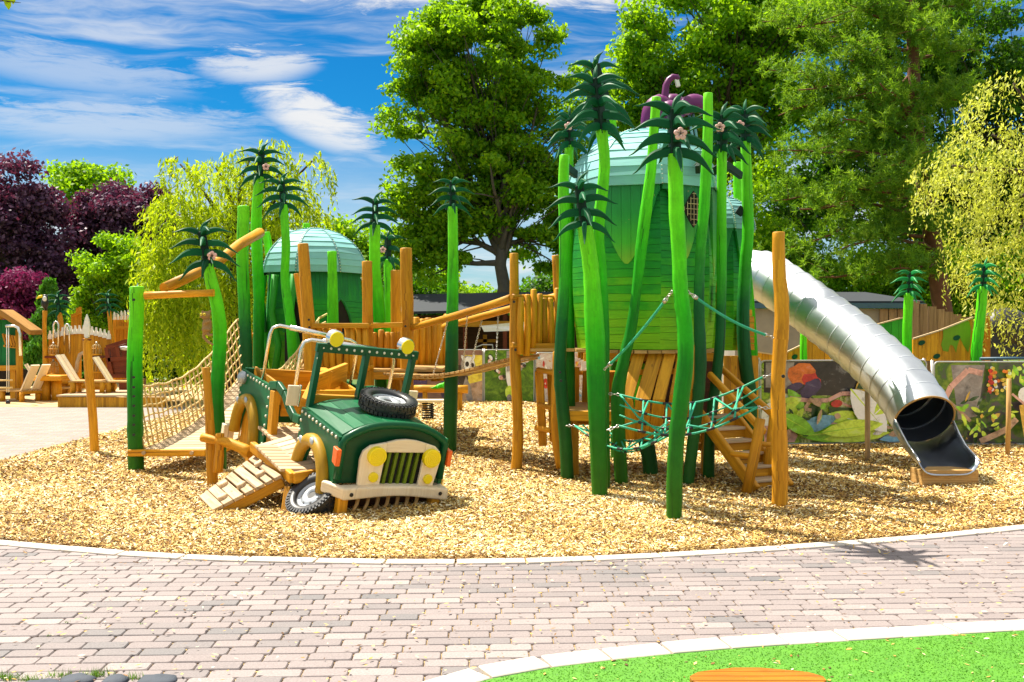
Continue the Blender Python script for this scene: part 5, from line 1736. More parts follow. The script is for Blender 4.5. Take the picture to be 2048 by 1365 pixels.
def wheel(name, parent, c, axis, r, w):
    """tyre with tread blocks and a pressed steel rim"""
    R = rot_to(axis); R = Matrix((R.col[1], R.col[2], R.col[0])).transposed()
    mb = MB(); h = w / 2
    prof = [(r * .60, -h * .55), (r * .66, -h * .92), (r * .82, -h), (r * .93, -h * .86), (r * .975, -h * .6), (r * .975, h * .6), (r * .93, h * .86), (r * .82, h), (r * .66, h * .92), (r * .60, h * .55), (r * .60, -h * .55)]
    mb.lathe(prof, c, R, 40)
    c = Vector(c)
    for k in range(40):
        a = 2 * math.pi * k / 40
        d = R @ Vector((math.cos(a), math.sin(a), 0)); t_ = R @ Vector((-math.sin(a), math.cos(a), 0)); ax = R.col[2]
        B = Matrix((d, t_, ax)).transposed()
        for s in (-1, 1):
            mb.box(c + d * r * .965 + ax * s * h * .62 + t_ * (.008 if s > 0 else -.008), (r * .10, r * .115, h * .46), B)
            mb.box(c + d * r * .90 + ax * s * h * .92, (r * .13, r * .07, h * .16), B)
        if k % 2 == 0:
            mb.box(c + d * r * .975 + ax * (0.12 * h if k % 4 else -.12 * h), (r * .06, r * .15, h * .42), B)
    ty = mb.build('wheel', M['rubber'], parent)
    mb = MB()
    mb.lathe([(r * .62, h * .62), (r * .60, h * .45), (r * .50, h * .28), (r * .44, h * .34), (r * .38, h * .46), (r * .20, h * .46), (r * .18, h * .3), (.001, h * .28)], c, R, 32)
    mb.lathe([(r * .62, -h * .62), (r * .60, -h * .45), (r * .50, -h * .28), (.001, -h * .28)], c, R, 32)
    for k in range(8):
        a = 2 * math.pi * k / 8; d = R @ Vector((math.cos(a), math.sin(a), 0))
        mb.disc(c + d * r * .40 + R.col[2] * h * .40, r * .05, h * .04, R.col[2], 10, 1)
    mb.disc(c + R.col[2] * h * .28, r * .17, h * .03, R.col[2], 20, 1)
    mb.build('rim', [M['rim'], M['bolt']], ty, org=(0, 0, 0))
    return ty


wheel('wheel', jeep, (.60, .46, .205), (0.02, -.10, 1), .275, .135)
wheel('wheel', jeep, JL(626, 993, 9.0), JM.to_3x3().inverted() @ Vector((-.36, -.56, .75)), .245, .135)

# ---- plank ramp up to the jeep
rp = thing('plank_ramp', 'pale plank ramp with toe knobs leading up to the jeep floor', 'ramp', G(415, 1030))
Bn, Bf, Tn, Tf = P(425, 1020, 9.0), P(398, 993, 9.5), P(562, 950, 9.15), P(507, 911, 10.05)
mb = MB(); edges = [(0, .145), (.155, .29), (.30, .44), (.47, .59), (.62, .745), (.775, .87), (.90, 1.0)]
up = (Tn - Bn).cross(Bf - Bn).normalized()
if up.z < 0: up = -up
for i, (a, b) in enumerate(edges):
    mb.prism([Bn.lerp(Tn, a), Bn.lerp(Tn, b), Bf.lerp(Tf, b), Bf.lerp(Tf, a)], up * -.032)
for s, q in ((.22, .25), (.36, .72), (.52, .3) , (.82, .3), (.93, .62)):
    c = Bn.lerp(Tn, s).lerp(Bf.lerp(Tf, s), q); kn = MB(); kn.disc(c, .045, .035, up, 14, 0, .008); kn.build('toe_knob', M['wood_pale'], rp)
pl = mb.build('plank', M['wood_pale'], rp, bevel=.004, seg=1)
for a, b in ((Bn.lerp(Bf, .06), Tn.lerp(Tf, .06)), (Bn.lerp(Bf, .92), Tn.lerp(Tf, .92))):
    mb = MB(); mb.beam(a - up * .085 - (b - a) * .02, b - up * .085, .07, .10); mb.build('stringer', M['wood'], rp, bevel=.015)
mb = MB(); mb.beam(P(505, 893, 10.0) , P(586, 957, 9.1), .06, .10); mb.beam(P(586, 957, 9.1), P(640, 948, 9.25), .06, .10); mb.beam(P(576, 975, 9.15), P(568, 1035, 9.0), .06, .07, 0, (0, 1, 0)); mb.build('landing_beam', M['wood'], rp, bevel=.012)
mb = MB(); A_, B_, C_, D_ = P(507, 892, 10.0), P(588, 950, 9.12), P(640, 946, 9.25), P(590, 868, 10.1)
for k in range(9):
    a, b = k / 9, (k + .88) / 9
    mb.prism([A_.lerp(B_, a), A_.lerp(B_, b), D_.lerp(C_, b), D_.lerp(C_, a)], (0, 0, -.03))
mb.build('landing_board', M['wood_pale'], rp, bevel=.004, seg=1)
lr = MB(); lr.log(P(404, 875, 10.25), P(438, 883, 10.2), .045, .04); lr.log(P(436, 880, 10.2), P(500, 905, 10.1), .045, .06, bend=.03)
tag(lr.build('log_rail', M['wood'], None, org=G(420, 975)), 'round log rail joining the thin stake to the ramp landing', 'rail')

# ------------------------------------------------------------------ rope bridge on the left
rb = thing('rope_bridge', 'sloping plank bridge with beige rope-net sides up to the small hut', 'rope bridge', G(350, 920))
nL, nR = P(288, 898, 11.5), P(432, 898, 11.5)
fL, fR = P(490, 742, 14.45), P(622, 738, 14.35)
mb = MB(); NB = 24


def deckpt(a, b, t):
    return a.lerp(b, t) - Vector((0, 0, .16 * math.sin(math.pi * t)))


for i in range(NB):
    t0, t1 = i / NB, (i + .86) / NB
    mb.prism([deckpt(nL, fL, t0), deckpt(nR, fR, t0), deckpt(nR, fR, t1), deckpt(nL, fL, t1)], (0, 0, -.035))
mb.build('deck_board', M['wood_pale'], rb, bevel=.004, seg=1)
mb = MB(); mb.beam(P(257, 906, 11.42), P(412, 906, 11.42), .07, .075); sb = mb.build('end_beam', M['wood'], rb, bevel=.008)
for x in (288, 384):
    mb = MB(); mb.disc(P(x, 906, 11.38), .022, .02, (0, -1, 0), 12); mb.build('beam_cap', M['wood_pale'], sb, org=ORG[rb.name]['org'])
for a, b in ((nL, fL), (nR, fR)):
    mb = MB(); mb.tube([deckpt(a, b, t / 8) - Vector((0, 0, .06)) for t in range(9)], .035, 6); mb.build('side_log', M['wood'], rb)
for nm, a, b, hn, hf in (('left', nL, fL, .72, .74), ('right', nR, fR, .70, .74)):
    mb = MB(); nu, nv = 25, 6

    def npt(i, j):
        t = i / nu; hh = (hn + (hf - hn) * t) * (1 - .18 * math.sin(math.pi * t))
        p = deckpt(a, b, t); return p + Vector(((.02 if nm == 'right' else -.02) * j, 0, hh * j / nv + .01 * math.sin(i * 1.7 + j)))
    if nm == 'right':
        i0 = 5
    else: i0 = 0
    for j in range(0, nv + 1):
        mb.tube([npt(i, j) for i in range(i0, nu + 1)], .014 if j in (0, nv) else .0105, 5)
    for i in range(i0, nu + 1):
        mb.tube([npt(i, j) for j in range(nv + 1)], .0105, 5)
        for j in range(1, nv + 1): mb.ell(npt(i, j), .019, None, 6, 4)
    for j in range(nv + 1):
        p = npt(nu, j); mb.tube([p, p + Vector((.10, .08, .06))], .017, 6)
    mb.build('rope_net', M['rope'], rb)

lg = MB(); lg.log(P(290, 592, 11.42), P(428, 586, 11.4), .045, .042, bend=.01)
tag(lg.build('cross_log', M['wood'], None, org=P(360, 590, 11.42)), 'horizontal log joining the square-topped post and the curving palm', 'log')
lg = MB(); pts = [P(328, 577, 11.45), P(380, 553, 11.9), P(440, 521, 12.6), P(478, 490, 13.4), P(520, 466, 14.3)]
lg.tube(pts, [.062, .062, .062, .068, .072], 12, wob=.05)
tag(lg.build('slanting_log', M['wood'], None, org=pts[0]), 'thick rounded log slanting up from the rope bridge gate to the tall posts', 'log')


# carved animals are one continuous surface
def creature(name, label, cat, mat, shapes, loc, voxel=.012, group=None):
    t = thing(name, label, cat, loc, group)
    mb = MB()
    for s in shapes:
        if s[0] == 'e': mb.ell(Vector(loc) + Vector(s[1]), s[2], Euler(s[3]).to_matrix() if len(s) > 3 else None, 14, 8)
        else: mb.tube([Vector(loc) + Vector(p) for p in s[1]], s[2], 8)
    o = mb.build('body', mat, t)
    r = o.modifiers.new('remesh', 'REMESH'); r.mode = 'VOXEL'; r.voxel_size = voxel; r.use_smooth_shade = True
    s = o.modifiers.new('smooth', 'SMOOTH'); s.iterations = 3
    return t


lc = P(414, 655, 11.3)
lm = creature('carved_lemur', 'small carved tan animal with yellow eyes clinging to the curving palm post', 'carved animal', M['tan'],
              [('e', (0, 0, .02), (.055, .05, .10)), ('e', (-.01, -.02, .135), (.058, .05, .05)), ('e', (-.05, 0, .175), (.018, .012, .022)), ('e', (.035, 0, .18), (.018, .012, .022)), ('e', (-.045, -.05, .12), (.025, .03, .02)),
               ('t', [(-.02, -.03, .05), (.02, -.07, .06), (.07, -.05, .07)], [.022, .018, .015]), ('t', [(-.04, -.02, -.03), (0, -.06, -.02), (.05, -.05, -.03)], [.026, .02, .016]), ('t', [(.0, .0, -.06), (.03, -.03, -.09), (.08, -.04, -.085)], [.024, .02, .016]),
               ('t', [(-.03, 0, -.05), (-.04, 0, -.11), (.02, -.01, -.17), (.08, -.02, -.20)], [.02, .02, .019, .014])], lc)
mb = MB()
for x in (-.045, -.008): mb.ell(lc + Vector((x, -.068, .145)), (.015, .008, .016), None, 8, 5)
ey = mb.build('eye', M['yellow'], lm)
mb = MB()
for x in (-.045, -.008): mb.ell(lc + Vector((x, -.076, .145)), (.006, .004, .008), None, 6, 4)
mb.build('pupil', M['black'], ey, org=lc)

# ------------------------------------------------------------------ deck before the small hut, pickets, plank bridge
dk = thing('timber_deck', 'raised timber deck with plank edge in front of the small dome hut', 'deck', P(720, 880, 14))
mb = MB(); p0 = P(620, 741, 13.75); z_ = p0.z
for k in range(22): mb.box((-1.97 + .0, 13.75 + k * .125, z_), (2.0, .115, .035))
mb.build('deck_board', M['wood_deck'], dk)
mb = MB(); mb.beam(P(618, 775, 13.72), P(720, 775, 13.72), .05, .09); mb.build('edge_beam', M['wood'], dk, bevel=.008)
mb = MB(); mb.beam(P(618, 752, 13.7), P(835, 752, 13.7), .05, .10); mb.build('edge_beam', M['wood'], dk, bevel=.008)

FG = 'picket fences of round slats'


def picket(label, p0, p1, n, z0, z1, w, rails, mat='wood', jit=.05, round_=True, lean=.02, group=FG):
    """a run of slats between p0 and p1 (ground plan), from height z0 to z1"""
    t = thing('picket_fence', label, 'picket fence', (p0[0], p0[1], 0), group)
    a, b = Vector((p0[0], p0[1], 0)), Vector((p1[0], p1[1], 0)); d = (b - a).normalized(); nn = Vector((d.y, -d.x, 0))
    if nn.y > 0: nn = -nn
    for zr, dz in rails:
        mb = MB(); mb.log(a - d * .05 + Vector((0, 0, zr)), b + d * .05 + Vector((0, 0, zr + dz)), .03, .028); mb.build('rail', M[mat], t)
    for i in range(n):
        p = a.lerp(b, (i + .5) / n) + nn * .045
        q = d * R0.uniform(-lean, lean)
        mb = MB()
        h0, h1 = z0 + R0.uniform(-jit, jit) * .6, z1 + R0.uniform(-jit, jit)
        if round_:
            m1 = p + q * .5 + Vector((0, 0, (h0 + h1) / 2)) + d * R0.uniform(-.012, .012)
            mb.tube([p + Vector((0, 0, h0)), m1, p + q + Vector((0, 0, h1)), p + q + Vector((0, 0, h1 + .012))], [w * .5, w * .52, w * .46, w * .3], 8, wob=.08)
        else:
            mb.beam(p + Vector((0, 0, h0)), p + q + Vector((0, 0, h1)), w, .025, 0, nn)
        mb.build('slat', M[mat], t)
    return t


def XZ(px, z): return ((px - 1024) / FPX * z, z)


def HH(py, z): return CAM_H - (py - 650) / FPX * z


picket('orange picket fence between the broad leaning post and the deck post, behind the roll bars', XZ(622, 13.6), XZ(740, 13.6), 9, HH(745, 13.6), HH(657, 13.6), .095, [(HH(652, 13.6), 0), (HH(735, 13.6), 0)])
picket('dark picket fence behind the tall square orange post', XZ(742, 14.2), XZ(806, 14.2), 5, HH(745, 14.2), HH(660, 14.2), .10, [(HH(650, 14.2), 0)], 'wood')
picket('sunlit picket fence between the square orange post and the lone middle palm', XZ(826, 15.2), XZ(900, 15.2), 6, HH(762, 15.2), HH(636, 15.2), .12, [(HH(650, 15.2), 0), (HH(720, 15.2), 0)])
picket('short brown picket fence left of the small hut beside the rope bridge', XZ(500, 15.3), XZ(532, 15.3), 4, HH(735, 15.3), HH(655, 15.3), .07, [(HH(670, 15.3), 0)])
picket('row of tall round pickets on the bridge landing, left of the dark wavy post', XZ(1030, 11.45), XZ(1126, 11.9), 8, HH(708, 11.5), HH(588, 11.6), .078, [(HH(594, 11.5), .0), (HH(690, 11.5), 0)], jit=.07)
picket('picket back board under the big hut, between the dark post and the front palm', XZ(1142, 12.3), XZ(1250, 12.3), 6, HH(824, 12.3), HH(738, 12.3), .085, [(HH(746, 12.3), 0), (HH(810, 12.3), 0)], jit=.04, round_=False)
mb = MB(); mb.beam(P(624, 652, 13.5), P(738, 652, 13.5), .05, .07); mb.beam(P(742, 652, 13.6), P(806, 650, 13.6), .05, .07)
tag(mb.build('hand_rail', M['wood'], None, bevel=.01, org=P(680, 652, 13.5)), 'squared orange hand rail across the deck front, joining the orange posts', 'rail')

ld = thing('bridge_landing', 'timber landing under the tall pickets at the right end of the plank bridge', 'deck', (XZ(1070, 12)[0], 12, 0))
mb = MB()
for k in range(9): mb.box((.37, 11.55 + k * .12, HH(700, 11.6)), (.72, .11, .035))
mb.build('deck_board', M['wood_deck'], ld)
mb = MB(); mb.beam(P(1028, 694, 11.56), P(1130, 694, 11.56), .05, .08); mb.build('edge_beam', M['wood'], ld, bevel=.008)

br = thing('plank_bridge', 'sagging plank bridge hung on chains from two long log rails, in the middle', 'hanging bridge', (XZ(900, 12.8)[0], 12.8, 0))
near = [P(752, 745, 13.75), P(800, 748, 13.5), P(860, 750, 13.2), P(920, 741, 12.7), P(980, 725, 12.1), P(1032, 712, 11.55)]
mb = MB(); NPB = 30
far_off = Vector((.30, .75, 0.0))


def chain_at(t):
    s = t * (len(near) - 1); i = min(int(s), len(near) - 2); f = s - i
    a, b, c, d = near[max(i - 1, 0)], near[i], near[i + 1], near[min(i + 2, len(near) - 1)]
    return 0.5 * ((2 * b) + (c - a) * f + (2 * a - 5 * b + 4 * c - d) * f * f + (3 * b - a - 3 * c + d) * f ** 3)


for i in range(NPB):
    a, b = chain_at(i / NPB), chain_at((i + .82) / NPB)
    mb.prism([a, b, b + far_off, a + far_off], (0, 0, -.032))
mb.build('plank', M['wood_deck'], br, bevel=.004, seg=1)
for q_ in (.12, .88):
    mb = MB(); mb.tube([chain_at(t / 20) + far_off * q_ - Vector((0, 0, .05)) for t in range(21)], .012, 6); mb.build('bearer_rope', M['rope'], br)
r1a, r1b = P(822, 656, 13.8), P(1024, 597, 11.5)
r2a, r2b = P(888, 654, 14.4), P(1128, 590, 12.3)
for a, b in ((r1a, r1b), (r2a, r2b)):
    mb = MB(); mb.log(a, b, .045, .05, 10, 0, 8, .01); mb.build('log_rail', M['wood'], br)
for (tx, rail, far_) in ((.42, 0, 0), (.62, 0, 0), (.5, 1, 1), (.68, 1, 1)):
    base = chain_at(tx) + (far_off * .95 if far_ else Vector((0, .03, 0)))
    a, b = (r1a, r1b) if rail == 0 else (r2a, r2b)
    s = (tx * .97 if rail == 0 else tx * .78 - .04)
    topp = a.lerp(b, max(.05, s)) - Vector((0, 0, .05))
    mb = MB(); L = (topp - base).length; nl = int(L / .028); d = (topp - base) / nl
    for k in range(nl):
        c = base + d * (k + .5); Rk = rot_to(d); s_ = k % 2
        y = Rk.col[1] if s_ else Rk.col[2]; x = Rk.col[0]
        mb.tube([c + x * math.cos(q) * .019 + y * math.sin(q) * .010 for q in [2 * math.pi * e / 8 for e in range(8)]], .0042, 5, closed=True)
    mb.build('chain', M['chain'], br)

# ladder left of the tower
la = thing('wooden_ladder', 'chunky orange ladder with three rungs left of the big tower', 'ladder', G(1085, 888))
mb = MB(); mb.beam(P(1086, 892, 11.8), P(1078, 742, 11.8), .10, .08, 0, (0, 1, 0)); mb.build('upright', M['wood'], la, bevel=.012)
mb = MB(); mb.beam(P(1106, 880, 11.5), P(1100, 742, 12.3), .08, .07, 0, (0, 1, 0)); mb.build('upright', M['wood'], la, bevel=.012)
for y, x0_, x1_ in ((858, 1073, 1103), (812, 1079, 1104), (742, 1076, 1108)):
    mb = MB(); mb.log(P(x0_, y - 2, 11.7), P(x1_, y + 4, 11.4), .032, .03); mb.build('rung', M['wood'], la)

# low platform and slatted screen under the hut
pf = thing('low_platform', 'low orange platform under the big hut, behind the front palm posts', 'platform', (XZ(1250, 11)[0], 11, 0))
mb = MB(); zt_ = HH(826, 10.95)
for k in range(11): mb.box((XZ(1265, 11)[0] + .0, 10.98 + k * .125, zt_), (1.55, .115, .035))
mb.build('deck_board', M['wood_deck'], pf)
mb = MB(); mb.beam(P(1135, 832, 10.92), P(1420, 836, 10.92), .05, .11); mb.build('edge_beam', M['wood'], pf, bevel=.01)
mb = MB(); mb.beam(P(1136, 842, 12.0), P(1400, 842, 12.0), .05, .1); mb.build('edge_beam', M['wood'], pf, bevel=.01)
for x, zz in ((1150, 11.1), (1300, 11.8), (1410, 11.2)):
    mb = MB(); mb.beam((XZ(x, zz)[0], zz, -.05), (XZ(x, zz)[0], zz, zt_ - .02), .08, .08, 0, (0, 1, 0)); mb.build('leg', M['wood'], pf)

ss = thing('slatted_screen', 'leaning screen of broad bent orange planks under the big hut', 'screen', (XZ(1310, 10.8)[0], 10.8, 0))
for tops, mids, bots, w in (((1283, 692), (1253, 800), (1262, 880), 25), ((1317, 690), (1286, 800), (1283, 882), 30), ((1344, 690), (1318, 800), (1309, 882), 25), ((1371, 690), (1352, 790), (1342, 870), 24), ((1388, 690), (1380, 780), (1372, 860), 16)):
    mb = MB(); k = 10.75 / FPX
    a, b, c = P(*tops, 10.95), P(*mids, 10.55), P(*bots, 10.75)
    hw = Vector((w * k / 2, 0, 0))
    for p, q in ((a, b), (b, c)):
        mb.prism([p - hw, p + hw, q + hw, q - hw], (0, .035, 0))
    mb.build('plank', M['wood'], ss, bevel=.008)
for a, b in ((P(1265, 705, 11.0), P(1400, 703, 11.0)), (P(1250, 860, 10.86), P(1380, 858, 10.86)), (P(1268, 745, 10.92), P(1400, 742, 10.92))):
    mb = MB(); mb.beam(a, b, .05, .06); mb.build('cross_bar', M['wood'], ss)
mb = MB(); mb.box((XZ(1350, 11.5)[0], 12.2, 1.0), (1.2, .05, .8)); mb.build('back_board', M['wood_dark'], ss)

# ------------------------------------------------------------------ stairs
stt = thing('wooden_stairs', 'steep wooden stairs with log hand rails up to the big hut', 'stairs', (2.5, 10.1, 0))
b0 = Vector((2.46, 10.08, 0.0)); run = Vector((-.42, .82, 0)); wd = Vector((.40, .20, 0)); rise = Vector((0, 0, .74))
for off in (0, 1):
    mb = MB(); a = b0 + wd * off; mb.beam(a - run * .02 + Vector((0, 0, .02)), a + run + rise, .055, .13); mb.build('stringer', M['wood'], stt, bevel=.015)
for k in range(6):
    t = (k + .7) / 6.2; c = b0 + run * t + rise * t
    mb = MB(); mb.prism([c - run * .06 + wd * .05, c - run * .06 + wd * .95, c + run * .13 + wd * .95, c + run * .13 + wd * .05], (0, 0, .03)); mb.build('tread', M['wood_pale'], stt, bevel=.006)
    mb = MB(); mb.prism([c - run * .03 + wd * .06 - Vector((0, 0, .085)), c - run * .03 + wd * .94 - Vector((0, 0, .085)), c - run * .03 + wd * .94, c - run * .03 + wd * .06], run.normalized() * .02); mb.build('riser', M['wood'], stt)
for pts, w in (((P(1418, 748, 10.9), P(1529, 866, 10.05)), .06), ((P(1431, 727, 11.4), P(1552, 835, 10.5)), .055)):
    mb = MB(); mb.beam(pts[0], pts[1], w, .075); mb.build('hand_rail', M['wood'], stt, bevel=.022, seg=3)
mb = MB(); mb.tube([P(1492, 990, 9.95), P(1505, 930, 9.97), P(1516, 870, 10.0), P(1521, 838, 10.02)], [.055, .055, .055, .05], 8); mb.build('newel_post', M['wood'], stt)
mb = MB(); mb.tube([P(1535, 950, 10.5), P(1541, 900, 10.5), P(1548, 830, 10.5)], [.06, .055, .05], 8); mb.build('newel_post', M['wood'], stt)
for a, b in ((P(1462, 908, 10.15), P(1500, 912, 10.0)), (P(1515, 887, 10.3), P(1540, 890, 10.3))):
    mb = MB(); mb.log(a, b, .027); mb.build('side_peg', M['wood'], stt)
mb = MB()
for k in range(5):
    x = 1448 + k * 14; mb.prism([P(x, 712, 12.0), P(x + 13, 712, 12.0), P(x + 13, 860, 12.0), P(x, 860, 12.0)], (0, .03, 0))
tag(mb.build('plank_wall', M['wood'], None, org=(XZ(1470, 12)[0], 12, 0)), 'orange plank wall behind the stairs below the annex hut', 'wall')
mb = MB()
for k in range(3): mb.beam(P(1385, 862 + k * 16, 11.3), P(1440, 862 + k * 16, 11.3), .04, .08)
tag(mb.build('step_box', M['wood'], None, org=(XZ(1410, 11.3)[0], 11.3, 0)), 'stacked orange boards under the top of the stairs', 'boards')

# ------------------------------------------------------------------ teal climbing ropes
RG = 'teal climbing ropes'


def hang(a, b, sag, n=12):
    return [a.lerp(b, i / n) - Vector((0, 0, sag * math.sin(math.pi * i / n))) for i in range(n + 1)]


def chainlet(mb, a, b, m=0):
    L = (b - a).length; nl = max(2, int(L / .03)); d = (b - a) / nl; Rk = rot_to(d)
    for k in range(nl):
        c = a + d * (k + .5); y = Rk.col[1] if k % 2 else Rk.col[2]
        mb.tube([c + Rk.col[0] * math.cos(q) * .020 + y * math.sin(q) * .012 for q in [2 * math.pi * e / 8 for e in range(8)]], .005, 5, closed=True)


def rope_line(label, a, b, sag):
    t = thing('climbing_rope', label, 'rope', a, RG)
    pts = hang(a, b, sag); mb = MB(); mb.tube(pts[1:-1], .0125, 8); mb.build('rope', M['rope_teal'], t)
    for e, p, q in ((pts[0], pts[1], pts[2]), (pts[-1], pts[-2], pts[-3])):
        mb = MB(); chainlet(mb, e, p); mb.tube([p, p.lerp(q, .35)], .019, 8); mb.build('shackle', M['chain'], t)


rope_line('teal rope slanting from the leaning lime palm up to the front palm post', P(1208, 740, 9.65), P(1345, 582, 8.62), .04)
rope_line('teal rope sloping down from the front palm post to the lone orange log post', P(1373, 582, 8.62), P(1548, 676, 9.15), .05)


def web(label, corners, nu, nv, sag, extra=()):
    """hammock of teal rope between four anchor points (a, b, c, d in order round the edge)"""
    t = thing('climbing_net', label, 'climbing net', sum((Vector(c) for c in corners), Vector()) / 4, 'teal climbing nets')
    a, b, c, d = corners

    def q(u, v):
        p = a.lerp(b, u).lerp(d.lerp(c, u), v)
        return p - Vector((0, 0, sag * (math.sin(math.pi * u) * .75 + .25 * math.sin(math.pi * u) * math.sin(math.pi * v))))
    mb = MB(); cl = []
    for j in range(nv + 1): mb.tube([q(i / 16, j / nv * (1 if True else 0)) for i in range(17)], .0105 if j in (0, nv) else .0085, 7)
    for i in range(1, nu):
        mb.tube([q(i / nu, j / 8) for j in range(9)], .010, 7)
        for j in range(nv + 1):
            p = q(i / nu, j / nv); w = q(min(1, i / nu + .03), j / nv); w2 = q(max(0, i / nu - .03), j / nv)
            cl.append([w2, p, w])
    for i in range(0, nu - 1, 2):
        mb.tube([q(i / nu, 0), q((i + .8) / nu, .5), q((i + 2) / nu, 1)], .010, 6)
        mb.tube([q((i + 1.2) / nu, 0), q((i + .9) / nu, .6), q((i + .1) / nu, 1)], .010, 6)
    r = mb.build('rope', M['rope_teal'], t)
    for c_ in cl:
        m2 = MB(); m2.tube(c_, .0135, 7); m2.build('clamp', M['black'], r, org=ORG[t.name]['org'])
    for p in corners:
        mb = MB(); cc = (a + b + c + d) / 4; e = p + (p - cc).normalized() * .12; chainlet(mb, p, e); mb.build('shackle', M['chain'], t)


web('teal hammock net slung between the front palms and the lone orange post', [P(1240, 790, 9.75), P(1525, 755, 9.6), P(1515, 815, 9.1), P(1238, 852, 9.3)], 6, 3, .22)
web('small low teal net between the dark wavy post and the leaning lime palm', [P(1150, 852, 10.6), P(1345, 868, 9.3), P(1335, 845, 9.9), P(1195, 846, 10.9)], 6, 3, .26)

# ------------------------------------------------------------------ steel tube slide
sl = thing('tube_slide', 'long shiny steel tube slide curving down to an open chute', 'slide', G(1900, 975))
ctr = [P(1455, 548, 13.9), P(1495, 548, 13.85), P(1530, 553, 13.7), P(1575, 582, 13.3), P(1630, 622, 12.85), P(1690, 668, 12.35), P(1748, 716, 11.9), P(1800, 768, 11.45), P(1829, 808, 11.15), P(1848, 840, 10.93)]
fine = []
for i in range(len(ctr) - 1):
    a, b, c, d = ctr[max(i - 1, 0)], ctr[i], ctr[i + 1], ctr[min(i + 2, len(ctr) - 1)]
    for k in range(5):
        t = k / 5
        fine.append(0.5 * ((2 * b) + (c - a) * t + (2 * a - 5 * b + 4 * c - d) * t * t + (3 * b - a - 3 * c + d) * t ** 3))
fine.append(ctr[-1])
TR = .33
tot = sum((b - a).length for a, b in zip(fine, fine[1:]))
nseg = 17


def on_path(s):
    for a, b in zip(fine, fine[1:]):
        L = (b - a).length
        if s <= L: return a.lerp(b, s / L)
        s -= L
    return fine[-1]


mb = MB()
mb.tube([fine[0] - Vector((.02, 0, 0)), fine[0] - Vector((.015, 0, 0))], [TR, TR], 40, 1, True)  # unseen dark disc, added to keep light out of the upper end
for k in range(nseg):
    a, b = on_path(tot * k / nseg), on_path(tot * (k + 1) / nseg)
    d = (b - a).normalized()
    mb.tube([a - d * .012, b + d * .004], [TR + .012, TR - .006], 48, 0, False)
tb = mb.build('tube', [M['steel'], M['steel_inner_shade']], sl)
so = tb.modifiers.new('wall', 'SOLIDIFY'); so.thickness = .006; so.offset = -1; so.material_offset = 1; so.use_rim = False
mb = MB()
for k in range(1, nseg):
    a = on_path(tot * k / nseg); b = on_path(tot * k / nseg + .012); d = (b - a).normalized()
    mb.tube([a - d * .007, a - d * .005, a + d * .005, a + d * .007], [TR - .006, TR + .0135, TR + .0135, TR - .006], 48, 0, False)
mb.build('seam_ring', M['steel'], tb, org=ORG[sl.name]['org'])
# rim and open chute
end = fine[-1]; ed = (fine[-1] - fine[-3]).normalized()
R = rot_to(ed); x_ = Vector((1, .12, 0)); x_ = (x_ - ed * x_.dot(ed)).normalized(); u_ = ed.cross(x_) * -1
if u_.z < 0: u_ = -u_
mb = MB(); mb.tube([end + x_ * TR * math.cos(a) + u_ * TR * math.sin(a) for a in [-.15 + (math.pi + .3) * k / 30 for k in range(31)]], .011, 8); mb.build('mouth_rim', M['wood_deck'], tb, org=ORG[sl.name]['org'])
# chute: lower half of the tube fading into a flat bed
stn = [(end, TR, x_, u_, 1.0)]
e2 = P(1872, 900, 10.72); e3 = P(1890, 930, 10.55); e4 = P(1899, 946, 10.36)
xh = Vector((1, .10, 0)).normalized()
mb = MB(); NB_ = 20
rows = []
for (c, w, f, zup) in ((end, TR, 0.0, 0), (end.lerp(e2, .5), TR * .98, .25, 0), (e2, TR * .97, .55, 0), (e3, TR * .98, .85, 0), (e4, TR * 1.0, 1.0, 0)):
    row = []
    for k in range(NB_ + 1):
        a = math.pi + math.pi * k / NB_
        cx_, sx_ = math.cos(a), math.sin(a)
        up_ = u_.lerp(Vector((0, 0, 1)), f).normalized(); xx = x_.lerp(xh, f).normalized()
        rnd_ = xx * w * cx_ + up_ * w * sx_
        fl_ = xx * w * max(-1, min(1, -1 + 2 * k / NB_)) + up_ * (-.02 + .14 * abs(-1 + 2 * k / NB_) ** 6)
        if f < 1: base = rnd_.lerp(fl_, f ** 1.3)
        else: base = fl_
        row.append(c + base - Vector((0, 0, .0)))
    rows.append(row)
for i in range(len(rows) - 1):
    for k in range(NB_):
        b = len(mb.v); mb.v.extend([rows[i][k], rows[i][k + 1], rows[i + 1][k + 1], rows[i + 1][k]])
        mb.face([b, b + 1, b + 2, b + 3], [(k * .03, i * .1), (k * .03 + .03, i * .1), (k * .03 + .03, i * .1 + .1), (k * .03, i * .1 + .1)], 0, .5, True)
ch = mb.build('chute', M['chute_steel'], sl)
w_ = ch.modifiers.new('weld', 'WELD'); w_.merge_threshold = .002
so = ch.modifiers.new('wall', 'SOLIDIFY'); so.thickness = .012; so.offset = 1
for k in (0, NB_):
    mb = MB(); mb.tube([r[k] for r in rows], .012, 8); mb.build('chute_edge', M['steel'], ch, org=ORG[sl.name]['org'])
mb = MB(); c = P(1899, 962, 10.40); mb.box((c.x, c.y + .14, .085), (.60, .30, .19), Matrix.Rotation(.05, 3, 'Z')); mb.build('foot_box', M['wood_deck'], sl, bevel=.006)
mb = MB(); mb.tube([P(1735, 925, 12.3), P(1735, 752, 12.3)], .034, 10)
mb.tube([P(1735, 752, 12.3), P(1732, 735, 12.2)], .02, 8); mb.build('support_pole', M['wood_pale'], sl)
mb = MB(); mb.tube([P(2015, 922, 12.75), P(2017, 840, 12.75), P(2018, 758, 12.75)], .03, 9)
tag(mb.build('wooden_post', M['wood_deck'], None, org=G(2016, 917)), 'thin weathered post before the berry banner at the right edge', 'wooden post')

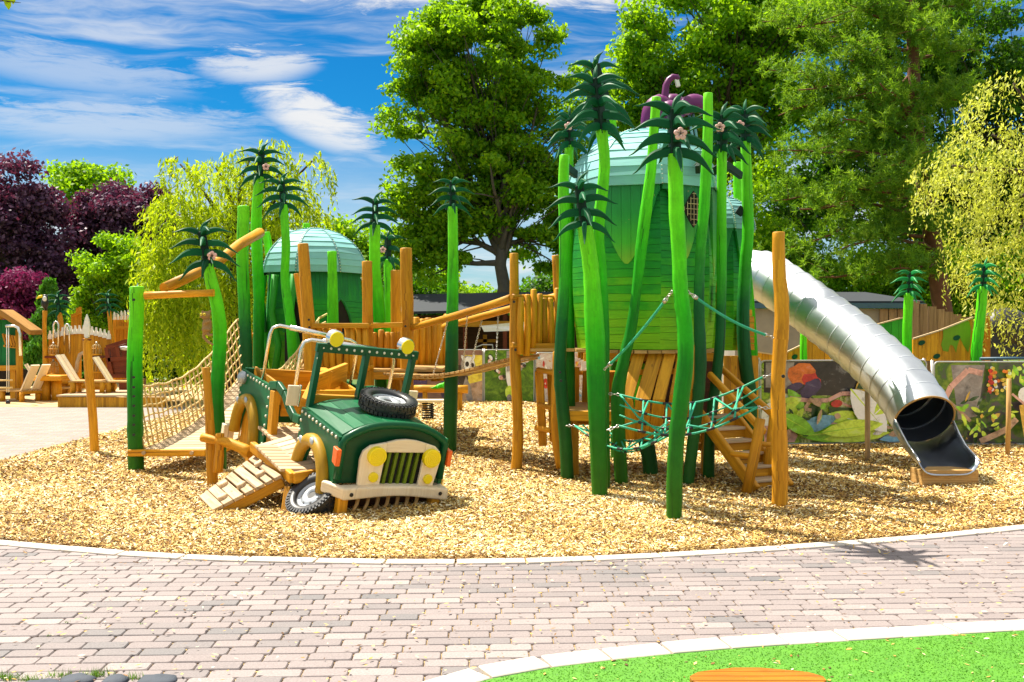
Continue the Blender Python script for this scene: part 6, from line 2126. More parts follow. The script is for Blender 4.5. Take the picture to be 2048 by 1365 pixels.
# ------------------------------------------------------------------ printed banners on the fences
def print_mat(name, ramp, scale=2.2, dist=1.6, seed=0.0):
    m, N, b = new_mat(name)
    ob = N.node('ShaderNodeTexCoord').outputs['Object']
    v = N.scalevec(ob, (1, 0.05, 1.2), (0, 0, 0), (seed, 0, seed * .7))
    n1 = N.noise(v, scale, 5, .62, dist)
    n2 = N.noise(v, scale * 4, 4, .6, .8)
    c = N.ramp(N.math('ADD', N.math('MULTIPLY', n1, .75), N.math('MULTIPLY', n2, .25)), ramp)
    N.put(b.inputs['Base Color'], c); b.inputs['Roughness'].default_value = .28
    return m


PR = {k: print_mat('print_' + k, [(.32, tuple(q * .5 for q in c)), (.45, tuple(min(.85, q * 1.1) for q in c)), (.56, tuple(min(.9, q * 1.5) for q in c)), (.72, tuple(min(.88, q * .9 + .28) for q in c))], 5.5, .9, 1.7 * len(k)) for k, c in dict(leaf=(.20, .46, .02), lime=(.46, .62, .05), deep=(.016, .055, .010), white=(.84, .84, .76), twig=(.40, .25, .16), orange=(.66, .15, .02), red=(.50, .03, .02), pinkish=(.55, .30, .25), grey=(.24, .21, .20), dark=(.03, .022, .022), yellow=(.70, .52, .06), blue=(.12, .30, .42), violet=(.06, .035, .10), gold=(.55, .34, .05)).items()}
FRAME = plain('banner_hem', (.45, .47, .46), .35, .2)


class Print:
    """a flat printed sheet: background plus printed shapes a couple of millimetres proud"""
    def __init__(self, o, ex, ez, w, h, bgm):
        self.o, self.ex, self.ez = Vector(o), Vector(ex).normalized(), Vector(ez).normalized()
        self.n = self.ex.cross(self.ez); self.w, self.h = w, h
        self.mb = MB(); self.mats = [bgm]; self.k = 0
        self.mb.prism([self.at(x, z, 0) for x, z in self.rounded(.06)], self.n * -.012)

    def at(self, x, z, lay): return self.o + self.ex * (x * self.w) + self.ez * (z * self.h) + self.n * (lay * .0012)

    def rounded(self, r):
        rx, rz = r / self.w, r / self.h; out = []
        for cx, cz, a0 in ((1 - rx, rz, -90), (1 - rx, 1 - rz, 0), (rx, 1 - rz, 90), (rx, rz, 180)):
            for k in range(5):
                a = math.radians(a0 + 22.5 * k); out.append((cx + rx * math.cos(a), cz + rz * math.sin(a)))
        return out

    def poly(self, pts, mat):
        m = PR[mat]
        if m not in self.mats: self.mats.append(m)
        self.k += 1
        # only what lies on the sheet is printed
        pts = [(min(.995, max(.005, x)), min(.99, max(.01, z))) for x, z in pts]
        b = len(self.mb.v); self.mb.v.extend(self.at(x, z, self.k) for x, z in pts)
        area = sum(pts[i - 1][0] * pts[i][1] - pts[i][0] * pts[i - 1][1] for i in range(len(pts)))
        idx = [b + i for i in range(len(pts))]
        if area < 0: idx = idx[::-1]
        self.mb.face(idx, [(0, 0)] * len(pts), self.mats.index(m), R0.random())

    def ell(self, x, z, rx, rz, mat, rot=0.0, wob=.0, n=16):
        c, s = math.cos(rot), math.sin(rot); asp = self.w / self.h
        pts = []
        for k in range(n):
            a = 2 * math.pi * k / n; q = 1 + R0.uniform(-wob, wob)
            ex, ez = rx * math.cos(a) * q * asp, rz * math.sin(a) * q
            pts.append((x + (ex * c - ez * s) / asp, z + ex * s + ez * c))
        self.poly(pts, mat)

    def leaf(self, x, z, L, wd, rot, mat, vein=None):
        asp = self.w / self.h; c, s = math.cos(rot), math.sin(rot)

        def tr(u, v): return (x + (u * c - v * s) / asp, z + u * s + v * c)
        top = [(L * t, wd * math.sin(math.pi * t) ** .8) for t in [k / 8 for k in range(9)]]
        self.poly([tr(u, v) for u, v in top] + [tr(u, -v) for u, v in reversed(top[1:-1])], mat)
        if vein: self.poly([tr(0, wd * .06), tr(L * .95, 0), tr(0, -wd * .06)], vein)

    def twig(self, pts, wd, mat):
        asp = self.w / self.h
        for (x0, z0), (x1, z1) in zip(pts, pts[1:]):
            dx, dz = (x1 - x0) * asp, z1 - z0; L = math.hypot(dx, dz) or 1
            nx, nz = -dz / L * wd / asp, dx / L * wd
            self.poly([(x0 + nx, z0 + nz), (x1 + nx, z1 + nz), (x1 - nx, z1 - nz), (x0 - nx, z0 - nz)], mat)


BG = 'printed banners round the playground'


def banner(label, a, b, hem=True):
    """a banner between two ground points (x, y) with z range"""
    (x0, y0, za), (x1, y1, zb) = a, b
    t = thing('printed_banner', label, 'banner', (x0, y0, 0), BG)
    return t


def put_banner(t, pr, posts=True):
    pr.mb.build('print', pr.mats, t)
    mb = MB()
    pts = [pr.at(x, z, 2) + pr.n * .0 for x, z in pr.rounded(.06)]
    mb.tube(pts, .011, 6, closed=True); mb.build('hem', FRAME, t)
    if posts:
        for x in (.0, 1.0):
            mb = MB(); p = pr.at(x, 0, 0) - pr.n * .06; mb.tube([Vector((p.x, p.y, -.05)), Vector((p.x, p.y, pr.at(0, 1, 0).z + .02))], .022, 8); mb.build('fence_post', M['chain'], t)


def sheet_from_px(px0, px1, ytop, ybot, z0, z1, bg):
    o = Vector((XZ(px0, z0)[0], z0, HH(ybot, z0))); e = Vector((XZ(px1, z1)[0], z1, o.z))
    return Print(o, e - o, (0, 0, 1), (e - o).length, HH(ytop, z0) - o.z, bg)


jungle = print_mat('print_jungle', [(.28, (.02, .02, .014)), (.40, (.07, .14, .012)), (.46, (.34, .52, .03)), (.52, (.10, .18, .02)), (.57, (.62, .66, .20)), (.66, (.85, .82, .68)), (.72, (.2, .3, .05))], 1.8, 2.2, 3.1)
jungle2 = print_mat('print_bush', [(.3, (.05, .04, .05)), (.42, (.10, .08, .09)), (.5, (.06, .14, .015)), (.58, (.18, .28, .02)), (.68, (.38, .42, .05)), (.78, (.5, .5, .25))], 2.0, 1.5, 8.2)
brown = print_mat('print_brown', [(.3, (.10, .06, .05)), (.5, (.25, .13, .10)), (.62, (.42, .25, .18)), (.75, (.55, .42, .34))], 1.6, 1.0, 1.2)
meadow = print_mat('print_meadow', [(.3, (.02, .05, .008)), (.5, (.08, .20, .012)), (.62, (.18, .34, .02)), (.75, (.34, .44, .06))], 5.0, 1.0, 5.0)
floral = print_mat('print_floral', [(.3, (.45, .10, .10)), (.42, (.62, .50, .45)), (.55, (.68, .64, .58)), (.62, (.55, .22, .06)), (.7, (.65, .45, .12)), (.8, (.25, .30, .45))], 4.5, 2.0, 2.0)
peach = print_mat('print_peach', [(.3, (.55, .22, .10)), (.5, (.66, .40, .24)), (.7, (.70, .60, .48))], 2.5, 1.5, 9.0)

t = banner('printed banner of jungle leaves and twigs behind the tube slide and lone orange post', (*XZ(1524, 13.6), 0), (*XZ(1850, 14.0), 0))
p = sheet_from_px(1521, 1852, 722, 889, 13.7, 14.0, jungle)
p.poly([(.02, .99), (.02, .62), (.35, .58), (.6, .56), (.97, .60), (.97, .99)], 'dark'); p.poly([(.03, .98), (.03, .68), (.18, .66), (.2, .98)], 'grey')
p.ell(.24, .84, .085, .13, 'orange', .2, .1); p.ell(.30, .75, .06, .10, 'red', -.5, .2); p.ell(.20, .68, .05, .05, 'violet', .3, .1); p.ell(.3, .66, .07, .09, 'violet', .7, .15)
p.ell(.06, .30, .07, .2, 'white', .1, .1); p.poly([(.02, .02), (.02, .22), (.16, .24), (.22, .1), (.2, .02)], 'pinkish')
p.leaf(.30, .48, .5, .10, -1.0, 'deep'); p.leaf(.16, .66, .34, .07, -.9, 'leaf'); p.leaf(.18, .5, .45, .06, -1.25, 'lime'); p.leaf(.25, .34, .38, .05, -2.6, 'leaf')
p.twig([(.17, .55), (.28, .52), (.40, .52), (.48, .60), (.55, .60)], .025, 'pinkish'); p.twig([(.30, .55), (.26, .42), (.30, .40)], .022, 'twig'); p.twig([(.45, .52), (.52, .45), (.66, .42)], .014, 'pinkish')
p.ell(.45, .48, .035, .045, 'red', .1); p.poly([(.4, .44), (.78, .40), (.78, .28), (.42, .30)], 'deep')
p.leaf(.56, .64, .42, .11, .5, 'gold'); p.leaf(.57, .66, .38, .08, .5, 'deep')
p.leaf(.55, .60, .62, .17, -.75, 'white', 'lime'); p.leaf(.60, .52, .42, .09, -.8, 'lime', 'white')
p.leaf(.74, .30, .52, .07, 1.0, 'lime', 'yellow'); p.leaf(.80, .28, .45, .06, .4, 'leaf'); p.leaf(.72, .20, .42, .06, .7, 'lime')
p.leaf(.40, .36, .62, .10, -.25, 'lime', 'white'); p.leaf(.05, .40, .42, .08, .35, 'lime', 'yellow'); p.leaf(.62, .50, .5, .09, .1, 'white', 'lime'); p.leaf(.30, .22, .5, .08, .25, 'lime', 'deep')
p.twig([(.3, .30), (.45, .22), (.6, .27), (.7, .24)], .022, 'pinkish'); p.twig([(.2, .32), (.3, .28), (.35, .10)], .02, 'deep')
p.leaf(.22, .10, .95, .11, .06, 'leaf', 'lime'); p.leaf(.20, .16, .55, .09, .30, 'blue'); p.leaf(.36, .05, .9, .07, .08, 'lime')
p.leaf(.95, .22, .42, .05, 3.5, 'white'); p.leaf(.92, .12, .5, .05, 3.3, 'violet'); p.leaf(.7, .04, .5, .06, .15, 'blue')
for k in range(26): p.leaf(R0.uniform(.05, .95), R0.uniform(.05, .5), R0.uniform(.08, .22), R0.uniform(.012, .04), R0.uniform(-3, 3), R0.choice(['deep', 'leaf', 'lime', 'twig', 'white']))
for (x, z, L, w, r, m1, m2) in ((.52, .66, .70, .17, -.85, 'white', 'lime'), (.66, .34, .62, .12, .75, 'lime', 'white'), (.10, .36, .5, .10, -.5, 'leaf', 'lime'), (.34, .14, .8, .10, .12, 'lime', 'leaf'), (.80, .16, .5, .09, 1.2, 'leaf', 'lime'), (.74, .60, .42, .09, -1.0, 'lime', 'yellow')): p.leaf(x, z, L, w, r, m1, m2)
put_banner(t, p)

t = banner('printed banner of a berry cluster, bush and rope, at the right edge', (*XZ(1870, 13.9), 0), (*XZ(2100, 13.9), 0))
p = sheet_from_px(1868, 2110, 724, 889, 13.9, 13.9, jungle2)
p.poly([(.14, .96), (.20, .30), (.36, .34), (.42, .96)], 'grey'); p.twig([(.02, .35), (.14, .70), (.28, .90), (.40, .86)], .035, 'pinkish'); p.twig([(.10, .55), (.2, .42), (.30, .28)], .02, 'twig')
for k in range(44):
    a = R0.uniform(0, 6.28); r = math.sqrt(R0.random())
    p.ell(.53 + .10 * r * math.cos(a), .78 + .19 * r * math.sin(a), .016, .022, R0.choice(['yellow', 'yellow', 'gold', 'orange', 'white']), 0, .05, 8)
for k in range(10): p.ell(.44 + .02 * R0.random(), .62 + .3 * R0.random(), .018, .026, R0.choice(['orange', 'red']), 0, .05, 8)
for k in range(46): p.leaf(R0.uniform(.22, .62), R0.uniform(.06, .55), R0.uniform(.06, .16), R0.uniform(.012, .028), R0.uniform(-3, 3), R0.choice(['leaf', 'lime', 'lime', 'gold', 'deep']))
for k in range(14): p.leaf(R0.uniform(.62, .78), R0.uniform(.75, .98), R0.uniform(.06, .16), R0.uniform(.012, .028), R0.uniform(-3, 3), R0.choice(['leaf', 'lime']))
p.poly([(.66, .48), (.76, .52), (.78, .15), (.70, .1)], 'gold'); p.twig([(.34, .05), (.48, .14), (.56, .2), (.64, .32)], .035, 'twig'); p.ell(.72, .6, .07, .10, 'white', .3, .1); p.twig([(.60, .62), (.7, .5), (.8, .42)], .014, 'pinkish')
put_banner(t, p)
t = banner('narrow peach-coloured banner between the dark palm stem and the jungle banner', (*XZ(1486, 13.7), 0), (*XZ(1518, 13.7), 0))
p = sheet_from_px(1484, 1518, 719, 880, 13.75, 13.75, peach); p.ell(.5, .8, .16, .1, 'orange', .3, .1); p.ell(.5, .35, .2, .14, 'white', .2, .1); put_banner(t, p)

# far banners of animals, at the back of the chip bed
ZB = 21.9
t = banner('printed banner of a ring-tailed lemur, at the back behind the plank bridge', (*XZ(800, ZB), 0), (*XZ(966, ZB), 0))
p = sheet_from_px(795, 966, 700, 806, ZB, ZB, brown)
p.poly([(.78, .9), (.99, .9), (.99, .3), (.8, .3)], 'yellow'); p.poly([(.6, .01), (.99, .01), (.99, .42), (.7, .3)], 'twig'); p.ell(.15, .75, .10, .2, 'pinkish', 0, .1); p.ell(.40, .86, .06, .09, 'white', 0, .1)
p.ell(.70, .38, .12, .34, 'dark', -.25, .04); p.ell(.62, .25, .12, .26, 'violet', .2, .05); p.poly([(.80, .5), (.86, .3), (.88, .05), (.82, .04), (.76, .3)], 'grey'); p.poly([(.70, .35), (.74, .05), (.68, .03), (.64, .3)], 'dark')
p.ell(.825, .70, .085, .19, 'grey', .1, .03); p.ell(.84, .72, .062, .16, 'white', .1, .03); p.ell(.77, .84, .018, .07, 'white', .5); p.ell(.885, .85, .018, .06, 'white', -.4); p.ell(.815, .73, .022, .05, 'dark'); p.ell(.878, .71, .018, .045, 'dark'); p.ell(.852, .60, .026, .04, 'dark')
p.ell(.25, .35, .1, .25, 'violet', .3, .1); p.ell(.1, .25, .1, .2, 'dark', .1, .1)
put_banner(t, p)
t = banner('printed banner of a pale long-necked bird on grass, left of the floral banner', (*XZ(970, ZB), 0), (*XZ(1068, ZB), 0))
p = sheet_from_px(969, 1068, 700, 808, ZB, ZB, meadow)
for k in range(60):
    s = R0.choice([-1, 1]); v = R0.random(); p.ell(.48 + s * (.08 + .32 * v), .45 + .42 * v + R0.uniform(-.08, .08), .030, .035, R0.choice(['white', 'grey', 'white', 'dark', 'pinkish']), R0.uniform(-1, 1), .2, 8)
p.ell(.5, .62, .07, .33, 'white', .02, .02); p.ell(.5, .22, .085, .12, 'lime', 0, .03); p.ell(.5, .12, .05, .06, 'grey'); p.twig([(.5, .98), (.5, .6)], .05, 'grey')
put_banner(t, p)
t = banner('printed floral banner in red, white and gold, behind the ladder', (*XZ(1072, ZB), 0), (*XZ(1190, ZB), 0))
p = sheet_from_px(1072, 1190, 706, 812, ZB, ZB, floral)
for k in range(5):
    a = k * 1.257; p.ell(.16 + .04 * math.cos(a), .42 + .06 * math.sin(a), .035, .05, 'red', a, .1, 10)
for k in range(60): p.leaf(R0.uniform(.03, .95), R0.uniform(.05, .95), R0.uniform(.06, .2), R0.uniform(.01, .03), R0.uniform(-3, 3), R0.choice(['red', 'white', 'gold', 'pinkish', 'blue', 'white', 'orange']))
put_banner(t, p)

# log bench with a green toy lizard in front of the banners
bl = thing('balance_log', 'pale balance log on short legs before the lemur banner', 'log', P(880, 800, 19.5))
mb = MB(); mb.log(P(828, 778, 19.5), P(936, 779, 19.5), .075, .08, 12); mb.build('beam', M['wood'], bl)
for x in (850, 920):
    mb = MB(); mb.tube([Vector((*XZ(x, 19.5), -.05)), P(x, 780, 19.5)], .05, 8); mb.build('leg', M['wood'], bl)
gz = P(881, 772, 19.4)
creature('green_lizard', 'green carved lizard sitting on the pale balance log', 'carved animal', M['trunk_lime'], [('e', (0, 0, .0), (.12, .05, .05), (0, -.3, 0)), ('e', (.12, 0, .06), (.06, .045, .045)), ('t', [(-.10, 0, -.03), (-.17, 0, -.05), (-.22, 0, -.03)], [.03, .02, .008]), ('t', [(.05, -.04, 0), (.07, -.08, -.06)], [.02, .015]), ('t', [(-.05, -.04, -.01), (-.06, -.08, -.06)], [.02, .015])], gz, .018)
sr = thing('spring_seat', 'small spring-mounted seat just behind the jeep bonnet', 'spring rider', G(856, 838))
mb = MB(); c = Vector((XZ(856, 17.8)[0], 17.8, 0)); mb.tube([c + Vector((.10 * math.cos(k * .6), .10 * math.sin(k * .6), .004 * k + .02)) for k in range(70)], .014, 6); mb.build('spring', M['black'], sr)
mb = MB(); mb.box(c + Vector((0, 0, .34)), (.95, .25, .05)); mb.build('seat', M['cream'], sr, bevel=.015)

# dark timber shelter at the back
sb_ = thing('dark_shelter', 'low dark timber shelter behind the animal banners in the middle', 'shelter', (XZ(960, 24)[0], 24, 0))
x0, x1 = XZ(815, 24)[0], XZ(1200, 24)[0]
mb = MB(); mb.box(((x0 + x1) / 2, 26.2, .95), (x1 - x0, .12, 2.0)); mb.build('back_wall', M['wood_dark'], sb_)
mb = MB(); mb.box(((x0 + x1) / 2, 24, .35), (x1 - x0, .08, .9)); mb.build('front_wall', M['wood_dark'], sb_)
for x in (820, 930, 1010, 1110, 1195):
    mb = MB(); mb.box((XZ(x, 24)[0], 24.1, .95), (.10, .10, 2.0)); mb.build('post', M['wood_red'], sb_)
mb = MB(); mb.box(((x0 + x1) / 2, 24.05, 1.72), (x1 - x0, .08, .14)); mb.build('lintel', M['wood'], sb_)
mb = MB(); mb.prism([Vector((x0 - .2, 23.7, 1.95)), Vector((x1 + .2, 23.7, 2.05)), Vector((x1 + .2, 26.5, 2.55)), Vector((x0 - .2, 26.5, 2.45))], (0, 0, .06)); mb.build('roof', M['slate'], sb_)
mb = MB(); mb.prism([P(962, 652, 23.4), P(1020, 646, 23.4), P(1100, 640, 23.6), P(1100, 660, 23.6), P(1030, 662, 23.4), P(968, 664, 23.4)], (0, .02, 0)); mb.build('awning_cloth', M['white'], sb_)
mb = MB(); mb.box((XZ(970, 25)[0], 25, 1.0), (.10, .1, .9)); mb.box((XZ(975, 25)[0], 25, 1.3), (.5, .1, .08)); mb.build('inner_frame', M['wood'], sb_)
mb = MB(); mb.tube([P(950, 705, 23.8), P(952, 695, 23.8), P(965, 690, 23.8), P(985, 690, 23.8), P(986, 705, 23.8)], .02, 6); mb.build('wire_basket', M['chain'], sb_)

# ------------------------------------------------------------------ right side: parapets, board fence, stone shed
sd = thing('stone_shed', 'low grey rendered shed with blue roof edge behind the tube slide', 'shed', (XZ(1650, 19)[0], 19, 0))
x0, x1 = XZ(1470, 19)[0], XZ(1835, 19)[0]
mb = MB(); mb.box(((x0 + x1) / 2, 19.6, HH(618, 19) / 2), (x1 - x0, 1.2, HH(618, 19))); mb.build('wall', M['concrete'], sd)
mb = MB(); mb.box(((x0 + x1) / 2, 18.93, HH(612, 19)), (x1 - x0 + .2, .12, .10)); mb.build('roof_edge', M['roof_blue'], sd)
mb = MB(); mb.prism([Vector((x0 - .1, 18.95, HH(608, 19))), Vector((x1 + .1, 18.95, HH(608, 19))), Vector((x1 - .5, 20.4, HH(585, 19))), Vector((x0 + .4, 20.4, HH(585, 19)))], (0, 0, .05)); mb.build('roof', M['slate'], sd)
mb = MB(); mb.box((XZ(1515, 19)[0], 18.98, HH(595, 19)), (.5, .02, .24)); mb.build('roof_light', M['chain'], sd)
mb = MB()
for k in range(6): mb.box((XZ(1770, 18.9)[0] + k * .17, 18.97, 1.5), (.15, .03, 1.0))
mb.build('cladding', M['wood_grey'], sd)

gf = thing('board_fence', 'weathered grey board fence stepping down behind the spotted parapet', 'fence', (*XZ(1900, 17), 0))
for k in range(9):
    xa = 1822 + k * 17; yt = 603 + k * 5.2
    mb = MB(); mb.box((XZ(xa + 8, 17)[0], 17, (HH(yt, 17) - .05) / 2), (16.2 * 17 / FPX, .03, HH(yt, 17) + .05), Matrix.Rotation(R0.uniform(-.01, .01), 3, 'Y')); mb.build('board', M['wood_grey'], gf)
mb = MB(); mb.box((XZ(1973, 16.95)[0], 16.95, HH(632, 17) / 2), (.09, .09, HH(632, 17))); mb.build('fence_post', M['wood'], gf)
gl = MB(); gl.tube([P(1960, 718, 14.6), P(2120, 716, 14.6)], .022, 8); gl.tube([P(1990, 718, 14.6), Vector((*XZ(1990, 14.6), -.05))], .02, 8); gl.tube([P(2080, 717, 14.6), Vector((*XZ(2080, 14.6), -.05))], .02, 8)
tag(gl.build('pipe_rail', M['roof_blue'], None, org=P(1990, 718, 14.6)), 'blue pipe rail above the berry banner at the right edge', 'rail')
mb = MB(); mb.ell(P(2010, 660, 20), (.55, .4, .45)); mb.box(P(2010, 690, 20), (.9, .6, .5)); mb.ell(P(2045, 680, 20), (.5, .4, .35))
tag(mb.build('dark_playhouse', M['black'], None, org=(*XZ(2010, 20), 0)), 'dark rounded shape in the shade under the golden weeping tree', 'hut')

PG = 'orange boarded parapets with dark spots'


def parapet(label, outline, z, splat=None, spots=(), green=None, edge=True):
    t = thing('boarded_parapet', label, 'parapet', (XZ(outline[0][0], z)[0], z, 0), PG)
    xs = [p[0] for p in outline]; x0, x1 = min(xs), max(xs)
    top = sorted([p for p in outline], key=lambda p: p[0])

    def ytop(x):
        for a, b in zip(top, top[1:]):
            if a[0] <= x <= b[0]: return a[1] + (b[1] - a[1]) * (x - a[0]) / (b[0] - a[0] + 1e-6)
        return top[-1][1]
    wpx = 11.5; n = max(2, int((x1 - x0) / wpx)); w = (x1 - x0) / n
    mb = MB()
    for k in range(n):
        a, b = x0 + k * w, x0 + (k + .96) * w
        mb.prism([P(a, 722, z), P(b, 722, z), P(b, ytop(b), z), P(a, ytop(a), z)], (0, .03, 0), 1 if green and green[0] <= a <= green[1] else 0)
    mb.build('boards', [M['wood'], M['hut_mid']], t)
    if edge:
        mb = MB()
        for a, b in zip(top, top[1:]): mb.beam(P(a[0], a[1] - 1, z - .005), P(b[0], b[1] - 1, z - .005), .05, .02)
        mb.build('top_edge', M['wood_pale'], t)
    for (x, y, rx, ry) in spots:
        mb = MB(); k = z / FPX; c = P(x, y, z - .004)
        mb.prism([c + Vector((rx * k * math.cos(a), 0, ry * k * math.sin(a) + rx * k * .2 * math.cos(a))) for a in [2 * math.pi * q / 14 for q in range(14)]], (0, -.012, 0)); mb.build('spot', M['jeep_dark'], t)
    if splat:
        mb = MB(); mb.prism([P(x, y, z - .003) for x, y in splat], (0, -.004, 0)); mb.build('painted_splash', M['splash'], t)
    return t


M['splash'] = paint_mat('splash_green', (.20, .36, .015), .5, .3)
parapet('orange boarded parapet with a dripping green splash and three dark spots, right of the slide', [(1826, 679), (1880, 662), (1946, 636)], 15.2,
        [(1886, 660), (1905, 650), (1925, 644), (1938, 643), (1942, 660), (1940, 690), (1936, 706), (1926, 690), (1920, 676), (1915, 690), (1912, 706), (1906, 692), (1900, 690), (1896, 704), (1886, 702), (1882, 690), (1886, 675)], ((1843, 686, 7, 5), (1873, 713, 7, 5), (1913, 676, 7, 5)))
parapet('boarded parapet with green painted boards, half hidden behind the slide', [(1755, 650), (1800, 638), (1812, 637)], 15.6, None, (), (1755, 1800))
parapet('orange boarded parapet with two dark spots, between the short lime post and the slide', [(1614, 674), (1642, 669), (1700, 690), (1760, 702)], 15.4, None, ((1672, 698, 7, 5), (1730, 715, 6, 4)))
parapet('low sloping orange parapet with one dark spot, left of the short lime post', [(1512, 705), (1545, 710), (1573, 706), (1600, 693)], 15.4, None, ((1589, 714, 6, 5),))
palm([(1816, 760, 18), (1814, 680, 18), (1816, 620, 18), (1818, 588, 18)], 15.0, 0.26, 0.15, 'small bright-fronded palm post behind the slide, left of the splashed parapet', None, 'trunk_lime', 4, True, .8, False)
palm([(1950, 760, 22), (1953, 700, 21), (1960, 640, 20), (1966, 575, 18)], 15.0, 0.26, 0.15, 'leaning bright-fronded palm post right of the splashed parapet', None, 'trunk_lime', 4, True, .8, True)
post([(1608, 760, 14), (1607, 700, 14), (1607, 666, 13)], 15.2, 'short lime post between two orange parapets, left of the slide', 'trunk_lime')

# ------------------------------------------------------------------ far left: pirate wall, thatched hut, loungers
ZL = 23.5
pw = thing('pirate_wall', 'arched wooden plank wall with white crown tips, behind the loungers on the left', 'play wall', (*XZ(158, ZL), 0), None)
mb = MB(); cap = MB(); n = 15


def ptop(x): return 672 - 12 * math.sin(math.pi * (x - 97) / 126)


for k in range(n):
    a, b = 97 + k * 126 / n, 97 + (k + .95) * 126 / n; m = (a + b) / 2
    if 156 < m < 172:
        mb.prism([P(a, 706, ZL), P(b, 704, ZL), P(b, ptop(b), ZL), P(a, ptop(a), ZL)], (0, .05, 0))
    else:
        mb.prism([P(a, 790, ZL), P(b, 790, ZL), P(b, ptop(b), ZL), P(a, ptop(a), ZL)], (0, .05, 0))
    yy = ptop(m)
    cap.prism([P(a, yy + 8, ZL - .01), P(b, yy + 8, ZL - .01), P(b - 1, yy - 1, ZL - .01), P(m + 1.5, yy - 3, ZL - .01), P(m + 1, yy - 9, ZL - .01), P(m - 1, yy - 9, ZL - .01), P(m - 1.5, yy - 3, ZL - .01), P(a + 1, yy - 1, ZL - .01)], (0, -.05, 0))
mb.build('plank_wall', M['wood'], pw); cap.build('crown_tip', M['white'], pw)
mb = MB(); mb.tube([P(153, 745, ZL - .05), P(155, 725, ZL - .05), P(160, 710, ZL - .05), P(166, 706, ZL - .05), P(172, 712, ZL - .05)], .05, 8); mb.build('arch_trim', M['wood_pale'], pw)
mb = MB(); mb.log(P(90, 762, ZL - .15), P(165, 764, ZL - .2), .08); mb.build('foot_log', M['wood'], pw)
mb = MB(); mb.log(P(160, 772, ZL - .2), P(232, 774, ZL - .2), .07); mb.build('foot_log', M['wood'], pw)
twr = thing('plank_tower', 'narrow plank tower piece rising behind the pirate wall', 'play tower', (*XZ(152, 24.3), 0))
mb = MB()
for k in range(4): mb.prism([P(142 + k * 5, 790, 24.3), P(146.6 + k * 5, 790, 24.3), P(146.6 + k * 5, (632, 630, 616, 614)[k], 24.3), P(142 + k * 5, (632, 632, 616, 614)[k], 24.3)], (0, .05, 0))
mb.build('boards', M['wood'], twr); mb = MB(); mb.beam(P(143, 632, 24.25), P(163, 624, 24.25), .05, .06); mb.build('trim', M['wood'], twr)
bt = thing('battlement', 'wooden battlement with white-tipped stakes right of the pirate wall', 'play wall', (*XZ(245, 24.5), 0))
mb = MB(); cap = MB()
for k in range(7):
    a = 226 + k * 7; mb.prism([P(a, 760, 24.5), P(a + 6.4, 760, 24.5), P(a + 6.4, 634 - k * .8, 24.5), P(a, 634 - k * .8, 24.5)], (0, .05, 0)); cap.prism([P(a + 1, 640, 24.45), P(a + 5.5, 640, 24.45), P(a + 5, 628 - k, 24.45), P(a + 3.2, 624 - k, 24.45), P(a + 1.5, 628 - k, 24.45)], (0, -.04, 0))
mb.build('stakes', M['wood'], bt); cap.build('stake_tip', M['white'], bt)
mb = MB(); mb.beam(P(222, 656, 24.3), P(278, 656, 24.3), .08, .08); mb.build('trim', M['wood'], bt)


def cage(px, y0, y1, label):
    t = thing('bird_cage', label, 'bird cage', P(px, y1, ZL - .25), 'bird cages hung on the pirate wall')
    r = 9 * ZL / FPX; b, tt = P(px, y1, ZL - .25), P(px, y0, ZL - .25); h = tt.z - b.z
    mb = MB()
    for k in range(10):
        a = 2 * math.pi * k / 10; d = Vector((math.cos(a), math.sin(a), 0))
        mb.tube([b + d * r, b + d * r + Vector((0, 0, h * .6)), b + d * r * .75 + Vector((0, 0, h * .85)), b + Vector((0, 0, h))], .007, 5)
    mb.build('bars', M['glass_cage'], t)
    mb = MB(); mb.disc(b, r * 1.12, .03, (0, 0, 1), 16)
    mb.tube([b + Vector((r * math.cos(a), r * math.sin(a), h * .6)) for a in [2 * math.pi * k / 14 for k in range(14)]], .010, 5, closed=True); mb.build('base', M['wood'], t)
    mb = MB(); mb.ell(b + Vector((0, 0, h + .02)), .03); mb.build('ring', M['chain'], t)


cage(107, 689, 712, 'domed bird cage on the shelf at the left of the pirate wall')
cage(107, 722, 750, 'bird cage hanging below the shelf at the left of the pirate wall')
cage(193, 688, 711, 'domed bird cage on the shelf right of the feather post')
cage(193, 720, 746, 'bird cage hanging below the shelf right of the feather post')
for x, lab in ((110, 'small brown shelf holding a bird cage at the left of the pirate wall'), (196, 'small brown shelf holding a bird cage right of the feather post')):
    mb = MB(); mb.box(P(x, 714, ZL - .2), (.33, .34, .05)); tag(mb.build('shelf', M['wood_red'], None, org=P(x, 714, ZL)), lab, 'shelf', 'cage shelves')
for s, lab in (((112, 644), 'left of two bent steel pipe hoops above the pirate wall'), ((134, 649), 'right of two bent steel pipe hoops above the pirate wall')):
    mb = MB(); mb.tube([P(s[0] - 5, 690, ZL - .1), P(s[0] - 5, s[1] + 6, ZL - .1), P(s[0] - 2, s[1], ZL - .1), P(s[0] + 2, s[1], ZL - .1), P(s[0] + 5, s[1] + 6, ZL - .1), P(s[0] + 5, 708, ZL - .1)], .022, 7)
    tag(mb.build('steel_hoop', M['chrome'], None, org=P(s[0], 690, ZL)), lab, 'pipe', 'steel hoops above the pirate wall')

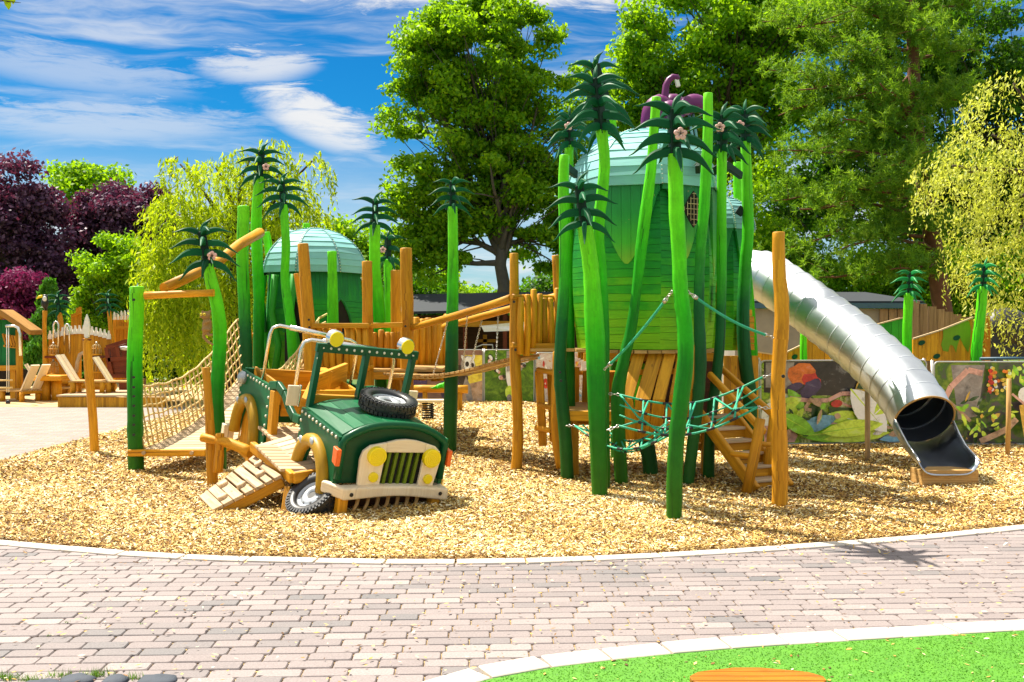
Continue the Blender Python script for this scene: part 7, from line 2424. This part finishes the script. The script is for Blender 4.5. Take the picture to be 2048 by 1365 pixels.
tp_ = wpost([(92, 795, 12), (91, 720, 10), (89, 660, 8), (90, 622, 9)], 23.2, 'rough log post carrying a toucan, left of the pirate wall')
tc_ = P(90, 606, 23.2)
tou = creature('toucan_figure', 'black toucan figure with yellow beak on the rough log post', 'carved animal', M['black'], [('e', (0, 0, .0), (.085, .085, .14)), ('e', (.005, -.01, .13), (.07, .07, .07)), ('t', [(0, .02, -.1), (0, .06, -.2), (0, .08, -.26)], [.05, .035, .02])], tc_, .02)
mb = MB(); mb.tube([tc_ + Vector((-.03, -.05, .15)), tc_ + Vector((-.10, -.07, .14)), tc_ + Vector((-.16, -.08, .09))], [.035, .032, .012], 8); mb.build('beak', M['yellow'], tou)
mb = MB(); mb.ell(tc_ + Vector((0.02, -.06, .09)), (.05, .035, .065)); mb.build('bib', M['white'], tou)
palm([(126, 700, 10), (122, 650, 10), (119, 626, 9)], 23.8, .30, .3, 'wooden palm post with dark fronds behind the toucan post', None, 'wood', 4, False, .9)
palm([(226, 700, 10), (221, 650, 9), (218, 622, 8)], 23.9, .28, .5, 'leaning wooden palm post left of the battlement', None, 'wood', 4, False, .9)

# red-brown toy truck
tk = thing('wooden_truck', 'red-brown wooden toy truck cab tilted before the battlement', 'play vehicle', (*XZ(240, 22.5), 0))
mb = MB(); fr = [(214, 695), (252, 683), (262, 683), (262, 700), (258, 752), (224, 752), (218, 720)]
q = [P(x, y, 22.5) for x, y in fr]
for a, b in zip(q, q[1:] + q[:1]): mb.beam(a, b, .10, .09)
mb.beam(P(234, 690, 22.5), P(240, 720, 22.5), .08, .08); mb.beam(P(217, 720, 22.5), P(262, 716, 22.5), .09, .09)
mb.build('frame', M['wood_red'], tk); mb = MB(); mb.prism([P(218, 722, 22.5), P(262, 718, 22.5), P(258, 752, 22.5), P(224, 752, 22.5)], (0, .06, 0)); mb.build('body', M['wood_red'], tk)
mb = MB(); mb.prism([P(218, 690, 23.2), P(262, 684, 23.2), P(262, 752, 23.2), P(222, 752, 23.2)], (0, .06, 0)); mb.build('rear_panel', M['wood_red'], tk)
mb = MB(); mb.ell(P(250, 697, 22.6), (.15, .1, .05)); mb.build('steering_pad', M['white'], tk)
mb = MB(); mb.prism([P(238, 786, 22.2), P(275, 786, 22.2), P(275, 760, 22.2), P(238, 760, 22.2)], (0, .5, 0)); mb.build('plinth', M['wood_red'], tk)

# boarded stage and loungers
sg = thing('boarded_stage', 'low boarded stage with pale top and vertical plank front, left of the rope bridge', 'stage', G(190, 815))
zs = 20.5; xa, xb = XZ(116, zs)[0], XZ(330, zs)[0]; h = HH(792, zs)
mb = MB(); n = 42
for k in range(n): mb.box((xa + (xb - xa) * (k + .5) / n, zs, h / 2 - .03), ((xb - xa) / n * .94, .03, h), None)
mb.build('front_boards', M['wood'], sg)
mb = MB()
for k in range(11): mb.box(((xa + xb) / 2, zs + .04 + k * .15, h + .0), (xb - xa + .04, .14, .03))
mb.build('top_boards', M['wood_pale'], sg)
mb = MB()
for k in range(8): mb.box((xa + .02, zs + .1 + k * .2, h / 2 - .03), (.03, .18, h - .04))
mb.build('side_boards', M['wood'], sg)


def lounger_proto():
    t = thing('deck_lounger', 'x', 'lounger', (0, 0, 0), 'tilted wooden loungers on the left')
    for s in (-.17, .17):
        mb = MB(); mb.beam((0, s, .30), (-.42, s, 1.0), .26, .04, 0, (0, 0, 1)); mb.build('backrest', M['cream'], t, org=(0, 0, 0))
    mb = MB()
    for k in range(4): mb.box((.38, -.24 + k * .16, .30), (.95, .14, .04))
    mb.build('seat', M['wood_deck'], t, org=(0, 0, 0))
    for x, y in ((.0, -.25), (.75, -.25), (0, .25), (.75, .25)):
        mb = MB(); mb.tube([(x, y, -.02), (x, y, .28)], .07, 8); mb.build('leg', M['wood'], t, org=(0, 0, 0))
    mb = MB(); mb.beam((-.06, -.3, .25), (-.06, .3, .25), .07, .07); mb.build('cross_bar', M['wood'], t, org=(0, 0, 0))
    return t


lp_ = lounger_proto()
spots_ = [(60, 22.0, 2.7, 0.0, 'pale lounger with upright back at the far left, by the thatched hut', 1.0), (84, 22.9, .35, 0.0, 'lounger leaning right in front of the conifer', .8), (152, 21.3, .1, HH(792, 20.5) + .02, 'lounger with cut-out pale back on the boarded stage, left of the feather post', .8), (222, 21.4, .15, HH(792, 20.5) + .02, 'low pale lounger on the boarded stage, right of the feather post', .75)]
for i, (px, z, rz, zz, lab, sc) in enumerate(spots_):
    if i == 0:
        lp_.location = (XZ(px, z)[0], z, zz); lp_.rotation_euler = (0, 0, rz); lp_['label'] = lab; lp_.scale = (.82, .82, .82)
    else: dup(lp_, (XZ(px, z)[0], z, zz), lab, rz, sc)
for (x, y, z, lab) in ((103, 762, 22.3, 'round-legged log table between the loungers and the pirate wall'),):
    t = thing('log_table', lab, 'table', (*XZ(x, z), 0))
    mb = MB(); mb.box(P(x, y - 6, z), (.65, .5, .12)); mb.build('top', M['wood'], t, bevel=.03)
    for s in (-1, 1):
        c = P(x, y, z); mb = MB(); mb.tube([Vector((c.x + s * .12, z, -.02)), Vector((c.x + s * .12, z, c.z))], .11, 9); mb.build('leg', M['wood'], t)

# thatched hut
th = thing('thatched_hut', 'thatch-roofed hut with green wall at the left edge of the photo', 'hut', (*XZ(10, 23), 0))
zt2 = 23.0
mb = MB()
mb.prism([P(-70, 640, zt2 - .5), P(0, 619, zt2 - .5), P(61, 661, zt2 - .5), P(59, 671, zt2 - .5), P(0, 632, zt2 - .5), P(-70, 655, zt2 - .5)], (0, 0.6, 0)); mb.build('roof', M['thatch'], th, bevel=.02)
mb = MB()
for k in range(9): mb.prism([P(-60 + k * 10.5, 738, zt2), P(-50 + k * 10.5, 738, zt2), P(-50 + k * 10.5, 640, zt2), P(-60 + k * 10.5, 640, zt2)], (0, .05, 0))
mb.build('wall', M['hut_top'], th)
for x0_, x1_ in ((38, 40), (-60, -60)):
    mb = MB(); mb.tube([P(x1_, 800, zt2 - .15), P(x0_, 660, zt2 - .15)], .075, 9); mb.build('post', M['wood'], th)
mb = MB(); mb.beam(P(-60, 738, zt2 - .15), P(44, 736, zt2 - .15), .09, .12); mb.beam(P(8, 692, zt2 - .15), P(40, 696, zt2 - .15), .05, .05)
for k in range(6): mb.beam(P(6 + k * 6, 668 + k, zt2 - .15), P(14 + k * 5.5, 694, zt2 - .15), .04, .05, 0, (0, 1, 0))
mb.build('lattice', M['wood'], th)
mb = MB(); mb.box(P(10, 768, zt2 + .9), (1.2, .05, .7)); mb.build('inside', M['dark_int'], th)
mb = MB(); mb.box(P(28, 770, zt2 - .1), (.12, .12, .75)); mb.build('short_post', M['wood'], th)
sw = thing('water_pulley', 'bent steel pipe with hanging ropes before the thatched hut', 'pulley', (*XZ(20, 21.5), 0))
mb = MB(); mb.tube([P(41, 712, 21.5), P(40, 668, 21.5), P(36, 656, 21.5), P(28, 652, 21.5), P(12, 653, 21.5)], .03, 8); mb.build('pipe', M['chrome'], sw)
for x in (13.5, 17.5):
    mb = MB(); mb.tube([P(x, 654, 21.5), P(x + .3, 785, 21.5)], .008, 5); mb.build('rope', M['white'], sw)
for y in (761, 776):
    mb = MB(); mb.tube([P(-20, y, 21.5), P(25, y, 21.5)], .02, 6); mb.build('rail', M['rope'], sw)
mb = MB(); mb.ell(P(16, 806, 21.3), (.05, .03, .06)); mb.build('weight', M['black'], sw)

# ------------------------------------------------------------------ foreground: rocks, timber seat, bird
rk_ = MB()
RKG = 'dark edging rocks in the foreground'
for i, (px, py, rx, ry, lab) in enumerate(((155, 1362, 34, 14, 'long dark edging rock among grass at the bottom left'), (232, 1363, 26, 15, 'middle dark edging rock at the bottom left'), (312, 1362, 40, 13, 'rightmost dark edging rock at the bottom left'), (80, 1372, 40, 12, 'dark edging rock cut by the bottom left of the picture'))):
    mb = MB(); c = G(px, py); k = c.y / FPX
    mb.ell((c.x, c.y, 0.0), (rx * k, .07, ry * k * .8), None, 18, 12)
    o = mb.build('edging_rock', M['rock'], None, org=(c.x, c.y, 0))
    for v in o.data.vertices:
        h = math.sin(v.co.x * 47 + i) * math.cos(v.co.y * 61) * .12 + math.sin(v.co.x * 95 + v.co.z * 80) * .07
        v.co *= 1 + h
        if v.co.z > .022: v.co.z = .022 + (v.co.z - .022) * .35
    tag(o, lab, 'rock', RKG)


def grass_tufts():
    C, V, R = [], [], []
    for (px, py, n, s) in ((15, 1358, 120, .035), (120, 1353, 60, .03), (190, 1352, 60, .035), (205, 1350, 40, .03), (270, 1358, 40, .03), (60, 1362, 60, .03), (135, 1246, 10, .01), (95, 1272, 8, .01), (280, 1249, 8, .01), (175, 1238, 8, .01)):
        g = G(px, py)
        for _ in range(n):
            x, y = g.x + R0.gauss(0, s), g.y + R0.gauss(0, s * .5); h = R0.uniform(.012, .045) * (1 if n > 20 else .4); a = R0.uniform(0, 6.28); w = .0022
            d = Vector((math.cos(a) * w, math.sin(a) * w, 0)); t_ = Vector((R0.gauss(0, .012), R0.gauss(0, .012), h))
            c = Vector((x, y, 0))
            V += [c - d, c + d, c + t_]; R.append(R0.random())
    setting(fast_mesh('grass', np.array([tuple(v) for v in V]), 3, np.array(R), M['grassblade']), 'stuff', 'grass growing between the edging rocks and pavers', 'grass')


grass_tufts()
ts = thing('plank_bench', 'round-ended orange plank bench on the turf at the bottom right', 'bench', G(1500, 1400))
c = G(1500, 1386); zt3 = .09
def oval(s, z, k=1.0): return [Vector((c.x + .02 + .29 * k * math.cos(a) * (1 + .12 * math.cos(a)), c.y - .06 + .145 * k * math.sin(a), z)) for a in [2 * math.pi * q / 36 for q in range(36)]]
mb = MB()
ov = oval(0, 0)
for k in range(5):
    y0, y1 = c.y - .205 + k * .058, c.y - .205 + (k + .95) * .058
    def half(y):
        q = max(0.0, 1 - ((y - (c.y - .06)) / .145) ** 2) ** .5; return q * .29
    w0, w1 = half(y0), half(y1)
    mb.prism([Vector((c.x - w0, y0, zt3 - .03)), Vector((c.x + w0 * 1.15, y0, zt3 - .03)), Vector((c.x + w1 * 1.15, y1, zt3 - .03)), Vector((c.x - w1, y1, zt3 - .03))], (0, 0, .03))
mb.build('top_board', M['wood_bench'], ts, bevel=.004)
mb = MB(); mb.prism(oval(0, 0, .93), (0, 0, zt3 - .034)); mb.build('base', M['wood_dark'], ts)

bd = P(345, 322, 28)
brd = thing('flying_bird', 'dark bird flying low in the sky above the purple beeches', 'bird', bd)
mb = MB(); mb.ell(bd, (.13, .06, .05), Matrix.Rotation(.3, 3, 'Y'), 12, 8)
mb.tube([bd + Vector((.10, 0, -.02)), bd + Vector((.16, 0, -.02))], [.035, .02], 8); mb.tube([bd + Vector((-.08, 0, .03)), bd + Vector((-.20, 0, .05))], [.04, .015], 8)
for s, pts in ((1, [(0, 0, .02), (.04, .10, .10), (.10, .2, .16)]), (-1, [(0, 0, .02), (-.05, -.1, .02), (-.14, -.2, .03)])):
    mb.tube([bd + Vector(p) for p in pts], [.05, .06, .015], 8, flat=.35)
o = mb.build('body', M['rock'], brd)
r_ = o.modifiers.new('remesh', 'REMESH'); r_.mode = 'VOXEL'; r_.voxel_size = .012; r_.use_smooth_shade = True
